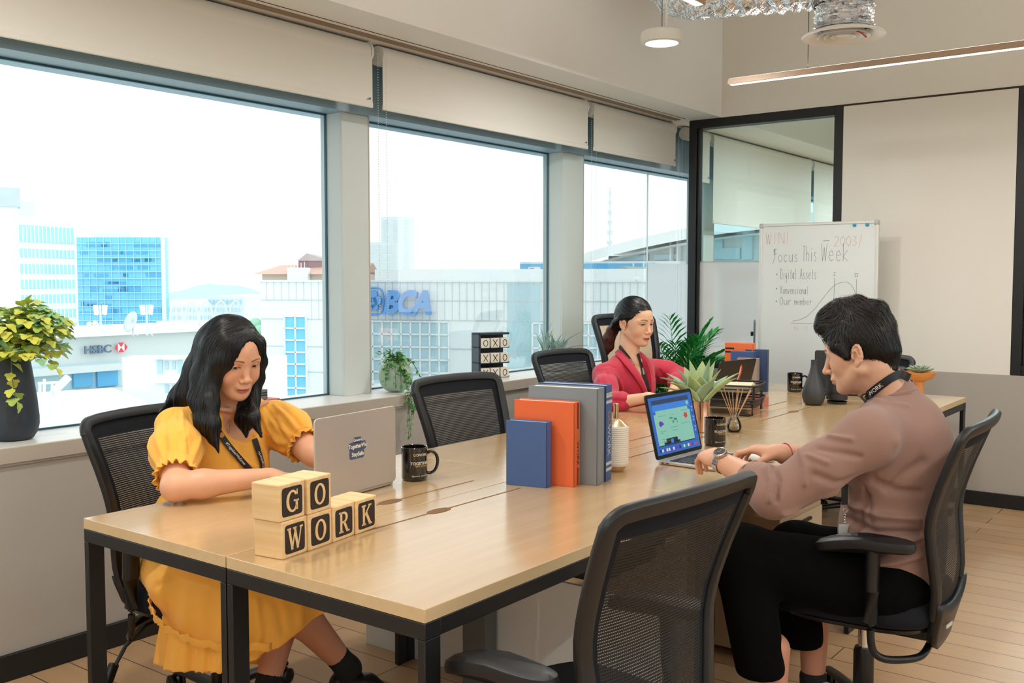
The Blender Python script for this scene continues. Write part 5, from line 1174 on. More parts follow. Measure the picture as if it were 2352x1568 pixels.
# dark laptop behind the man's face
t, lid, m4 = laptop('laptop', 'open black laptop with its dark lid behind the two charcoal vases', (-1.83, 5.46, TZ), R_(-72), 0.32, 0.20, 0.12, 0.215, mat('laptop_graphite', S(30, 31, 32), 0.4))
# succulent bowl
t = thing('succulent_bowl', 'pale green rosette succulent in an orange wooden bowl behind the man\'s collar', 'potted plant', (-1.43, 5.44, TZ))
b = MB(); b.lathe([(0.001, 0.0), (0.045, 0.0), (0.04, 0.006), (0.026, 0.012), (0.024, 0.082), (0.034, 0.088), (0.066, 0.100), (0.083, 0.126), (0.085, 0.134), (0.081, 0.134), (0.076, 0.122), (0.001, 0.118)], seg=44, cap=False); b.build('bowl', mat('bowl_wood', S(218, 150, 84), 0.4), t)
sm = mat('succulent_leaf', S(150, 168, 144), 0.6, var=0.1, vscale=20)
for ring_, (n_, e0, e1, L, wd) in enumerate(((9, 14, 26, .075, .017), (8, 30, 44, .064, .016), (7, 48, 60, .052, .014), (5, 66, 78, .040, .011), (3, 82, 88, .03, .008))):
    for i in range(n_):
        az = 2 * math.pi * i / n_ + ring_ * 0.6; blade((math.cos(az) * .004, math.sin(az) * .004, 0.129), az, e0, e1, L, wd, None, 0.006, n=8, wpk=0.6, fold=0.4).build('leaf', sm, t, angle=180)
# phone and stylus by the woman in crimson
t = thing('tablet', 'small grey tablet on a low stand in front of the crimson jacket woman', 'tablet', (-2.20, 4.10, TZ), R_(30))
b = MB(); b.box((0, 0, 0.028), (0.17, 0.12, 0.008), rot=(0, -0.25, 0)); b.build('tablet_body', mat('tablet_grey', S(96, 98, 102), 0.3, 0.4), t, bevel=0.003); b = MB(); b.box((-0.03, 0, 0.02), (0.02, 0.10, 0.04)); b.build('stand', 'black', t); 
t = thing('pen', 'dark pen held above the tablet by the woman in crimson', 'pen', (0, 0, 0)); p0 = Vector((-2.18, 4.17, TZ + 0.052)); b = MB(); b.tube([p0, p0 + Vector((0.012, 0.03, 0.035)), p0 + Vector((0.03, 0.075, 0.085))], [0.0012, 0.0045, 0.0045], 10); b.build('pen_barrel', pdark, t)

t = thing('computer_mouse', 'small white computer mouse under the man\'s right hand beside the laptop', 'mouse', (-1.36, 3.20, TZ), R_(170))
b = MB(); b.pad((0, 0, 0), 0.056, 0.031, [(0.9, 0.001), (1.0, 0.006), (0.97, 0.014), (0.75, 0.021), (0.4, 0.024)], 2.6, 30); b.build('mouse_body', M['white'], t)
# ================================================================== on the window sill, and the palm
leafm = {}
def leaf_mat(n, c, v=0.2): 
    if n not in leafm: leafm[n] = mat(n, c, 0.5, var=v, vscale=30)
    return leafm[n]
def catm(P, n=6): return catmull([Vector(p) for p in P], n)
# ---------- tall dark vase with ginkgo-like foliage
t = thing('vase_arrangement', 'tall matte dark vase full of yellow green scalloped foliage on the window sill', 'potted plant', (-3.533, 1.730, SILL))
b = MB(); b.lathe([(0.001, 0), (0.055, 0.0), (0.066, 0.006), (0.080, 0.028), (0.086, 0.055), (0.086, 0.08), (0.080, 0.15), (0.068, 0.24), (0.060, 0.295), (0.058, 0.302), (0.054, 0.302), (0.053, 0.28), (0.001, 0.26)], seg=56, cap=False); b.build('vase', mat('vase_slate', S(46, 54, 64), 0.5, bump=0.12, bscale=300, stretch=(1, 1, 6)), t)
lm = [leaf_mat('ginkgo_yellow', S(214, 214, 92)), leaf_mat('ginkgo_green', S(176, 200, 100)), leaf_mat('ginkgo_blue', S(150, 200, 146))]
rr = random.Random(21); stem_m = mat('stem_green', S(96, 118, 60), 0.6)
def lobed_leaf(b, base, d, up, L, mi):
    d = d.normalized(); sd = d.cross(up).normalized(); u = sd.cross(d).normalized(); P = [(0, 0), (.28, .10), (.42, .36), (.66, .42), (.72, .26), (.88, .22), (1.0, .06), (.98, -.08), (.84, -.2), (.72, -.26), (.64, -.42), (.42, -.36), (.28, -.10)]
    mid = [base, base + d * L * .3 + u * L * .04, base + d * L * .6 + u * L * .05, base + d * L * .9]
    V = []
    for x, y in P: V.append(base + d * (L * x) + sd * (L * y) + u * (L * (.18 * abs(y) + .10 * math.sin(x * 3) - .12 * x * x)))
    V.append(base + d * L * .5 - u * L * 0.02); n_ = len(P)
    b.add(V, [(i, (i + 1) % n_, n_) for i in range(n_)], mi, None, True)
fol = []
def branch(path, nl, Lf, mi0):
    P = catm(path, 8); b = MB(); b.tube(P, [0.0022 * (1 - 0.6 * i / len(P)) for i in range(len(P))], 5, mi=3)
    for k_ in range(nl):
        s = (k_ + 1.5) / (nl + 1); i = min(len(P) - 2, int(s * (len(P) - 1))); tn = (P[i + 1] - P[i]).normalized(); side = tn.cross(Vector((0.1, 0.2, 1))).normalized() * (1 if k_ % 2 else -1)
        d = (tn * 0.55 + side * 0.9 + Vector((rr.uniform(-.3, .3), rr.uniform(-.3, .3), rr.uniform(-.3, .3)))).normalized()
        lobed_leaf(b, P[i], d, Vector((rr.uniform(-.3, .3), rr.uniform(-.3, .3), 1)), Lf * rr.uniform(.75, 1.15), rr.choice(mi0))
    lobed_leaf(b, P[-1], (P[-1] - P[-2]), Vector((0, 0, 1)), Lf, rr.choice(mi0)); b.build('foliage_branch', lm + [stem_m], t, angle=180)
for k_ in range(120):
    a = rr.uniform(0, 2 * math.pi); e = rr.uniform(0.1, 1.0); Rr = rr.uniform(0.10, 0.185); top = 0.302 + rr.uniform(0.0, 0.21) * (1.15 - 0.55 * (Rr / 0.19))
    x, y = Rr * math.cos(a), Rr * math.sin(a)
    if x < -0.10: x = -0.10
    branch([(0.02 * math.cos(a), 0.02 * math.sin(a), 0.28), (x * .35, y * .35, 0.30 + (top - .3) * .6 + 0.03), (x * .75, y * .75, top + 0.01), (x, y, top - 0.01 * rr.random())], 8, 0.050, (0, 0, 1, 1, 2))
dn = Vector((RGT.x, RGT.y, 0)); tw = -Vector((FWD.x, FWD.y, 0)).normalized()
p = lambda r, f, z: tuple(dn * r + tw * f + Vector((0, 0, z)))
branch([p(.02, .03, .29), p(.04, .075, .30), p(.05, .098, .25), p(.055, .098, .19), p(.062, .098, .155)], 8, 0.050, (0, 1)); branch([p(.03, .02, .29), p(.10, .04, .33), p(.145, .04, .30), p(.17, .04, .265)], 6, 0.046, (0, 1)); branch([p(.03, .02, .29), p(.09, .04, .35), p(.155, .03, .375), p(.19, .02, .37)], 7, 0.040, (1, 2)); branch([p(.0, .0, .29), p(.03, .0, .40), p(.05, .0, .45), p(.06, .0, .475)], 7, 0.044, (0, 0, 1))
# ---------- books lying behind the woman in yellow
t = thing('book', 'orange box book lying on the sill behind the yellow sleeve', 'book', (-3.45, 2.72, SILL), R_(4)); b = MB(); b.box((0, 0, 0.026), (0.10, 0.21, 0.052)); b.build('cover', mat('cover_sill_orange', S(206, 84, 40), 0.5), t, bevel=0.002); b = MB(); b.box((-0.004, 0, 0.026), (0.098, 0.206, 0.044)); b.build('page_block', M['white'], t)
t = thing('book', 'grey box book with dark lines on top of the orange one on the sill', 'book', (-3.46, 2.68, SILL + 0.052), R_(4)); b = MB(); b.box((0, 0, 0.022), (0.10, 0.17, 0.044)); b.build('cover', mat('cover_sill_grey', S(120, 118, 114), 0.5), t, bevel=0.002)
b = MB()
for z in (0.020, 0.030): b.box((0.0505, 0, z), (0.001, 0.16, 0.004))
b.box((0.0, 0.0855, 0.025), (0.09, 0.001, 0.004)); b.build('spine_lines', pdark, t)
# ---------- ribbed celadon pot with trailing plant
t = thing('trailing_plant', 'ribbed pale green round pot with a vine trailing over the sill edge', 'potted plant', (-3.500, 3.650, SILL))
b = MB(); pr = [(0.001, 0)] + [(0.086 * math.sin(a) ** 0.75, 0.084 - 0.086 * math.cos(a)) for a in [R_(v) for v in range(24, 150, 7)]] + [(0.045, 0.160), (0.042, 0.15), (0.001, 0.14)]
b.lathe(pr, seg=112, cap=False, fn=lambda a, r, z: r * (1 - 0.028 * (0.5 + 0.5 * math.cos(a * 28)) * (1 if r > 0.03 else 0))); b.build('pot', mat('celadon', S(176, 198, 180), 0.5), t)
vm_ = [leaf_mat('vine_green', S(78, 142, 70)), leaf_mat('vine_light', S(110, 170, 84)), leaf_mat('vine_blue', S(96, 150, 116))]
rr = random.Random(8)
def simple_leaf(b, base, d, up, L, mi, w=.30):
    d = d.normalized(); sd = d.cross(up)
    if sd.length < .05: sd = d.cross(Vector((1, 0, 0)))
    sd.normalize(); u = sd.cross(d)
    P = [(0, 0), (.25, w * .8), (.5, w), (.78, w * .55), (1, 0), (.78, -w * .55), (.5, -w), (.25, -w * .8)]
    V = [base + d * L * x + sd * L * y + u * L * (.2 * abs(y) - .15 * x * x) for x, y in P] + [base + d * L * .5 - u * L * .03]
    b.add(V, [(i, (i + 1) % 8, 8) for i in range(8)], mi, None, True)
def vine(path, n, L, mis=(0, 0, 1, 2)):
    P = catm(path, 8); b = MB(); b.tube(P, 0.0013, 5, mi=3)
    for k_ in range(n):
        i = min(len(P) - 2, int((k_ + .6) / n * (len(P) - 1))); tn = (P[i + 1] - P[i]).normalized(); sd = Vector((rr.uniform(-1, 1), rr.uniform(-1, 1), rr.uniform(-.5, .9)))
        simple_leaf(b, P[i], tn * .5 + sd, Vector((rr.uniform(-.5, .5), rr.uniform(-.5, .5), 1)), L * rr.uniform(.7, 1.2), rr.choice(mis))
    simple_leaf(b, P[-1], P[-1] - P[-2], Vector((0, 0, 1)), L, 1); b.build('vine', vm_ + [stem_m], t, angle=180)
for k_ in range(16):
    a = rr.uniform(0, 6.28); R1 = rr.uniform(.04, .09); h = rr.uniform(.16, .205)
    vine([(0, 0, .145), (R1 * .4 * math.cos(a), R1 * .4 * math.sin(a), h), (R1 * math.cos(a), R1 * math.sin(a), h - .015)], 9, .026)
for rx_, zz in ((-.035, .06), (-.02, .09), (.01, .05), (.035, .04), (-.045, .12), (.05, .08)):
    vine([p(rx_ * .5, .02, .15), p(rx_ * .9, .06, .165), p(rx_, .095, .13), p(rx_ * 1.1, .10, zz)], 13, .027)
vine([p(.02, .0, .15), p(.07, .03, .17), p(.11, .04, .12), p(.14, .05, .06), p(.155, .06, .03)], 14, .023, (0, 1, 1)); vine([p(.03, .02, .15), p(.09, .05, .15), p(.125, .07, .09), p(.165, .08, .055)], 12, .023, (0, 1, 1))
for rx_, zz, fw in ((.07, -.14, .155), (.085, -.185, .16), (.10, -.10, .165), (.085, -.06, .16), (.075, -.20, .158)):
    vine([p(.03, .04, .14), p(rx_ * .8, .10, .09), p(rx_, .145, .03), p(rx_ + .01, fw, -.04), p(rx_ + .005, fw, zz)], 20, .027)
# ---------- tic-tac-toe tower
t = thing('tic_tac_toe_stand', 'black upright frame with nine cream O and X cubes standing on the sill', 'game', (-3.575, 4.52, SILL), 0)
uX = Vector((-3.535 + 3.626, 4.594 - 4.365, 0)).normalized(); t.rotation_euler.z = math.atan2(uX.y, uX.x)
fb = mat('stand_slate', S(40, 50, 62), 0.5); b = MB(); w_, d_, h_ = 0.205, 0.085, 0.262
b.box((0, 0.035, h_ / 2), (w_, 0.012, h_)); b.box((-w_ / 2 + 0.006, 0, h_ / 2), (0.012, d_, h_)); 
for z in (0.006, h_ / 3 + 0.002, 2 * h_ / 3 + 0.004, h_ - 0.006): b.box((0, 0, z), (w_, d_, 0.012))
b.build('stand_frame', fb, t, bevel=0.001)
cb = mat('cube_cream', S(226, 218, 200), 0.5)
for r, row in enumerate(('OXO', 'XXO', 'XXO')):
    for c, ch in enumerate(row):
        x = -0.062 + c * 0.064 + 0.003; z = h_ - 0.012 - (r + 1) * (h_ / 3 - 0.001) + 0.006 + 0.0335; b = MB(); b.box((x, -0.022, z), (0.056, 0.05, 0.056), rot=(0, 0, 0.06 * (c - 1))); cu = b.build('marked_block', cb, t, bevel=0.004, seg=3)
        b = MB(); m4 = frame4((x, -0.0478, z), (1, 0.06 * (c - 1), 0), (0, 0, 1))
        if ch == 'O':
            n_ = 28; V = []
            for i in range(n_): a = 2 * math.pi * i / n_; V += [(0.0155 * math.cos(a), 0.0195 * math.sin(a), 0), (0.0115 * math.cos(a), 0.0155 * math.sin(a), 0)]
            b.add(V, [(2 * i, (2 * i + 2) % (2 * n_), (2 * i + 3) % (2 * n_), 2 * i + 1) for i in range(n_)], 0, m4)
        else:
            for s in (-1, 1): stroke(b, [(-.014 * s, .019), (.014 * s, -.019)], .0042, m4)
        b.build('mark', pdark, cu)
# ---------- little aloe cluster in a white zigzag bowl
t = thing('potted_aloe', 'spiky blue green aloe cluster in a white scalloped bowl by the second mullion', 'potted plant', (-3.525, 5.08, SILL))
b = MB(); b.lathe([(0.001, 0), (0.05, 0), (0.075, 0.012), (0.088, 0.04), (0.088, 0.062), (0.083, 0.062), (0.08, 0.045), (0.001, 0.04)], seg=60, cap=False, fn=lambda a, r, z: r); b.build('bowl', M['white'], t)
b = MB(); n_ = 13; V = []; F = []
for i in range(n_ * 2):
    a = 2 * math.pi * i / (n_ * 2); V += [(0.0885 * math.cos(a), 0.0885 * math.sin(a), 0.06), (0.0885 * math.cos(a), 0.0885 * math.sin(a), 0.082 if i % 2 else 0.058)]
for i in range(n_ * 2): j = (i + 1) % (n_ * 2); F.append((2 * i, 2 * j, 2 * j + 1, 2 * i + 1))
b.add(V, F); b.build('zigzag_rim', M['white'], t)
alo = [mat('aloe_blue', S(140, 170, 164), 0.5, var=0.12, vscale=20), mat('aloe_yellow', S(190, 196, 110), 0.5, var=0.15, vscale=20)]; trm = mat('aloe_trunk', S(196, 150, 116), 0.8, bump=0.4, bscale=80)
rr = random.Random(17)
for cx, cf, h0 in ((-.045, .02, .10), (.005, -.02, .11), (.05, .02, .10)):
    b = MB(); c_ = Vector(p(cx, cf, 0)); b.tube([c_ + Vector((0, 0, .045)), c_ + Vector((0, 0, h0))], [0.014, 0.012], 10); b.build('trunk', trm, t)
    for k_ in range(10):
        az = 2 * math.pi * k_ / 10 + rr.uniform(-.3, .3); e0 = rr.uniform(55, 88); L = rr.uniform(.10, .19)
        blade(c_ + Vector((0, 0, h0 - .01)), az, e0, e0 - rr.uniform(10, 50), L, .011, None, .003, n=10, wpk=.3, fold=.5).build('leaf', alo[1 if rr.random() < .2 else 0], t, angle=180)
b = blade(Vector(p(-.03, 0, .16)), azim(-.6, 0), 80, 130, .16, .008, None, .002, n=16); b.build('leaf', alo[0], t)
blade(Vector(p(.03, 0, .14)), azim(1, .1), 45, 20, .20, .010, None, .002, n=12).build('leaf', alo[0], t); blade(Vector(p(.05, .02, .12)), azim(1, .0), 30, -12, .20, .007, None, .002, n=12).build('leaf', alo[0], t)
# ---------- palm standing on the sill corner
t = thing('potted_palm', 'bright green feather palm in a grey pot between the window and the black frame', 'potted plant', (-3.12, 5.95, 0))
b = MB(); b.lathe([(0.001, 0), (0.11, 0), (0.13, 0.05), (0.15, 0.42), (0.155, 0.44), (0.145, 0.44), (0.14, 0.40), (0.001, 0.38)], seg=40, cap=False); b.build('pot', mat('palm_pot', S(150, 148, 142), 0.6), t)
pm = [leaf_mat('palm_green', S(58, 176, 84)), leaf_mat('palm_dark', S(40, 146, 74)), leaf_mat('palm_light', S(104, 200, 110))]
rr = random.Random(33)
def frond(az, e0, e1, L, z0=.40, nl=30, Lf=.19):
    pt = Vector((0.02 * math.cos(az), 0.02 * math.sin(az), z0)); P = [pt.copy()]; n_ = 20
    for i in range(n_):
        e = R_(e0 + (e1 - e0) * (i / n_) ** 1.4); pt = pt + Vector((math.cos(az) * math.cos(e), math.sin(az) * math.cos(e), math.sin(e))) * (L / n_); P.append(pt.copy())
    b = MB(); b.tube(P, [0.005 * (1 - .75 * i / n_) for i in range(n_ + 1)], 6, mi=0)
    for k_ in range(nl):
        s = 0.38 + 0.62 * k_ / (nl - 1); i = min(n_ - 1, int(s * n_)); tn = (P[i + 1] - P[i]).normalized(); sd = tn.cross(Vector((0, 0, 1))).normalized()
        for sg in (-1, 1):
            LL = Lf * math.sin(math.pi * min(.94, (k_ + 3) / (nl + 3))) ** .6; d = (tn * (0.55 + .9 * k_ / nl) + sd * sg * 1.0 + Vector((0, 0, rr.uniform(-.05, .25)))).normalized(); c0_ = P[i]; u = Vector((0, 0, 1)); sp_ = d.cross(u).normalized() * .011
            tip_ = c0_ + d * LL + Vector((0, 0, -LL * .12)); mid_ = c0_ + d * LL * .5 + Vector((0, 0, LL * .03))
            b.add([c0_ - sp_ * .3, mid_ - sp_, tip_, mid_ + sp_, c0_ + sp_ * .3, mid_ + Vector((0, 0, -.002))], [(0, 1, 5), (1, 2, 5), (2, 3, 5), (3, 4, 5), (4, 0, 5)], rr.choice((0, 0, 1, 2)), None, True)
    b.build('frond', pm, t, angle=180)
for az_, e0, e1, L in ((azim(-1, .3), 78, -5, .62), (azim(-.7, .6), 82, 20, .62), (azim(-.2, 1), 84, 45, .62), (azim(.3, .8), 82, 40, .66), (azim(.8, .4), 80, 20, .66), (azim(1, .0), 80, 8, .62), (azim(.5, .1), 86, 55, .74), (azim(-.1, .2), 89, 62, .76), (azim(-.6, .1), 84, 35, .68), (azim(.9, .7), 72, -6, .55), (azim(.1, .9), 70, 10, .5), (azim(-.4, .9), 74, 14, .52), (azim(.6, .6), 76, 30, .55), (azim(-1, .7), 70, -10, .5), (azim(.2, .5), 86, 40, .68), (azim(-.3, .5), 82, 30, .66), (azim(.7, -.2), 84, 36, .72), (azim(-.8, -.2), 80, 15, .6), (azim(.4, .9), 78, 22, .6)):
    frond(az_, e0, e1, L)
# ================================================================== sculpting tools for figures
class SDF:
    def __init__(s, lo, hi, h):
        s.lo = np.array(lo, float); s.h = h; s.n = np.ceil((np.array(hi) - s.lo) / h).astype(int) + 1
        s.F = np.full(s.n, 0.06, np.float32); s.ax = [(s.lo[i] + h * np.arange(s.n[i])).astype(np.float32) for i in range(3)]
        s.o = np.zeros(3); s.R = np.eye(3)
    def frame(s, o=None, R=None):
        s.o = np.zeros(3) if o is None else np.array(o, float); s.R = np.eye(3) if R is None else np.array(R, float); return s
    def W(s, p): return s.o + s.R @ np.array(p, float)
    def _win(s, lo, hi, pad):
        sl = []
        for i in range(3):
            a = int(max(0, math.floor((lo[i] - pad - s.lo[i]) / s.h))); b = int(min(s.n[i], math.ceil((hi[i] + pad - s.lo[i]) / s.h) + 1))
            if b <= a: return None
            sl.append(slice(a, b))
        sl = tuple(sl); return sl, s.ax[0][sl[0]][:, None, None], s.ax[1][sl[1]][None, :, None], s.ax[2][sl[2]][None, None, :]
    def _mix(s, sl, d, k, op):
        f = s.F[sl]; d = d.astype(np.float32)
        if op == 'sub': d = -d; f2 = np.maximum(f, d) + (np.maximum(k - np.abs(f - d), 0) ** 2) / (4 * k)
        elif op == 'int': f2 = np.maximum(f, d)
        else: f2 = np.minimum(f, d) - (np.maximum(k - np.abs(f - d), 0) ** 2) / (4 * k)
        s.F[sl] = f2
    def cap(s, a, b, ra, rb=None, k=0.01, op='add'):
        rb = ra if rb is None else rb; a = s.W(a); b = s.W(b); r = max(ra, rb)
        w = s._win(np.minimum(a, b) - r, np.maximum(a, b) + r, k + 0.035)
        if w is None: return s
        sl, X, Y, Z = w; d = b - a; L = max(d @ d, 1e-12)
        t = np.clip(((X - a[0]) * d[0] + (Y - a[1]) * d[1] + (Z - a[2]) * d[2]) / L, 0, 1)
        D = np.sqrt((X - a[0] - d[0] * t) ** 2 + (Y - a[1] - d[1] * t) ** 2 + (Z - a[2] - d[2] * t) ** 2) - (ra + (rb - ra) * t)
        s._mix(sl, D, k, op); return s
    def chain(s, P, r, k=0.01, op='add'):
        for i in range(len(P) - 1): s.cap(P[i], P[i + 1], r[i], r[i + 1], k, op)
        return s
    def ell(s, c, r, k=0.01, op='add', A=None):
        c = s.W(c); Rm = s.R if A is None else s.R @ np.array(A, float); r = np.array(r, float); e = np.abs(Rm) @ r
        w = s._win(c - e, c + e, k + 0.035)
        if w is None: return s
        sl, X, Y, Z = w; X = X - c[0]; Y = Y - c[1]; Z = Z - c[2]; q = [(Rm[0, i] * X + Rm[1, i] * Y + Rm[2, i] * Z) for i in range(3)]
        k0 = np.sqrt(sum((q[i] / r[i]) ** 2 for i in range(3))); k1 = np.sqrt(sum((q[i] / r[i] ** 2) ** 2 for i in range(3))) + 1e-9
        s._mix(sl, k0 * (k0 - 1.0) / k1, k, op); return s
    def fn(s, lo, hi, f, k=0.01, op='add', pad=0.04):
        w = s._win(np.array(lo), np.array(hi), pad)
        if w is None: return s
        sl, X, Y, Z = w; s._mix(sl, f(X, Y, Z) + 0 * (X + Y + Z), k, op); return s
    def sample(s, P):
        q = (np.array(P) - s.lo) / s.h; i = np.clip(np.floor(q).astype(int), 0, s.n - 2); t = np.clip(q - i, 0, 1); r = 0
        for a in (0, 1):
            for b in (0, 1):
                for c in (0, 1):
                    w = (t[:, 0] if a else 1 - t[:, 0]) * (t[:, 1] if b else 1 - t[:, 1]) * (t[:, 2] if c else 1 - t[:, 2]); r = r + w * s.F[i[:, 0] + a, i[:, 1] + b, i[:, 2] + c]
        return r
    def grad(s, P, e=None):
        e = e or s.h * 1.2; P = np.array(P); g = np.stack([s.sample(P + d) - s.sample(P - d) for d in np.eye(3) * e], 1)
        return g / (np.linalg.norm(g, axis=1, keepdims=True) + 1e-9)
    def mesh(s):
        s.F[0] = s.F[-1] = 0.05; s.F[:, 0] = s.F[:, -1] = 0.05; s.F[:, :, 0] = s.F[:, :, -1] = 0.05
        F = s.F; N = (F < 0); c = np.zeros(np.array(F.shape) - 1, np.int8)
        for a in (0, 1):
            for b in (0, 1):
                for d in (0, 1): c += N[a:N.shape[0] - 1 + a, b:N.shape[1] - 1 + b, d:N.shape[2] - 1 + d]
        idx = np.argwhere((c > 0) & (c < 8)); I = np.full(c.shape, -1, np.int32); I[idx[:, 0], idx[:, 1], idx[:, 2]] = np.arange(len(idx))
        co = [(a, b, d) for a in (0, 1) for b in (0, 1) for d in (0, 1)]; val = {o: F[idx[:, 0] + o[0], idx[:, 1] + o[1], idx[:, 2] + o[2]] for o in co}
        acc = np.zeros((len(idx), 3)); cnt = np.zeros(len(idx))
        for o in co:
            for axn in range(3):
                if o[axn] == 0:
                    o2 = list(o); o2[axn] = 1; o2 = tuple(o2); v1, v2 = val[o], val[o2]; m = (v1 < 0) != (v2 < 0); t = np.where(m, v1 / np.where(m, v1 - v2, 1), 0)
                    p = np.zeros((len(idx), 3)) + np.array(o); p[:, axn] += t; acc += p * m[:, None]; cnt += m
        V = s.lo + (idx + acc / cnt[:, None]) * s.h; Q = []
        for axn in range(3):
            sa = [slice(None)] * 3; sb = [slice(None)] * 3; sa[axn] = slice(0, -1); sb[axn] = slice(1, None); m = N[tuple(sa)] != N[tuple(sb)]; e = np.argwhere(m); neg = N[e[:, 0], e[:, 1], e[:, 2]]
            u, v = [(1, 2), (2, 0), (0, 1)][axn]; du = np.zeros(3, int); dv = np.zeros(3, int); du[u] = 1; dv[v] = 1
            ok = (e[:, u] > 0) & (e[:, v] > 0) & (e[:, u] < c.shape[u]) & (e[:, v] < c.shape[v]); e = e[ok]; neg = neg[ok]
            g = lambda q: I[q[:, 0], q[:, 1], q[:, 2]]; a_, b_, c_, d_ = g(e), g(e - du), g(e - du - dv), g(e - dv)
            Q.append(np.where(neg[:, None], np.stack([a_, b_, c_, d_], 1), np.stack([a_, d_, c_, b_], 1)))
        return V, np.concatenate(Q)
def np_mesh(name, V, Q, m, parent=None, col=None, smooth=0):
    Q = np.asarray(Q)
    if smooth:
        E = np.concatenate([Q[:, [0, 1]], Q[:, [1, 2]], Q[:, [2, 3]], Q[:, [3, 0]]])
        for _ in range(smooth):
            acc = np.zeros_like(V); cnt = np.zeros(len(V)); np.add.at(acc, E[:, 0], V[E[:, 1]]); np.add.at(acc, E[:, 1], V[E[:, 0]]); np.add.at(cnt, E[:, 0], 1); np.add.at(cnt, E[:, 1], 1)
            V = V * 0.45 + 0.55 * acc / np.maximum(cnt, 1)[:, None]
    me = bpy.data.meshes.new(name); nf = len(Q); k = Q.shape[1]
    me.vertices.add(len(V)); me.vertices.foreach_set('co', V.astype(np.float32).ravel()); me.loops.add(nf * k); me.loops.foreach_set('vertex_index', Q.astype(np.int32).ravel())
    me.polygons.add(nf); me.polygons.foreach_set('loop_start', np.arange(0, nf * k, k, dtype=np.int32))
    try: me.polygons.foreach_set('loop_total', np.full(nf, k, np.int32))
    except Exception: pass
    me.update(calc_edges=True); me.validate(); me.polygons.foreach_set('use_smooth', np.ones(len(me.polygons), bool))
    if col is not None:
        a = me.color_attributes.new('Col', 'FLOAT_COLOR', 'POINT'); C4 = np.ones((len(V), 4), np.float32); C4[:, :3] = col; a.data.foreach_set('color', C4.ravel())
    me.materials.append(M[m] if isinstance(m, str) else m)
    o = bpy.data.objects.new(name, me); COL.objects.link(o)
    if parent is not None: o.parent = parent
    return o
def merge(parts):
    V = []; Q = []; o = 0
    for v, q in parts: V.append(v); Q.append(np.asarray(q) + o); o += len(v)
    return np.concatenate(V), np.concatenate(Q)
def vnoise(P, f, seed=0):
    """smooth pseudo noise from warped sines"""
    r = np.random.RandomState(seed); v = 0
    for i in range(5):
        d = r.normal(size=3); d /= np.linalg.norm(d); v = v + np.sin((P @ d) * f * (0.7 + 0.5 * i) + r.uniform(0, 6.3) + 1.3 * np.sin((P @ r.normal(size=3)) * f * 0.6)) / (1 + i * 0.5)
    return v / 2.5
def seg_d(P, a, b):
    a = np.array(a, float); b = np.array(b, float); d = b - a; t = np.clip(((P - a) @ d) / max(d @ d, 1e-9), 0, 1); return np.linalg.norm(P - a - t[:, None] * d, axis=1), t
def folds(sd, V, lines, amp_noise=0.0, fn_=22, seed=1):
    """push the surface out / in along drawn wrinkle lines"""
    n = sd.grad(V); d = np.zeros(len(V))
    for L in lines:
        P, w, a = L; best = np.full(len(V), 9.0)
        for i in range(len(P) - 1): best = np.minimum(best, seg_d(V, P[i], P[i + 1])[0])
        d += a * np.exp(-(best / w) ** 2)
    if amp_noise: d += amp_noise * vnoise(V, fn_, seed)
    return V + n * d[:, None]
def pix(px, py, D): return np.array(at(px, py, D))
def hframe(az, pitch, roll=0.0):
    f = np.array([math.cos(az) * math.cos(pitch), math.sin(az) * math.cos(pitch), -math.sin(pitch)]); l = np.array([-math.sin(az), math.cos(az), 0.0]); u = np.cross(f, l)
    l2 = l * math.cos(roll) + u * math.sin(roll); return np.stack([f, l2, np.cross(f, l2)], 1)
EYE_C = (0.0685, 0.0315, 0.004); EYE_R = 0.0122
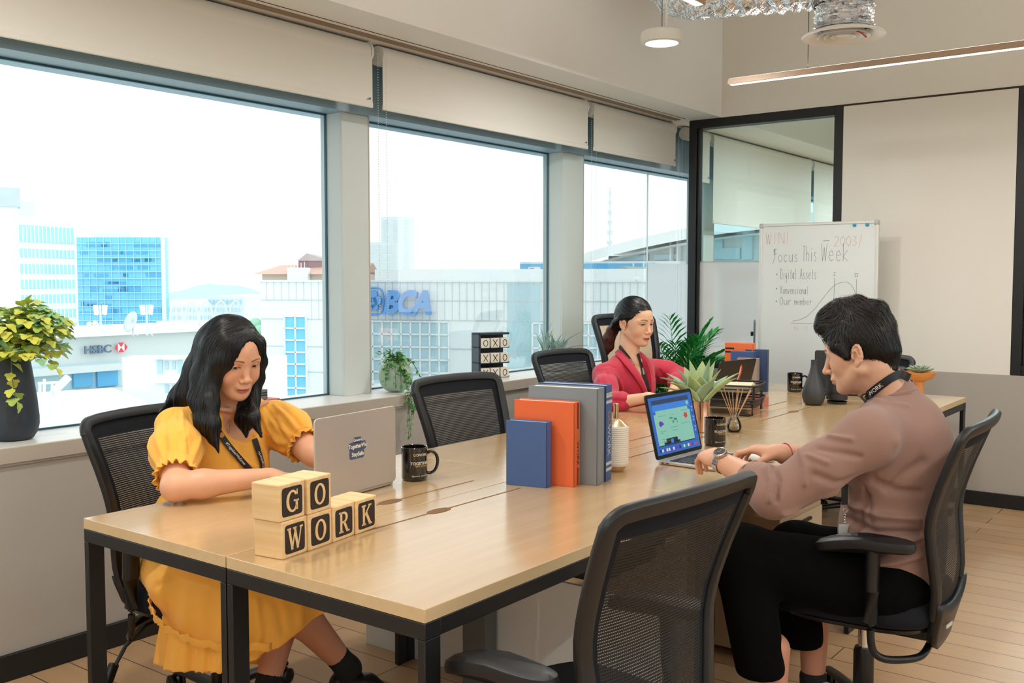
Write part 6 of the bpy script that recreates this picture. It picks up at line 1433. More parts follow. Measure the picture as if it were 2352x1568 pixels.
def head_sdf(s, o, R, fem=True, slit=0.0034, slit_dz=-0.002, ear=True, sc=1.0, nose=1.0, jaw=1.0):
    F = 1.0 if fem else 0.0
    s.frame(o, np.array(R) * sc); q = sc; c = lambda a, b, ra, rb, k: s.cap(a, b, ra * q, rb * q, k * q); e = lambda p, r, k, op='add', A=None: s.ell(p, np.array(r), k * q, op, A)
    s.R = np.array(R) * sc
    def ell(p, r, k, op='add'):
        cw = s.W(p); Rm = np.array(R); r_ = np.array(r) * sc; oo, RR = s.o, s.R; s.o, s.R = cw, Rm; s.ell((0, 0, 0), r_, k * q, op); s.o, s.R = oo, RR
    ell((-0.012, 0, 0.036), (0.093, 0.0735, 0.084), .01); ell((-0.045, 0, 0.015), (0.055, 0.064, 0.066), .02)
    ell((0.030, 0, 0.022), (0.058, 0.060, 0.068), .02); ell((0.030, 0, -0.028), (0.052, 0.056, 0.070), .02)
    ell((0.046, 0, -0.070), (0.034, 0.040 * jaw, 0.036), .025)
    for y in (-1, 1):
        c((0.0, y * .052 * jaw, -.048), (0.058, y * .018, -.092), .020, .016, .022); ell((0.052 - .001 * F, y * (.036 + .002 * F), -.026 - .007 * F), (.028 + .002 * F, .024 + .002 * F, .028 + .004 * F), .015); ell((0.035, y * .05, .0), (.03, .02, .03), .015)
        c((0.078, y * .014, .021), (0.066, y * .044, .018), .009, .010, .014)
    ell((0.070, 0, -.094), (.019, .020, .017), .014)
    for y in (-1, 1): ell((EYE_C[0] + .020 + .0025 * F, y * (EYE_C[1] + .002 * F), EYE_C[2] - .001), (.014 - .001 * F, .017 - .003 * F, .0115 - .0015 * F), .012, 'sub')
    c((0.082 - .002 * F, 0, .012 - .004 * F), (0.101 * nose - .003 * F, 0, -.030), .0065 + .001 * F, .0085 + .001 * F, .010 + .004 * F); ell((0.1035 * nose - .001 - .0035 * F, 0, -.0345), (.0115 - .001 * F, .0105 + .0015 * F, .0095), .006)
    for y in (-1, 1): ell((0.094 - .002 * F, y * (.0115 + .0018 * F), -.038), (.0095, .0068 + .0006 * F, .0068), .004)
    for y in (-1, 1): ell((0.1005, y * .0060, -.0455), (.005, .0028, .003), .002, 'sub')
    ell((0.083, 0, -.060), (.014, .022, .014), .012)
    ell((0.0905, 0, -.0615), (.0075 + .0007 * F, .019, .0048 + .0006 * F), .0045); ell((0.0885, 0, -.0715), (.0080 + .0009 * F, .0165, .0056 + .0008 * F), .0045)
    c((0.0985, 0.0, -.0662), (0.090, .0195, -.0672), .0013, .0010, .001) if False else None
    for y in (-1, 1): s.cap((0.0990, 0, -.0660), (0.0885, y * .021, -.0672), .0016 * q, .0012 * q, .0015 * q, 'sub')
    for y in (-1, 1):
        ell((EYE_C[0], y * EYE_C[1], EYE_C[2]), (EYE_R + .0022,) * 3, .003)
        ell((EYE_C[0] + .012, y * (EYE_C[1] + .0005), EYE_C[2] + slit_dz), (.012, .0128, slit), .0012, 'sub')
    if ear:
        for y in (-1, 1):
            arc = []
            for t in range(10):
                a = R_(-75 + 250 * t / 9); arc.append((-.012 - .013 * math.cos(a) * 1.0 - .004 * math.sin(a), y * (.0745 + .010 * (math.cos(a) * .6 + .4)), -.006 + .027 * math.sin(a)))
            ell((-.012, y * .0745, -.006), (.016, .0055, .026), .006); s.chain(arc, [.0038 * q] * 10, .004 * q); ell((-.006, y * .078, -.010), (.0085, .006, .013), .003, 'sub')
            ell((-.004, y * .0745, -.032), (.008, .0045, .009), .004); s.cap((-.017, y * .082, -.02), (-.012, y * .081, .006), .0028 * q, .0024 * q, .004 * q)
            s.cap((.003, y * .075, -.008), (.0035, y * .0755, -.014), .0045 * q, .0035 * q, .004 * q)
    s.frame()
def local(V, o, R, sc=1.0): return ((V - np.array(o)) @ np.array(R)) / sc
def paint(V, o, R, skin, lip, brow, sc=1.0, blush=0.25, brow_arch=0.0, lash=True, slit_dz=-0.002, slit=.0034, seed=0, browm=1.0):
    L = local(V, o, R, sc); C = np.tile(np.array(skin[:3]), (len(V), 1)); mix = lambda C, c, w: C * (1 - w[:, None]) + np.array(c[:3]) * w[:, None]
    C = C * (1 + 0.03 * vnoise(V, 160, seed))[:, None]; front = (L[:, 0] > .03)
    for y in (-1, 1):
        C = mix(C, (skin[0] * 1.02, skin[1] * .66, skin[2] * .58), blush * np.exp(-(((L[:, 0] - .07) / .03) ** 2 + ((L[:, 1] - y * .04) / .02) ** 2 + ((L[:, 2] + .025) / .018) ** 2)))
    C = mix(C, (skin[0], skin[1] * .72, skin[2] * .66), 0.25 * np.exp(-(((L[:, 0] - .105) / .012) ** 2 + (L[:, 1] / .014) ** 2 + ((L[:, 2] + .036) / .012) ** 2)))
    zl = np.where(L[:, 2] > -.0662, .0052 * (1 - .5 * (L[:, 1] / .02) ** 2) + .0006 * np.cos(L[:, 1] * 400), .0072)
    w = (1 - np.clip((np.abs(L[:, 1]) / (.0205) ) ** 4 + (np.abs(L[:, 2] + .0662) / zl) ** 4, 0, 1)) ** .5; w = w * (L[:, 0] > .075) * (np.abs(L[:, 2] + .0662) < .012); C = mix(C, lip, np.clip(w * 1.3, 0, 1))
    wm = np.exp(-((L[:, 2] + .0665) / .0012) ** 2) * (np.abs(L[:, 1]) < .020) * (L[:, 0] > .075); C = mix(C, [c * .35 for c in lip[:3]], np.clip(wm * .8, 0, 1))
    for y in (-1, 1):
        t = (L[:, 1] * y - .012) / .036; zc = .0225 + browm * .0045 * np.sin(np.clip(t, 0, 1) * 2.6) - .002 * np.clip(t, 0, 1) + brow_arch; hwid = .0034 * (1 - .6 * np.clip(t, 0, 1)) * browm
        w = (t > 0) * (t < 1) * np.clip(1.3 - np.abs(L[:, 2] - zc) / hwid, 0, 1) * front; C = mix(C, brow, np.clip(w, 0, 1) * .9)
        if lash:
            yy = (L[:, 1] * y - EYE_C[1]) / .0150; top = EYE_C[2] + slit_dz + slit * np.sqrt(np.clip(1 - yy ** 2, 0, 1)); dz = L[:, 2] - top
            w = (np.abs(yy) < 1.0) * (L[:, 0] > .066) * np.exp(-((dz - .0005) / .0014) ** 2); C = mix(C, (.02, .015, .015), np.clip(w * 1.1, 0, .95))
            dz = L[:, 2] - (EYE_C[2] + slit_dz - slit * np.sqrt(np.clip(1 - yy ** 2, 0, 1))); w = (np.abs(yy) < .95) * (L[:, 0] > .066) * np.exp(-((dz + .0004) / .0010) ** 2); C = mix(C, (skin[0] * .45, skin[1] * .3, skin[2] * .28), np.clip(w * .7, 0, 1))
            w = (np.abs(yy) < 1.15) * (L[:, 0] > .062) * np.exp(-((L[:, 2] - EYE_C[2] - .0085) / .0009) ** 2); C = mix(C, (skin[0] * .6, skin[1] * .42, skin[2] * .4), np.clip(w * .6, 0, 1))
    return C
M['eye'] = vcol_mat('eyeball', 0.12, spec=0.6)
def eyes(parent, o, R, look=(1, 0, -.25), sc=1.0):
    lk = np.array(look, float); lk /= np.linalg.norm(lk); R = np.array(R)
    for y in (-1, 1):
        n, m = 20, 28; V = []
        for i in range(n + 1):
            for j in range(m): a = math.pi * i / n; b_ = 2 * math.pi * j / m; V.append((math.cos(a), math.sin(a) * math.cos(b_), math.sin(a) * math.sin(b_)))
        V = np.array(V); ax = lk; t1 = np.cross(ax, (0, 0, 1)); t1 /= np.linalg.norm(t1); t2 = np.cross(ax, t1); D = V[:, :1] * ax + V[:, 1:2] * t1 + V[:, 2:] * t2; ang = np.arccos(np.clip(D @ ax, -1, 1))
        C = np.tile([.72, .70, .68], (len(V), 1)); C[ang < .50] = (.035, .018, .010); C[ang < .22] = (.004, .004, .004)
        P = (np.array([EYE_C[0], y * EYE_C[1], EYE_C[2]]) + D * EYE_R) * sc; P = np.array(o) + P @ R.T
        Q = np.array([(i * m + j, (i + 1) * m + j, (i + 1) * m + (j + 1) % m, i * m + (j + 1) % m) for i in range(n) for j in range(m)]); np_mesh('eye', P, Q, 'eye', parent, C)
def hand(s, Wp, fd, up, side, curls, thumb=(0.5, 20, 20, 10), sc=1.0, spread=1.0):
    """five-fingered hand; curls = four lists of cumulative bend (deg) for index..little"""
    fd = np.array(fd, float); fd /= np.linalg.norm(fd); up = np.array(up, float); up = up - fd * (up @ fd); up /= np.linalg.norm(up); yy = np.cross(up, fd) * side; Wp = np.array(Wp, float)
    L = lambda x, y, z: Wp + (fd * x + yy * y + up * z) * sc
    s.frame(); kn = [(.088, .027), (.091, .008), (.087, -.011), (.079, -.028)]; rb = [.0092, .0095, .0090, .0080]; ph = [(.043, .025, .020), (.047, .029, .021), (.043, .027, .020), (.034, .020, .018)]
    s.cap(L(-.01, 0, 0), L(.02, 0, 0), .024 * sc, .024 * sc, .01 * sc)
    for (x, y) in kn: s.cap(L(.015, y * .55, -.001), L(x - .006, y, 0), .0150 * sc, .0118 * sc, .014 * sc)
    s.ell(L(.040, .024, -.008), (.022 * sc, .014 * sc, .014 * sc), .014 * sc, A=np.stack([fd, yy, up], 1)); s.ell(L(.040, -.022, -.006), (.026 * sc, .012 * sc, .013 * sc), .012 * sc, A=np.stack([fd, yy, up], 1))
    tips = []
    for f in range(4):
        p = L(kn[f][0], kn[f][1], 0); sp_ = (1.5 - f) * 0.07 * spread; r = rb[f]
        for j in range(3):
            a = R_(curls[f][j]); d = fd * math.cos(a) - up * math.sin(a) + yy * sp_ * max(0.1, math.cos(a)); d /= np.linalg.norm(d); q = p + d * ph[f][j] * sc
            s.cap(p, q, r * sc, (r - .0011) * sc, .0035 * sc); r -= .0010; p = q
        tips.append((p, d))
    a0, c1, c2, c3 = thumb; p = L(.022, .022, -.006); d = fd * math.cos(a0) + yy * math.sin(a0) - up * math.sin(R_(c1)); d /= np.linalg.norm(d)
    for j, (l, r1, r2) in enumerate(((.040, .0135, .0105), (.032, .0100, .0090), (.026, .0090, .0075))):
        q = p + d * l * sc; s.cap(p, q, r1 * sc, r2 * sc, (.010 if j == 0 else .003) * sc); p = q; d = d + fd * math.tan(R_(c2)) * .6 - up * math.tan(R_(c3)) * .5; d /= np.linalg.norm(d)
    tips.append((p, d)); return tips
def strands(name, sd, seeds, flow, n, step, rad, mats, parent, lift=0.0012, jit=0.15, seed=0, wave=0.0, mi=0, follow=1.0, taper=True):
    """locks of hair combed over the surface of sd"""
    r = np.random.RandomState(seed); P = np.array(seeds, float); K = len(P); pts = [P.copy()]; off = r.normal(size=(K, 3)) * jit; lf = lift * (0.3 + r.rand(K) * 1.4); ph_ = r.rand(K) * 6.28
    for i in range(n):
        f = flow(P, i / n) + off; g = sd.grad(P); dist = sd.sample(P); near = (dist < 0.03)[:, None]
        f = np.where(near, f - g * (f * g).sum(1, keepdims=True) * follow, f); f /= np.linalg.norm(f, axis=1, keepdims=True) + 1e-9
        P = P + f * step; dist = sd.sample(P); g = sd.grad(P); P = P + np.where((dist < 0.02)[:, None], g * (lf - dist)[:, None] * 0.7, 0); pts.append(P.copy())
    pts = np.array(pts); m = len(pts); V = []; Q = []; w = rad * (0.6 + 0.8 * r.rand(K))
    T = np.gradient(pts, axis=0); T /= np.linalg.norm(T, axis=2, keepdims=True) + 1e-9
    for i in range(m):
        g = sd.grad(pts[i]); sdv = np.cross(T[i], g); sdv /= np.linalg.norm(sdv, axis=1, keepdims=True) + 1e-9; u = np.cross(sdv, T[i]); tw = (math.sin(math.pi * min(1, (i + .6) / m * 1.0)) ** .5 if taper else 1) if i < m - 1 else .05
        tw = max(.08, min(1, (m - 1 - i) / (m * .35))) * max(.35, min(1, (i + 1) / (m * .12))); a = sdv * (w * tw)[:, None]; b_ = u * (w * tw * .5)[:, None]; V.append(np.stack([pts[i] - a, pts[i] + b_, pts[i] + a], 1))
    V = np.array(V); V = V.transpose(1, 0, 2, 3).reshape(-1, 3)
    base = np.arange(K)[:, None] * (m * 3); row = np.arange(m - 1)[None, :] * 3
    for a, b_ in ((0, 1), (1, 2)):
        q = np.stack([base + row + a, base + row + b_, base + row + 3 + b_, base + row + 3 + a], 2).reshape(-1, 4); Q.append(q)
    return np_mesh(name, V, np.concatenate(Q), mats, parent)
def surf_pts(sd, V, cond, n, seed=0):
    r = np.random.RandomState(seed); ok = np.where(cond)[0]; return V[r.choice(ok, min(n, len(ok)), replace=len(ok) < n)]
from mathutils.bvhtree import BVHTree
def bvh_of(objs):
    V = []; F = []
    for o in objs:
        k = len(V); V += [v.co.copy() for v in o.data.vertices]; F += [tuple(i + k for i in p.vertices) for p in o.data.polygons]
    return BVHTree.FromPolygons(V, F)
EYEP = Vector((0, 0, CAMZ))
def on_surface(bv, px, py, off=0.003, D=3.0):
    d = (at(px, py, 1.0) - EYEP).normalized(); h = bv.ray_cast(EYEP, d)
    if h[0] is None: return at(px, py, D), -d
    return h[0] + h[1] * off * (1 if h[1].dot(d) < 0 else -1), (h[1] if h[1].dot(d) < 0 else -h[1])
def px_line(bv, pts, D, n=4, off=0.0):
    out_ = []; last = None
    for (a, b_) in zip(pts[:-1], pts[1:]):
        for k in range(n):
            t = k / n; out_.append((a[0] + (b_[0] - a[0]) * t, a[1] + (b_[1] - a[1]) * t))
    out_.append(pts[-1]); hits = [on_surface(bv, x, y, off, D) for x, y in out_]
    dep = [(h[0] - EYEP).dot(FWD) for h in hits]; md = sorted(dep)[len(dep) // 2]
    for i in range(1, len(hits)):
        if abs(dep[i] - dep[i - 1]) > .045: dep[i] = dep[i - 1]; hits[i] = (at(out_[i][0], out_[i][1], dep[i]), hits[i - 1][1])
    return hits
def px_folds(V, Q, D, specs):
    bv = BVHTree.FromPolygons([tuple(p) for p in V], [tuple(int(i) for i in f) for f in Q]); return [([np.array(h[0]) for h in px_line(bv, pts, D)], w_, a_) for pts, w_, a_ in specs]
def drape(name, bv, pts, D, w, m, parent, off=.006):
    h = px_line(bv, pts, D, 3, off); N = [x[1] for x in h]; N = [(N[max(i - 1, 0)] + N[i] + N[min(i + 1, len(N) - 1)]).normalized() for i in range(len(N))]
    P_ = [x[0] for x in h]; P_ = [(P_[max(i - 1, 0)] + P_[i] * 2 + P_[min(i + 1, len(P_) - 1)]) / 4 if 0 < i < len(P_) - 1 else P_[i] for i in range(len(P_))]
    return ribbon(name, P_, N, w, m, parent)
def ribbon(name, pts, nrm, w, m, parent, thick=0.0012):
    P = catmull([Vector(p) for p in pts], 6); N = []
    for i in range(len(P)): k = min(len(nrm) - 1, i / 6); a = int(k); b_ = min(a + 1, len(nrm) - 1); N.append((Vector(nrm[a]) * (1 - k + a) + Vector(nrm[b_]) * (k - a)).normalized())
    b = MB(); rows = []
    for i, p in enumerate(P):
        t = (P[min(i + 1, len(P) - 1)] - P[max(i - 1, 0)]).normalized(); s = t.cross(N[i]).normalized() * w / 2; rows.append((p - s, p + s, p + s - N[i] * thick, p - s - N[i] * thick))
    V = [v for r in rows for v in r]; F = [(i * 4 + k, i * 4 + (k + 1) % 4, i * 4 + 4 + (k + 1) % 4, i * 4 + 4 + k) for i in range(len(rows) - 1) for k in range(4)]
    b.add(V, F, 0, None, True); return b.build(name, m, parent, angle=50), P, N
def ribbon_text(s, P, N, i0, i1, size, m, parent, name, flip=1, mat2=None, **k):
    """lettering that bends with the ribbon between samples i0 and i1"""
    vs, fs = text_mesh(s, size, **k); cum = [0.0]
    for a, c in zip(P[:-1], P[1:]): cum.append(cum[-1] + (c - a).length)
    s0 = (cum[i0] + cum[i1]) / 2; V = []
    for x, y, _ in vs:
        q = min(max(s0 + x * flip, 0), cum[-1] - 1e-6); i = max(0, min(len(P) - 2, int(np.searchsorted(cum, q)) - 1)); t = (q - cum[i]) / max(cum[i + 1] - cum[i], 1e-9)
        tn = (P[min(i + 2, len(P) - 1)] - P[max(i - 1, 0)]).normalized() * flip; n = (N[i] * (1 - t) + N[i + 1] * t).normalized(); V.append(P[i] * (1 - t) + P[i + 1] * t + n.cross(tn).normalized() * y + n * 0.0011)
    b = MB(); b.add(V, fs); return b.build(name, m, parent)
HAIR = mat('black_hair', S(9, 10, 13), 0.36, spec=0.42); HAIRB = mat('brown_black_hair', S(24, 17, 14), 0.40, spec=0.4)
M['skin'] = vcol_mat('skin', 0.46, spec=0.4, subs=0.08)
# ================================================================== the woman in yellow
def Fz(*a): return np.array(a, float)
def sstack(f, up): f = np.array(f, float); f /= np.linalg.norm(f); l = np.cross(np.array(up, float), f); l /= np.linalg.norm(l); return np.stack([f, l, np.cross(f, l)], 1)
def yellow():
    o = pix(533, 821, 3.0); R = hframe(R_(-8), R_(19), R_(2)); skin = S(222, 166, 132); SL = dict(slit=.0034, slit_dz=-.0026)
    az = R_(3); bf = np.array([math.cos(az), math.sin(az), 0]); bl = np.array([-math.sin(az), math.cos(az), 0]); bu = np.array([0, 0, 1.])
    nb = Fz(-2.545, 1.925, .985); chest = Fz(-2.575, 1.915, .85); RS = pix(405, 985, 2.97); LS = pix(632, 965, 3.22); pel = Fz(-2.65, 1.88, .52)
    A = np.stack([bf, bl, bu], 1)
    # --- skin: head, neck, chest
    s = SDF((-2.75, 1.68, .82), (-2.30, 2.16, 1.29), .0019)
    head_sdf(s, o, R, True, **SL, ear=True)
    hb = np.array(o) + R @ np.array([-.03, 0, -.055]); s.cap(hb, nb, .050, .054, .02); s.cap(hb + R @ np.array([.03, 0, -.02]), nb + bf * .02, .030, .036, .02)
    s.ell(chest, (.082, .150, .125), .03, A=A); s.cap(RS * .8 + nb * .2, nb, .038, .045, .03); s.cap(LS * .7 + nb * .3 - bu * .022, nb, .026, .045, .03)
    for y in (-1, 1): s.cap(nb + bf * .052 + bl * y * .012 - bu * .022, nb + bf * .045 + bl * y * .10 - bu * .004, .007, .007, .016)
    V, Q = s.mesh(); C = paint(V, o, R, skin, S(186, 92, 84), S(50, 38, 36), **SL, blush=.3, browm=.9)
    parts = [(V, Q)]; cols = [C]
    # --- arms
    RE = pix(404, 1118, 2.735); RW = Fz(-2.245, 1.825, .805); LE = pix(706, 1030, 3.13); LW = Fz(-2.245, 2.06, .80)
    for (S0, E0, W0, fd, side, cu) in ((RS, RE, RW, (.62, .75, -.12), 1, [(20, 45, 62), (18, 42, 60), (20, 45, 62), (24, 48, 66)]), (LS, LE, LW, (.85, -.45, -.1), -1, [(20, 45, 62), (18, 42, 60), (20, 45, 62), (24, 48, 66)])):
        a = SDF(np.minimum(np.minimum(S0, E0), W0) - .14, np.maximum(np.maximum(S0, E0), W0) + .14, .0028)
        mid = (S0 + E0) / 2; fm = E0 * .72 + W0 * .28
        a.cap(S0, mid, .050, .046, .02); a.cap(mid, E0, .046, .038, .02); a.cap(E0, fm, .038, .039, .02); a.cap(fm, W0, .039, .025, .02)
        hand(a, W0, fd, (0, 0, 1), side, cu, (0.5, 15, 10, 5), .88)
        v, q = a.mesh(); parts.append((v, q)); cols.append(np.tile(skin[:3], (len(v), 1)) * (1 + .03 * vnoise(v, 60, 3))[:, None])
    # --- legs: calves below the skirt
    legs = SDF((-2.75, 1.55, .0), (-1.95, 2.32, .62), .005); K1 = Fz(-2.20, 1.80, .50); A1 = pix(800, 1535, 2.98); K2 = Fz(-2.28, 1.93, .50); A2 = pix(608, 1600, 2.86)
    H1 = Fz(-2.60, 1.80, .50)
    legs.cap(H1, K1, .07, .055, .02); legs.cap(K1, K1 * .62 + A1 * .38 + Fz(-.012, 0, 0), .050, .052, .02); legs.cap(K1 * .62 + A1 * .38, A1, .052, .031, .02)
    legs.cap(Fz(-2.6, 1.98, .5), K2, .07, .055, .02); legs.cap(K2, K2 * .62 + A2 * .38, .050, .052, .02); legs.cap(K2 * .62 + A2 * .38, A2, .052, .031, .02)
    legs.cap(pel, pel + Fz(.02, 0, .25), .10, .09, .05); v, q = legs.mesh(); parts.append((v, q)); cols.append(np.tile(np.array(S(196, 140, 112)[:3]), (len(v), 1)))
    V, Q = merge(parts); P = np_mesh('person', V, Q, 'skin', None, np.concatenate(cols), smooth=1)
    tag(P, 'woman in a yellow puff sleeve dress with long black hair typing at a silver laptop', 'person')
    eyes(P, o, R, (1, -.05, -.32))
    # --- dress bodice with puff sleeves
    dm = mat('dress_yellow', S(250, 182, 72), 0.85, bump=0.25, bscale=700, sheen=0.15)
    d = SDF((-2.86, 1.50, .45), (-2.25, 2.42, 1.06), .0040)
    d.ell(chest + Fz(0, 0, .0), (.100, .150, .150), .03, A=A); d.cap(chest - bu * .05 + bf * .035 + bl * .055, chest - bu * .05 + bf * .035 - bl * .055, .062, .062, .05)
    d.cap(chest - bu * .12, pel + bu * .12, .105, .112, .06); d.cap(chest - bu * .12 + bl * .04, pel + bu * .1 + bl * .05, .09, .11, .05); d.cap(chest - bu * .12 - bl * .04, pel + bu * .1 - bl * .05, .09, .11, .05)
    d.cap(RS + bl * .045, nb - bl * .045 - bf * .01, .052, .046, .03); d.cap(LS - bl * .045, nb + bl * .045 - bf * .01, .052, .046, .03)
    sv = []
    for S0, E0, sc_ in ((RS, RE, 1.0), (LS, LE, .95)):
        c = S0 * .62 + E0 * .38; ax = (E0 - S0) / np.linalg.norm(E0 - S0); AA = sstack(ax, (0.2, 0.1, 1) if abs(ax[2]) < .9 else (1, 0, 0)); d.ell(c + bu * .006, (.098 * sc_, .076 * sc_, .078 * sc_), .02, A=AA); d.ell(S0 + bu * .012, (.065, .062, .055), .025); d.cap(c, S0 * .25 + E0 * .75, .068, .050, .02)
        e_ = S0 * .22 + E0 * .78; f0 = lambda X, Y, Z, e_=e_, ax=ax: (X - e_[0]) * ax[0] + (Y - e_[1]) * ax[1] + (Z - e_[2]) * ax[2]
        lo = e_ - .075; hi = e_ + .075
        w = d._win(lo, hi, .03); sl, X, Y, Z = w; pl = f0(X, Y, Z); rr_ = np.sqrt((X - e_[0]) ** 2 + (Y - e_[1]) ** 2 + (Z - e_[2]) ** 2); cut = np.where(rr_ < .10, -pl, 1.0).astype(np.float32); d.F[sl] = np.maximum(d.F[sl], -cut); sv.append((e_, ax))
    # neckline opening
    nc = nb + bf * .075 - bu * .055; d.ell(nc, (.070, .078, .062), .006, 'sub', A=A); d.cap(nb + bf * .03 + bu * .03, nb + bf * .06 - bu * .03, .066, .070, .006, 'sub'); d.cap(nb - bf * .02 + bu * .05, nb + bu * .0, .064, .062, .006, 'sub')
    v, q = d.mesh(); rel = v - chest
    L = []
    for S0, E0 in ((RS, RE), (LS, LE)):
        ax = (E0 - S0) / np.linalg.norm(E0 - S0); u1 = np.cross(ax, bf); u1 /= np.linalg.norm(u1); u2 = np.cross(ax, u1)
        for k in range(11):
            a = k * .571 + .2; dr = u1 * math.cos(a) + u2 * math.sin(a); L.append(([S0 * .30 + E0 * .70 + dr * .058, S0 * .52 + E0 * .48 + dr * .080, S0 * .75 + E0 * .25 + dr * .07], .007, .0048)); a += .28; dr = u1 * math.cos(a) + u2 * math.sin(a); L.append(([S0 * .25 + E0 * .75 + dr * .055, S0 * .5 + E0 * .5 + dr * .08], .006, -.0045))
            L.append(([S0 + dr * .045 + bu * .02, S0 * .7 + E0 * .3 + dr * .075], .006, -.004))
    for k in range(8): y = -.10 + k * .028; L.append(([chest + bf * .10 + bl * y - bu * .14, chest + bf * .11 + bl * (y * 1.1) - bu * .27], .007, .005 if k % 2 else -.004))
    for y in (-.07, .07, .03, -.03): L.append(([chest + bf * .10 + bl * y + bu * .02, chest + bf * .12 + bl * y * .8 - bu * .11], .010, -.003))
    L += px_folds(v, q, 2.95, [(((430, 1010), (440, 1050), (432, 1085)), .006, -.006), (((540, 1040), (560, 1060), (590, 1075)), .008, .004), (((400, 940), (392, 970), (398, 1000)), .005, -.006), (((372, 950), (360, 985), (362, 1020)), .006, .006), (((418, 945), (420, 985), (424, 1010)), .005, .006), (((385, 955), (378, 1000), (380, 1035)), .006, -.006), (((350, 985), (350, 1015)), .006, -.005),
        (((612, 935), (630, 965), (650, 1000)), .006, -.006), (((628, 930), (655, 955), (680, 985)), .006, .006), (((600, 950), (615, 985), (640, 1020)), .006, .006), (((648, 935), (675, 958), (695, 980)), .005, -.006), (((585, 1000), (610, 1040), (615, 1070)), .008, .005), (((620, 1010), (618, 1050)), .007, -.006)])
    v = folds(d, v, L, .0012, 34, 2); D = np_mesh('dress', v, q, dm, P, smooth=1)
    for e_, ax in sv:   # ruffled cuffs
        u1 = np.cross(ax, bf); u1 /= np.linalg.norm(u1); u2 = np.cross(ax, u1); rows = []; r_ = random.Random(5)
        for j, (t, rad, am) in enumerate(((-.030, .054, .001), (-.012, .0505, .002), (0.0, .0495, .002), (.010, .053, .004), (.022, .059, .007))):
            row = []
            for k in range(97): a = 2 * math.pi * k / 96; rr_ = rad + am * math.sin(a * 17 + 2 * math.sin(a * 3)) ; row.append(tuple(e_ + ax * (t + am * .4 * math.cos(a * 17)) + (u1 * math.cos(a) + u2 * math.sin(a)) * rr_))
            rows.append(row)
        b = MB(); b.grid(rows); b.build('sleeve_ruffle', dm, D, solidify=0.0022, angle=180)
    # --- skirt
    k = SDF((-2.92, 1.45, .12), (-1.88, 2.34, .72), .0052)
    k.cap(pel + Fz(.0, -.02, .02), Fz(-2.24, 1.78, .52), .125, .085, .05); k.cap(pel + Fz(0, .08, .02), Fz(-2.24, 1.98, .52), .135, .085, .05); k.cap(pel + Fz(0, 0, .03), pel + Fz(.0, 0, .14), .15, .115, .05)
    def cone(X, Y, Z):
        t = np.clip((.57 - Z) / .36, 0, 1); th = np.arctan2(Y - 1.85, X + 2.33); rx = .27 + .045 * t; ry = .235 + .045 * t; pl = 1 + (.050 * np.sin(th * 11 + 1.2 * np.sin(th * 2) + 2 * t) + .022 * np.sin(th * 23 + 1)) * (.15 + .85 * t)
        hem = .345 + .085 * np.cos(th) + .065 * np.sin(th) + .018 * np.sin(th * 3 + 1); dd = (np.sqrt(((X + 2.33) / rx) ** 2 + ((Y - 1.85) / ry) ** 2) / pl - 1) * .27
        dd = np.maximum(dd, hem - Z); return np.maximum(dd, Z - .575)
    k.fn((-2.75, 1.48, .15), (-1.95, 2.25, .60), cone, .06)
    k.cap((-2.58, 1.69, .52), (-2.45, 1.65, .50), .070, .075, .05)
    v, q = k.mesh(); tier = []
    th = [2 * math.pi * i / 30 for i in range(31)]
    path = [(-2.33 + .325 * math.cos(a), 1.85 + .29 * math.sin(a), .46 - .07 * math.cos(a + .9) + .008 * math.sin(a * 9)) for a in th]
    L = [(path, .007, .007), ([(p_[0], p_[1], p_[2] - .016) for p_ in path], .008, -.006)]
    v = folds(k, v, L, .0035, 20, 4); n = k.grad(v); thv = np.arctan2(v[:, 1] - 1.85, v[:, 0] + 2.33); zt = .46 - .07 * np.cos(thv + .9); amt = np.clip((zt - v[:, 2]) / .05, 0, 1) * np.clip(1.2 - (zt - v[:, 2]) / .2, .35, 1) * (np.abs(n[:, 2]) < .8)
    v = v + n * (amt * .0055 * np.sin(thv * 42 + 3 * np.sin(thv * 5)))[:, None]
    LS_ = px_folds(v, q, 2.9, [(((340, 1290), (420, 1310), (500, 1300)), .010, .006), (((360, 1345), (410, 1330), (470, 1345)), .010, -.006), (((600, 1320), (640, 1400), (650, 1450)), .012, -.008), (((660, 1330), (690, 1390), (690, 1430)), .012, .008), (((590, 1380), (600, 1450), (590, 1520)), .010, .007), (((560, 1300), (640, 1310), (720, 1350)), .012, -.005)])
    v = folds(k, v, LS_, 0, 20, 4); np_mesh('skirt', v, q, dm, D, smooth=1)
    rows = []
    for j, (dz, dr) in enumerate(((.012, .012), (.0, .004), (-.010, .010))):
        rows.append([(-2.33 + (.322 + dr + .005 * math.sin(i * 1.9)) * math.cos(2 * math.pi * i / 150), 1.85 + (.287 + dr + .005 * math.sin(i * 2.3)) * math.sin(2 * math.pi * i / 150), .465 - .07 * math.cos(2 * math.pi * i / 150 + .9) + dz + .004 * math.sin(i * 1.3)) for i in range(151)])
    b = MB(); b.grid([r[70:136] for r in rows]); b.build('tier_ruffle', dm, D, solidify=0.002, angle=180)
    # --- socks, shoes
    sk = mat('black_sock', S(14, 14, 16), 0.9, bump=.2, bscale=900)
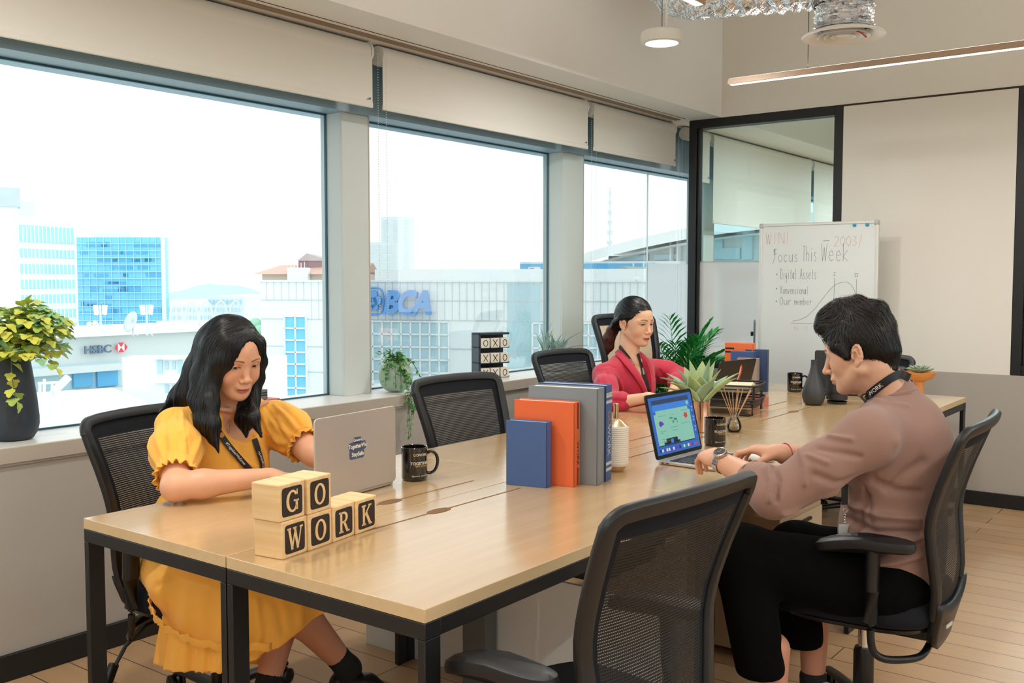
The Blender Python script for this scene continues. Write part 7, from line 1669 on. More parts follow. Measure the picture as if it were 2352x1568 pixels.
    for K_, A_, fdir in ((K1, A1, (.75, .35)), (K2, A2, (.8, -.2))):
        z_ = SDF(A_ - .3, A_ + .28, .005); fd = Fz(fdir[0], fdir[1], 0); fd /= np.linalg.norm(fd); up_ = (K_ - A_) / np.linalg.norm(K_ - A_); F0 = A_ - Fz(0, 0, max(0, A_[2] - .055)) * 1.0
        z_.cap(A_ + up_ * .075, A_, .037, .036, .01); z_.cap(A_, A_ - Fz(0, 0, .04), .036, .036, .02); v, q = z_.mesh(); np_mesh('sock', v, q, sk, P)
        z_ = SDF(A_ - .3, A_ + .28, .005); h = A_ - Fz(0, 0, .045) - fd * .02; toe = h + fd * .17 - Fz(0, 0, .03); z_.cap(h, toe, .038, .030, .02); z_.cap(h - Fz(0, 0, .02), h + fd * .08, .036, .036, .02); v, q = z_.mesh(); np_mesh('shoe', v, q, mat('black_shoe', S(18, 18, 20), 0.4), P)
    # --- hair
    hr = SDF((-2.98, 1.52, .74), (-2.28, 2.26, 1.32), .0036); hR = np.array(R); W = lambda x, y, z: np.array(o) + hR @ np.array([x, y, z])
    hr.ell(W(-.014, 0, .038), (.102, .0805, .090), .01, A=hR); hr.ell(W(-.050, 0, .0), (.070, .076, .09), .03, A=hR)
    hr.ell(W(-.040, 0, -.06), (.058, .070, .08), .03, A=hR)
    # face opening: everything in front of the curtain
    hr.ell(W(.085, .010, -.030), (.058, .0545, .100), .008, 'sub', A=hR); hr.ell(W(.100, .012, .045), (.040, .030, .045), .012, 'sub', A=hR)
    hr.cap(W(.060, .013, .118), W(.098, .012, .085), .0028, .006, .006, 'sub')
    # near curtain (her right side) falling in front of the shoulder
    hr.chain([W(.040, -.050, .072), W(.050, -.066, .015), pix(486, 872, 2.93), pix(480, 925, 2.91), pix(486, 975, 2.89), pix(502, 1036, 2.88)], [.028, .024, .022, .023, .019, .003], .03)
    hr.chain([W(.0, -.070, .04), pix(464, 862, 2.97), pix(456, 915, 2.94), pix(466, 970, 2.91), pix(486, 1012, 2.89)], [.032, .028, .024, .017, .003], .03)
    hr.chain([W(.045, .056, .060), W(.048, .070, .0), W(.045, .072, -.055), pix(580, 918, 3.03), pix(580, 958, 2.99), pix(600, 1000, 2.98)], [.020, .015, .014, .018, .018, .003], .02); hr.chain([W(.0, .074, -.02), pix(568, 925, 3.06), pix(560, 962, 3.01), pix(566, 1000, 2.99)], [.028, .026, .021, .004], .025)
    for pts_, rr_ in (([W(-.07, -.03, .02), pix(462, 850, 3.06), pix(436, 905, 3.06), pix(412, 955, 3.08)], [.05, .046, .040, .020]), ([W(-.085, 0, .0), pix(452, 860, 3.12), pix(412, 910, 3.12), pix(366, 950, 3.14)], [.045, .034, .024, .006]), ([W(-.075, .03, -.03), Fz(-2.68, 1.90, 1.0), Fz(-2.70, 1.90, .86)], [.055, .058, .045])):
        hr.chain(pts_, rr_, .03)
    v, q = hr.mesh(); vh = v.copy()
    g = hr.grad(v); Lh = local(v, o, hR); ang = np.arctan2(Lh[:, 1], Lh[:, 0] + .02); v = v + g * (.0010 * np.sin(ang * 46 + 3 * Lh[:, 2]) + .0007 * np.sin(ang * 97 + 5))[:, None]
    H = np_mesh('hair', v, q, HAIR, P, smooth=1)
    def flow(P_, t):
        L_ = local(P_, o, hR); f = np.zeros_like(P_); out = np.sign(L_[:, 1] - .010); topw = np.clip((L_[:, 2] - .02) / .09, 0, 1)
        fl = np.stack([-.25 * topw, out * (1.1 * topw + .05), -(1.1 - .5 * topw)], 1); f = fl @ hR.T; low = (1 - topw)[:, None]; return f * (.35 + topw[:, None]) + np.array([0, 0, -1.0]) * low + np.array([-.10, -.12, 0]) * low * (L_[:, 1:2] < -.03) * (L_[:, 0:1] < .02)
    Lh = local(vh, o, hR); seeds = surf_pts(hr, vh, (Lh[:, 2] > -.02), 2300, 3); strands('hair_strands', hr, seeds, flow, 26, .010, .0008, HAIR, H, .0011, .07, 4)
    seeds = surf_pts(hr, vh, (vh[:, 2] < 1.08) & (vh[:, 2] > .93), 1500, 5); strands('hair_strands', hr, seeds, flow, 13, .0085, .0007, HAIR, H, .0014, .11, 6)
    # --- lanyard, necklace
    bv = bvh_of([P, D]); blk = mat('lanyard_black', S(20, 20, 22), 0.6)
    for pts_, tx in (([(478, 958), (497, 985), (520, 1020), (548, 1052), (580, 1086)], '#TogetherWeGrow'), ([(584, 1010), (590, 1032), (597, 1056), (602, 1084)], '#TogetherW')):
        rb, PP, NN = drape('lanyard', bv, pts_, 2.9, .0185, blk, P, .007); ribbon_text(tx, PP, NN, len(PP) // 3, len(PP) - 3, .0115, pwhite, rb, 'lanyard_print', 1 if len(tx) > 11 else -1, bold=.01, sx=.95)
    a, n_ = on_surface(bv, 507, 1000, .012, 2.9); b = MB(); b.lathe([(.001, 0), (.008, 0), (.008, .0014), (.001, .0016)], seg=20, M4=frame4(a, n_.cross(Vector((0, 0, 1))), (0, 0, 1))); b.build('lanyard_badge', mat('badge_orange', S(206, 130, 60), .4), P)
    h = [on_surface(bv, x, y, .0018, 2.9)[0] for x, y in ((528, 962), (525, 975), (524, 988), (528, 974), (534, 960))]; b = MB(); b.tube(h[:3], .0006, 5); b.tube(h[2:], .0006, 5); b.build('necklace', mat('gold_chain', (0.9, .66, .3, 1), .25, 1), P)
    a, n_ = on_surface(bv, 524, 991, .003, 2.9); b = MB(); b.box((0, 0, 0), (.008, .010, .0015), M4=frame4(a, n_.cross(Vector((0, 0, 1))) * -1, (0, 0, 1))); b.build('pendant', mat('gold_pendant', (0.9, .66, .3, 1), .25, 1), P, bevel=.0005)
    return P

# ================================================================== the man in the brown sweater
def man():
    o = pix(1972, 808, 2.92); R = hframe(R_(186), R_(16), 0); skin = S(216, 170, 142); SL = dict(slit=.0034, slit_dz=-.001)
    az = R_(180); bf = np.array([math.cos(az), math.sin(az), 0]); bl = np.array([-math.sin(az), math.cos(az), 0]); bu = Fz(0, 0, 1); A = np.stack([bf, bl, bu], 1)
    nb = pix(2050, 925, 2.92); LS = pix(1995, 1000, 2.72); RSh = pix(2040, 975, 3.10); chest = pix(2045, 1060, 2.90); pel = pix(2052, 1330, 2.90); waist = pix(2050, 1220, 2.90)
    s = SDF((-1.16, 2.62, .88), (-.68, 3.28, 1.36), .0019); head_sdf(s, o, R, False, **SL, jaw=1.06, nose=1.03)
    hb = np.array(o) + R @ Fz(-.035, 0, -.055); s.cap(hb, nb, .056, .062, .02); s.cap(hb + R @ Fz(.045, 0, -.03), nb + bf * .03, .030, .04, .03); s.cap(nb, nb - bu * .06, .062, .08, .02)
    s.frame(); 
    V, Q = s.mesh(); C = paint(V, o, R, skin, S(206, 128, 120), S(34, 26, 24), **SL, blush=.22, browm=1.35)
    parts = [(V, Q)]; cols = [C]; L_ = local(V, o, R)
    st = np.exp(-((L_[:, 2] + .095) / .035) ** 2) * (L_[:, 2] > -.14) * (L_[:, 0] > 0) * .10; C *= (1 - st)[:, None]
    LE = pix(1775, 1128, 2.735); LW = pix(1655, 1058, 2.93); RE = pix(1905, 1062, 3.16); RW = pix(1795, 1040, 3.05)
    tips = []
    for (E0, W0, fd, up, side, cu, th) in ((LE, LW, (-.78, .58, .10), (-.05, -.25, 1), -1, [(28, 70, 95), (34, 74, 98), (40, 78, 100), (46, 82, 104)], (.40, 25, 10, 20)), (RE, RW, (-.92, -.28, .10), (.05, 0, 1), 1, [(22, 55, 78), (30, 62, 86), (40, 70, 92), (45, 74, 95)], (.75, 25, 10, 0))):
        a = SDF(np.minimum(E0, W0) - .17, np.maximum(E0, W0) + .17, .0025); fm = E0 * .7 + W0 * .3
        a.cap(E0, fm, .043, .044, .02); a.cap(fm, W0, .044, .028, .02); hand(a, W0, fd, up, side, cu, th, .98, 1.6); v, q = a.mesh(); parts.append((v, q)); cols.append(np.tile(skin[:3], (len(v), 1)) * Fz(1.0, .93, .9) * (1 + .04 * vnoise(v, 70, 4))[:, None])
    # ankles
    A1 = pix(1775, 1600, 2.82); A2 = pix(1868, 1512, 3.06)
    a = SDF(np.minimum(A1, A2) - .3, np.maximum(A1, A2) + .3, .0045); a.cap(A1 + Fz(0, 0, .14), A1 - Fz(0, 0, .03), .046, .036, .02); a.cap(A2 + Fz(0, 0, .16), A2 - Fz(0, 0, .03), .048, .037, .02); v, q = a.mesh(); parts.append((v, q)); cols.append(np.tile(np.array(S(196, 140, 116)[:3]), (len(v), 1)))
    # body core under the clothes keeps the figure one piece
    a = SDF((-1.4, 2.5, .3), (-.5, 3.4, 1.1), .009); a.cap(nb - bu * .05, waist, .085, .10, .05); a.cap(waist, pel, .10, .10, .05); v, q = a.mesh(); parts.append((v, q)); cols.append(np.tile(skin[:3], (len(v), 1)))
    V, Q = merge(parts); P = np_mesh('person', V, Q, 'skin', None, np.concatenate(cols), smooth=1)
    tag(P, 'man in a brown sweater and black trousers seen in profile, typing on a laptop', 'person'); eyes(P, o, R, (1, 0, -.30))
    # --- sweater
    sw = mat('sweater_mauve', S(150, 116, 104), 0.92, bump=.35, bscale=900, sheen=.2)
    d = SDF((-1.62, 2.40, .40), (-.45, 3.42, 1.13), .0046)
    d.ell(chest, (.135, .185, .175), .04, A=A); d.cap(chest + bu * .03 - bf * .03, waist, .14, .132, .06); d.cap(waist, pel + bu * .03, .125, .118, .06); d.cap(waist + bl * .06, pel + bl * .06 + bu * .03, .112, .112, .06); d.cap(waist - bl * .06, pel - bl * .06 + bu * .03, .112, .112, .06)
    d.cap(LS, nb - bu * .035, .068, .060, .05); d.cap(RSh, nb - bu * .035, .068, .060, .05); d.cap(nb - bf * .055 - bu * .05, chest - bf * .06, .075, .10, .06); d.ell(nb - bf * .03 - bu * .055, (.08, .11, .055), .04, A=A)
    UM = LS * .5 + LE * .5 + Fz(0, 0, -.012); d.cap(LS - bu * .01, UM, .070, .067, .05); d.cap(UM, LE + Fz(.0, 0, -.015), .067, .060, .03); d.cap(LE + Fz(0, 0, -.01), LE * .66 + LW * .34, .060, .052, .02); d.ell(LE * .8 + LW * .2 + Fz(0, 0, .004), (.065, .058, .058), .02)
    RM = RSh * .5 + RE * .5; d.cap(RSh, RM, .075, .066, .03); d.cap(RM, RE, .066, .056, .03); d.cap(RE, RE * .72 + RW * .28, .056, .050, .02)
    d.cap(nb + bu * .058 + bf * .02, nb + bu * .12, .070, .075, .008, 'sub'); d.cap(nb + bf * .06 + bu * .02, nb + bf * .09 + bu * .07, .05, .06, .01, 'sub')
    d.cap(nb - bu * .01 - bf * .004, nb + bu * .010 - bf * .004, .078, .072, .02)
    v, q = d.mesh(); L = []
    ax = (LE - LS) / np.linalg.norm(LE - LS); e1 = LE * .66 + LW * .34; ev = (LW - LE) / np.linalg.norm(LW - LE); c_ = FWD_ = np.array(FWD); side_ = np.cross(ev, FWD_); side_ /= np.linalg.norm(side_)
    for i, t in enumerate((.02, .10, .18, .26, .34)):
        c0 = LE * (1 - t) + LW * t; off = side_ * .05; L.append(([c0 - FWD_ * .045 - side_ * .04, c0 - FWD_ * .055, c0 - FWD_ * .045 + side_ * .035], .0075, .008)); c0 = LE * (1 - t - .04) + LW * (t + .04); L.append(([c0 - FWD_ * .045 - side_ * .035, c0 - FWD_ * .055, c0 - FWD_ * .04 + side_ * .03], .006, -.006))
    SP = [(((1972, 925), (2008, 942), (2033, 982), (2048, 1035), (2040, 1085), (2018, 1112)), .0045, -.0050), (((1930, 962), (1970, 975), (2005, 1000)), .010, -.006), (((1925, 948), (1960, 958), (1990, 975)), .008, .005), (((1905, 1003), (1955, 1008)), .009, .006), (((1880, 1028), (1935, 1040), (1975, 1050)), .010, -.006), (((1855, 1045), (1900, 1062)), .009, .005), (((1955, 922), (1985, 912), (2020, 925)), .008, .005),
        (((1955, 1160), (2020, 1185), (2110, 1192)), .012, .010), (((1945, 1190), (2010, 1222), (2120, 1222)), .012, -.011), (((1955, 1235), (2040, 1250), (2140, 1240)), .012, .012), (((1985, 1280), (2060, 1258), (2130, 1240)), .010, -.012), (((1960, 1230), (1978, 1180), (1990, 1140)), .012, -.008), (((1975, 1298), (2050, 1292), (2110, 1275)), .012, .010), (((2010, 1105), (2060, 1128), (2115, 1132)), .014, -.007), (((2060, 1015), (2110, 995), (2150, 1005)), .018, .005), (((2040, 1125), (2075, 1088), (2120, 1060)), .018, -.006),
        (((1760, 1075), (1772, 1110), (1768, 1150)), .007, .009), (((1776, 1068), (1790, 1105), (1786, 1150)), .007, -.008), (((1795, 1055), (1808, 1095), (1804, 1145)), .008, .009), (((1815, 1045), (1828, 1085), (1826, 1130)), .008, -.007), (((1838, 1035), (1850, 1070), (1850, 1110)), .010, .006), (((1870, 1090), (1920, 1110), (1985, 1100)), .014, -.006), (((1800, 1180), (1860, 1165), (1920, 1130)), .012, .006), (((1985, 1120), (1998, 1160), (2000, 1200)), .006, -.005), (((2010, 900), (2050, 905), (2090, 900)), .008, -.004), (((1985, 905), (2030, 925), (2080, 930)), .012, .004)]
    L += px_folds(v, q, 2.8, [(a_, b_ * .8, c_ * 1.7) for a_, b_, c_ in SP])
    v = folds(d, v, L, .0022, 18, 7); SW = np_mesh('sweater', v, q, sw, P, smooth=1)
    # collar ring + seam
    b = MB(); rg = []
    for i in range(40): a = 2 * math.pi * i / 40; rg.append(tuple(nb + bu * (.020 + .018 * math.cos(a + math.pi)) + bf * (.066 * math.cos(a)) + bl * (.068 * math.sin(a))))
    b.tube(rg, .0075, 8, closed=True, flat=1.6); b.build('collar', sw, SW)
    # plaid shirt cuff peeking out
    pl = mat('plaid_cuff', S(62, 50, 58), .8, var=.5, vscale=60); b = MB(); u1 = np.cross(ev, (0, 0, 1)); u1 /= np.linalg.norm(u1); u2 = np.cross(ev, u1); rows = []
    for t, r0 in ((.30, .050), (.345, .0505), (.385, .0535), (.40, .051)):
        c0 = LE * (1 - t) + LW * t; rows.append([tuple(c0 + (u1 * math.cos(2 * math.pi * i / 40) + u2 * math.sin(2 * math.pi * i / 40)) * (r0 + .0015 * math.sin(i * 1.3))) for i in range(41)])
    b.grid(rows); b.build('shirt_cuff', pl, SW, solidify=.003)
    # --- trousers
    tr = mat('trousers_black', S(5, 5, 6), 1.0, spec=.12, bump=.2, bscale=600); k = SDF((-1.55, 2.45, .12), (-.5, 3.45, .72), .006)
    K1 = pix(1700, 1275, 2.86); K2 = pix(1830, 1262, 3.10)
    k.ell(pel + bf * .01, (.125, .19, .12), .05, A=A); k.cap(pel - bl * -.09 + bu * -.0, K1, .115, .082, .05) ; k.cap(pel - bl * .09, K2, .115, .082, .05)
    B1 = pix(1745, 1530, 2.80); B2 = pix(1840, 1462, 3.04); k.cap(K1, B1, .082, .068, .04); k.cap(K2, B2, .082, .066, .04)
    for B_ in (B1, B2):
        w_ = k._win(B_ - .09, B_ + .09, .02); sl, X, Y, Z = w_; cut = np.where(np.sqrt((X - B_[0]) ** 2 + (Y - B_[1]) ** 2) < .12, B_[2] - .02 - Z, -1).astype(np.float32); k.F[sl] = np.maximum(k.F[sl], cut)
    v, q = k.mesh(); v = folds(k, v, [], .004, 16, 3); np_mesh('trousers', v, q, tr, P, smooth=1)
    # --- shoes and socks
    wh = mat('sneaker_white', S(214, 222, 226), .5, var=.08, vscale=60)
    for A_, fd in ((A1, Fz(-.45, .85, 0)), (A2, Fz(-.80, .25, 0))):
        fd = fd / np.linalg.norm(fd); f0 = Fz(A_[0], A_[1], .055); z_ = SDF(f0 - .30, f0 + .30, .004); z_.cap(f0 - fd * .045, f0 + fd * .05, .044, .042, .02); z_.cap(f0 + fd * .03, f0 + fd * .17 - bu * .012, .046, .038, .03); z_.cap(f0 - fd * .045 + bu * .01, f0 - fd * .05 + bu * .055, .036, .034, .02); z_.cap(f0 + bu * .06, f0 + bu * .14, .030, .036, .004, 'sub')
        w_ = z_._win(f0 - .25, f0 + .25, 0); sl, X, Y, Z = w_; z_.F[sl] = np.maximum(z_.F[sl], (.004 - Z)); v, q = z_.mesh(); sh = np_mesh('shoe', v, q, wh, P)
        b = MB()
        for i in range(4): c0 = f0 + fd * (.03 + .022 * i) + bu * (.042 - .004 * i); sd_ = np.cross(fd, bu); b.tube([tuple(c0 - sd_ * .026 - bu * .006), tuple(c0 + bu * .004), tuple(c0 + sd_ * .026 - bu * .006)], .0028, 6)
        b.build('laces', M['white'], sh); b = MB(); b.tube([tuple(f0 + bu * .03 - fd * .03), tuple(f0 + fd * .02 + bu * .035)], .0445, 12); b.build('dark_panel', mat('sneaker_dark', S(40, 44, 50), .6), sh)
        z_ = SDF(f0 - .2, f0 + .25, .004); z_.cap(f0 + bu * .03, Fz(A_[0], A_[1], .145), .036, .0405, .01); v, q = z_.mesh(); np_mesh('sock', v, q, mat('sock_dark', S(26, 28, 32), .9, bump=.2, bscale=600), P)
    # --- hair
    hR = np.array(R); W = lambda x, y, z: np.array(o) + hR @ Fz(x, y, z)
    hr = SDF(np.array(o) - .19, np.array(o) + .19, .0026); hr.ell(W(-.013, 0, .044), (.098, .079, .087), .01, A=hR); hr.ell(W(-.050, 0, .014), (.061, .070, .074), .02, A=hR); hr.chain([W(-.03, -.01, .134), W(.02, 0, .130), W(.060, .0, .114), W(.084, 0, .096)], [.030, .030, .024, .012], .03); hr.cap(W(.074, .022, .096), W(.074, -.022, .096), .016, .016, .02); hr.chain([W(-.082, -.01, .06), W(-.080, .0, .105), W(-.058, 0, .122)], [.034, .028, .022], .012)
    hr.cap(W(-.070, 0, -.02), W(-.064, 0, -.060), .045, .034, .02); hr.chain([W(.04, .067, .03), W(.020, .070, -.004)], [.018, .010], .02); hr.chain([W(.04, -.067, .03), W(.020, -.070, -.004)], [.018, .010], .02)
    # clear the face and around the ears
    hr.ell(W(.099, 0, -.010), (.074, .075, .072), .010, 'sub', A=hR); hr.ell(W(.065, .0, -.065), (.075, .10, .066), .010, 'sub', A=hR)
    for y in (-1, 1): hr.ell(W(-.008, y * .086, -.014), (.024, .028, .038), .005, 'sub', A=hR); hr.ell(W(-.03, y * .078, -.075), (.045, .035, .05), .012, 'sub', A=hR)
    hr.ell(W(-.02, 0, -.13), (.12, .1, .055), .012, 'sub', A=hR)
    v, q = hr.mesh(); vh = v.copy(); g = hr.grad(v); Lh = local(v, o, hR); v = v + g * (.0016 * np.sin(Lh[:, 1] * 420 + 30 * Lh[:, 0] + 3 * np.sin(Lh[:, 0] * 60)) * (Lh[:, 2] > .03) + .0010 * vnoise(v, 260, 2))[:, None]
    H = np_mesh('hair', v, q, HAIRB, P, smooth=1)
    def flow(P_, t):
        L_ = local(P_, o, hR); top = np.clip((L_[:, 2] - .06) / .04, 0, 1)[:, None]; fr = np.clip((L_[:, 0] + .02) / .06, 0, 1)[:, None]; y = L_[:, 1:2]
        up_f = np.concatenate([.9 + 0 * y, .25 * np.sign(y), .15 + 0 * y], 1); side = np.concatenate([.55 * fr - .25 * (1 - fr), 0 * y, -.9 + .5 * fr], 1); back = np.concatenate([-.5 + 0 * y, .2 * np.sign(y), -.8 + 0 * y], 1)
        return (up_f * top * fr + back * top * (1 - fr) + side * (1 - top)) @ hR.T
    Lh = local(vh, o, hR); sd_ = surf_pts(hr, vh, (Lh[:, 2] > .0), 3000, 2); strands('hair_strands', hr, sd_, flow, 9, .0062, .0006, HAIR, H, .0016, .16, 3); sd_ = surf_pts(hr, vh, (Lh[:, 2] > .055), 900, 9); strands('hair_strands', hr, sd_, flow, 11, .0066, .0008, HAIRB, H, .0045, .22, 5)
    sd_ = surf_pts(hr, vh, (Lh[:, 2] < .02), 500, 6); strands('hair_strands', hr, sd_, lambda P_, t: np.tile((-hR[:, 2] * 1.0 - hR[:, 0] * .25), (len(P_), 1)), 5, .005, .0008, HAIRB, H, .0012, .2, 8)
    # --- watch, bracelet, lanyard
    wd = (LW - LE) / np.linalg.norm(LW - LE); wc = LW - wd * .012; wu = np.array([-.15, -.45, .88]); wu -= wd * (wu @ wd); wu /= np.linalg.norm(wu); ws = np.cross(wd, wu)
    steel = mat('watch_steel', (.55, .54, .53, 1), .22, 1.0); b = MB(); n_ = 26
    for i in range(n_):
        a = 2 * math.pi * i / n_; c0 = wc + ws * (.0335 * math.cos(a)) + wu * (.0305 * math.sin(a)); m4 = frame4(c0, wd, -ws * math.sin(a) + wu * math.cos(a)); b.box((0, 0, 0), (.019, .0078, .0032), M4=m4)
    wt = b.build('watch', steel, P, bevel=.0008); m4 = frame4(wc + wu * .032, ws, wd); b = MB(); b.lathe([(.001, -.002), (.0185, -.002), (.020, .001), (.0205, .005), (.019, .0085), (.0165, .0092), (.0165, .0078), (.001, .0078)], seg=40, M4=m4, cap=False); b.build('watch_case', steel, wt)
    b = MB(); b.lathe([(.001, .0080), (.0163, .0080)], seg=36, M4=m4, cap=False); b.build('dial', mat('dial_dark', S(50, 44, 44), .3), wt)
    b = MB()
    for i in range(12): a = math.pi * i / 6; b.box((.0135 * math.cos(a), .0135 * math.sin(a), .0084), (.003, .0008, .0003), rot=(0, 0, a), M4=m4)
    b.box((.004, .002, .0086), (.010, .0009, .0003), rot=(0, 0, .5), M4=m4); b.box((-.002, .004, .0087), (.0009, .011, .0003), rot=(0, 0, .3), M4=m4); b.build('watch_hands', silver, wt)
    wd2 = (RW - RE) / np.linalg.norm(RW - RE); u1 = np.cross(wd2, (0, 0, 1)); u1 /= np.linalg.norm(u1); u2 = np.cross(wd2, u1); b = MB(); c0 = RW - wd2 * .012; b.tube([tuple(c0 + (u1 * math.cos(2 * math.pi * i / 30) + u2 * math.sin(2 * math.pi * i / 30)) * (.0305 + .0008 * (i % 2)) + wd2 * .004 * math.sin(i * .4)) for i in range(30)], .0024, 6, closed=True); b.build('bracelet', mat('red_cord', S(178, 44, 40), .7), P)
    bv = bvh_of([P, SW]); rb, PP, NN = drape('lanyard', bv, ((1980, 918), (2000, 902), (2022, 884), (2044, 868), (2066, 858), (2090, 868)), 2.85, .024, mat('lanyard_black', S(22, 22, 26), .5), P, .005)
    ribbon_text('WORK', PP, NN, 16, 38, .017, pwhite, rb, 'lanyard_print', 1, bold=.015); ribbon_text('GO', PP, NN, 3, 15, .017, gold, rb, 'lanyard_print', 1, bold=.015)
    b = MB(); p0, p1 = pix(1940, 1120, 2.86), pix(1942, 1165, 2.84); b.box((0, 0, 0), (.018, .003, .060), M4=Matrix.Translation(pix(1940, 1135, 2.83)) @ Matrix.Rotation(YAW, 4, 'Z')); ls = b.build('lanyard_strap', 'black', P, bevel=.001)
    b = MB(); c0 = Vector(pix(1941, 1172, 2.83)); b.tube([c0 + Vector((.006 * math.cos(a) * RGT.x, .006 * math.cos(a) * RGT.y, .006 * math.sin(a))) for a in [2 * math.pi * i / 16 for i in range(16)]], .0012, 6, closed=True, up=FWD)
    for i in range(4): b.lathe([(.001, -.004), (.0035, 0), (.001, .004)], tuple(c0 - Vector((0, 0, .012 + .008 * i))), 8)
    b.build('lanyard_hook', 'chrome', ls); b = MB(); b.box((0, 0, 0), (.036, .004, .030), M4=Matrix.Translation(c0 - Vector((0, 0, .055))) @ Matrix.Rotation(YAW, 4, 'Z')); b.build('lanyard_badge', silver, ls, bevel=.002)
    return P

# ================================================================== the woman in crimson
def red():
    o = pix(1460, 740, 5.02); R = hframe(R_(-14), R_(8), 0); skin = S(232, 184, 152); SL = dict(slit=.0028, slit_dz=-.0022)
    az = R_(-8); bf = np.array([math.cos(az), math.sin(az), 0]); bl = np.array([-math.sin(az), math.cos(az), 0]); bu = Fz(0, 0, 1); A = np.stack([bf, bl, bu], 1); D0 = 5.02
    nb = pix(1442, 822, 5.04); RS = pix(1388, 852, 4.92); LS = pix(1510, 842, 5.22); chest = pix(1440, 885, 5.06)
    s = SDF(np.minimum(nb, o) - Fz(.19, .19, .2), np.maximum(nb, o) + Fz(.19, .19, .17), .0023); head_sdf(s, o, R, True, **SL)
    hb = np.array(o) + R @ Fz(-.03, 0, -.055); s.cap(hb, nb, .049, .052, .02); s.cap(hb + R @ Fz(.035, 0, -.02), nb + bf * .02, .028, .034, .02); s.ell(chest + bu * .02, (.085, .14, .14), .03, A=A); s.cap(RS * .6 + nb * .4 - bu * .03, nb - bu * .012, .028, .040, .03); s.cap(LS * .6 + nb * .4 - bu * .03, nb - bu * .012, .028, .040, .03)
    for y in (-1, 1): s.cap(nb + bf * .05 + bl * y * .012 - bu * .022, nb + bf * .042 + bl * y * .09 - bu * .004, .006, .006, .016)
    V, Q = s.mesh(); C = paint(V, o, R, skin, S(192, 56, 74), S(56, 40, 36), **SL, blush=.22, browm=1.15); parts = [(V, Q)]; cols = [C]
    RE = pix(1398, 928, 4.72); RW = pix(1490, 912, 4.62); LE = pix(1560, 868, 5.2); LW = pix(1545, 902, 4.9)
    for (S0, E0, W0, fd, side) in ((RS, RE, RW, (.7, .7, -.05), 1), (LS, LE, LW, (.5, -.8, -.15), -1)):
        a = SDF(np.minimum(np.minimum(S0, E0), W0) - .15, np.maximum(np.maximum(S0, E0), W0) + .15, .0035); a.cap(S0 - bu * .034, E0, .030, .033, .02); a.cap(E0, W0, .034, .023, .02); hand(a, W0, fd, (0, 0, 1), side, [(20, 50, 70), (22, 52, 72), (25, 55, 75), (30, 58, 80)], (.5, 15, 10, 5), .88); v, q = a.mesh(); parts.append((v, q)); cols.append(np.tile(skin[:3], (len(v), 1)))
    pel = Fz(nb[0] - .12, nb[1], .52); a = SDF((-3.1, 3.9, .3), (-2.0, 5.0, 1.0), .010); a.cap(chest, pel, .09, .11, .05); a.cap(pel, pel + bf * .42 - bl * .1, .09, .06, .05); a.cap(pel, pel + bf * .42 + bl * .1, .09, .06, .05); a.cap(pel + bf * .42 - bl * .1, pel + bf * .42 - bl * .1 - bu * .3, .06, .05, .02); a.F[a.F.shape[0]:, :, :] = 1; v, q = a.mesh(); parts.append((v, q)); cols.append(np.tile(skin[:3], (len(v), 1)))
    V, Q = merge(parts); P = np_mesh('person', V, Q, 'skin', None, np.concatenate(cols), smooth=1); tag(P, 'woman in a crimson jacket with a low ponytail looking down beyond the agave plant', 'person'); eyes(P, o, R, (1, -.05, -.22))
    cr = mat('jacket_crimson', S(186, 24, 56), .7, bump=.2, bscale=600, sheen=.25)
    d = SDF((-3.02, 3.80, .46), (-2.05, 5.02, 1.10), .0050); d.ell(chest, (.115, .165, .17), .04, A=A); d.cap(chest, pel + bu * .05, .13, .15, .06); d.cap(RS - bu * .02, nb - bu * .025, .052, .052, .03); d.cap(LS - bu * .02, nb - bu * .025, .052, .052, .03)
    for S0, E0, W0 in ((RS, RE, RW), (LS, LE, LW)): d.cap(S0 - bu * .028, (S0 + E0) / 2, .050, .053, .05); d.cap((S0 + E0) / 2, E0, .053, .052, .03); d.cap(E0, E0 * .68 + W0 * .32, .055, .050, .02)
    # V opening
    v0 = nb + bf * .10; d.chain([nb + bu * .06 + bf * .03, nb + bf * .085 - bu * .03, nb + bf * .12 - bu * .12, nb + bf * .13 - bu * .20], [.055, .048, .028, .008], .006, 'sub'); d.cap(nb + bu * .02, nb + bu * .10, .056, .06, .006, 'sub')
    v, q = d.mesh(); PX = lambda *pp, D=4.9: [pix(x, y, D) for x, y in pp]
    L = [(PX((1392, 800 + 30), (1398, 860), (1402, 915), D=4.84), .008, -.007), (PX((1420, 850), (1432, 890), (1440, 935), D=4.88), .010, -.008), (PX((1380, 900), (1410, 925), (1445, 930), D=4.75), .012, .008), (PX((1430, 870), (1450, 900), D=4.86), .008, .007), (PX((1505, 850), (1515, 890), D=5.0), .008, -.006)]
    L += px_folds(v, q, 4.9, [(((1372, 858), (1380, 885), (1378, 915)), .007, .006), (((1392, 850), (1404, 880), (1408, 912)), .006, -.004), (((1382, 900), (1405, 918), (1440, 922)), .007, -.007), (((1375, 915), (1400, 930), (1430, 934)), .007, .007), (((1415, 858), (1428, 885), (1432, 915)), .006, .006), (((1385, 842), (1400, 838), (1415, 845)), .005, -.005),
        (((1500, 860), (1508, 890)), .006, -.006), (((1515, 850), (1528, 868), (1540, 880)), .006, -.006), (((1512, 862), (1520, 882), (1535, 892)), .006, .006)])
    v = folds(d, v, L, .003, 22, 5); J = np_mesh('jacket', v, q, cr, P, smooth=1)
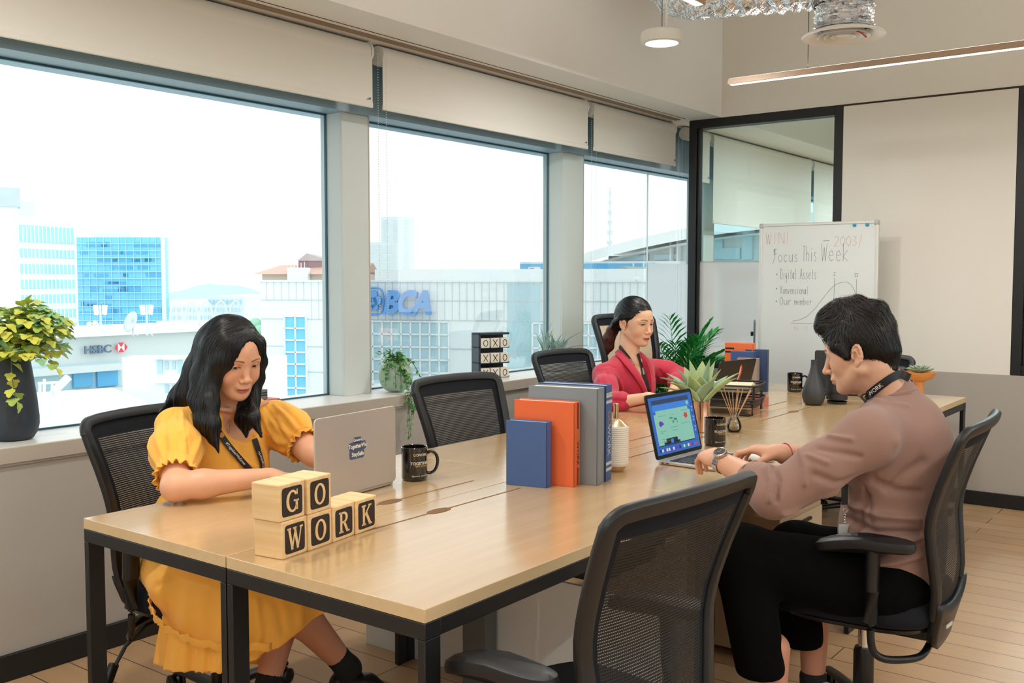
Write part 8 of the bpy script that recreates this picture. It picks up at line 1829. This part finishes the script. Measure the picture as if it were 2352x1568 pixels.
    # collar and lapels
    for y in (-1, 1):
        rows = []
        for t, c, w_ in ((0, nb - bf * .058 + bu * .040 + bl * y * .012, .034), (.2, nb - bf * .030 + bu * .042 + bl * y * .048, .040), (.35, nb + bf * .015 + bu * .022 + bl * y * .060, .048), (.6, nb + bf * .075 - bu * .035 + bl * y * .052, .052), (.8, nb + bf * .112 - bu * .10 + bl * y * .030, .040), (1, nb + bf * .125 - bu * .18 + bl * y * .010, .012)):
            out_ = bl * y; rows.append([tuple(c + bf * .014 + bu * .004), tuple(c + out_ * w_ * .5 + bf * .022 + bu * .006 * (1 - t)), tuple(c + out_ * w_ + bf * .012 - bu * .012)])
        b = MB(); b.grid(rows); b.build('lapel', cr, J, solidify=.005, angle=180, subsurf=2)
    # hair
    hR = np.array(R); W = lambda x, y, z: np.array(o) + hR @ Fz(x, y, z)
    hr = SDF(np.array(o) - Fz(.26, .22, .22), np.array(o) + .17, .0030); hr.ell(W(-.020, 0, .042), (.102, .0805, .088), .01, A=hR); hr.ell(W(-.06, 0, .01), (.062, .072, .075), .02, A=hR); hr.ell(W(.098, 0, -.008), (.062, .064, .080), .010, 'sub', A=hR); hr.ell(W(.060, 0, -.065), (.075, .10, .066), .010, 'sub', A=hR)
    for y in (-1, 1): hr.ell(W(-.010, y * .086, -.016), (.020, .028, .030), .005, 'sub', A=hR)
    hr.chain([W(.03, -.066, .035), W(-.03, -.080, .02), W(-.075, -.070, -.012), W(-.105, -.045, -.038)], [.011, .014, .015, .018], .006)
    hr.chain([W(-.10, -.03, -.035), W(-.128, -.03, -.065), W(-.140, -.035, -.105), W(-.138, -.03, -.150), W(-.15, -.025, -.185)], [.024, .026, .027, .020, .006], .012)
    v, q = hr.mesh(); vh = v.copy(); Lh = local(v, o, hR); g = hr.grad(v); v = v + g * (.0012 * np.sin(Lh[:, 2] * 330 + Lh[:, 0] * 120))[:, None]; H = np_mesh('hair', v, q, HAIR, P, smooth=1)
    bk = lambda P_, t: (np.stack([-1 + 0 * P_[:, 0], -.0 * P_[:, 0], -.45 + 0 * P_[:, 0]], 1)) @ hR.T
    strands('hair_strands', hr, surf_pts(hr, vh, (Lh[:, 2] > -.01), 1500, 2), bk, 12, .007, .0007, HAIR, H, .0010, .07, 3)
    strands('hair_strands', hr, surf_pts(hr, vh, (Lh[:, 0] < -.10) & (Lh[:, 2] < -.03), 600, 4), lambda P_, t: np.tile(-hR[:, 2] - hR[:, 0] * .2, (len(P_), 1)), 10, .010, .0009, mat('ponytail_brown', S(84, 46, 34), .45), H, .0022, .18, 5)
    b = MB(); b.lathe([(.0033 * math.sin(a) + .0001, -.0033 * math.cos(a)) for a in [math.pi * i / 6 for i in range(7)]], tuple(W(-.002, -.0805, -.040)), 10); b.build('pearl_earring', M['white'], P)
    bv = bvh_of([P, J]); blk = mat('lanyard_red_wearer', S(26, 22, 24), .6)
    for pts_ in ([(1425, 795), (1433, 808), (1448, 830), (1462, 858), (1478, 888), (1488, 908)], [(1463, 812), (1470, 835), (1480, 862), (1488, 888), (1490, 908)]):
        rb, PP, NN = drape('lanyard', bv, pts_, 4.95, .018, blk, P, .007); ribbon_text('WORK', PP, NN, len(PP) // 3, len(PP) // 2, .012, pwhite, rb, 'lanyard_print', 1, bold=.01)
    return P
yellow(); man(); red()
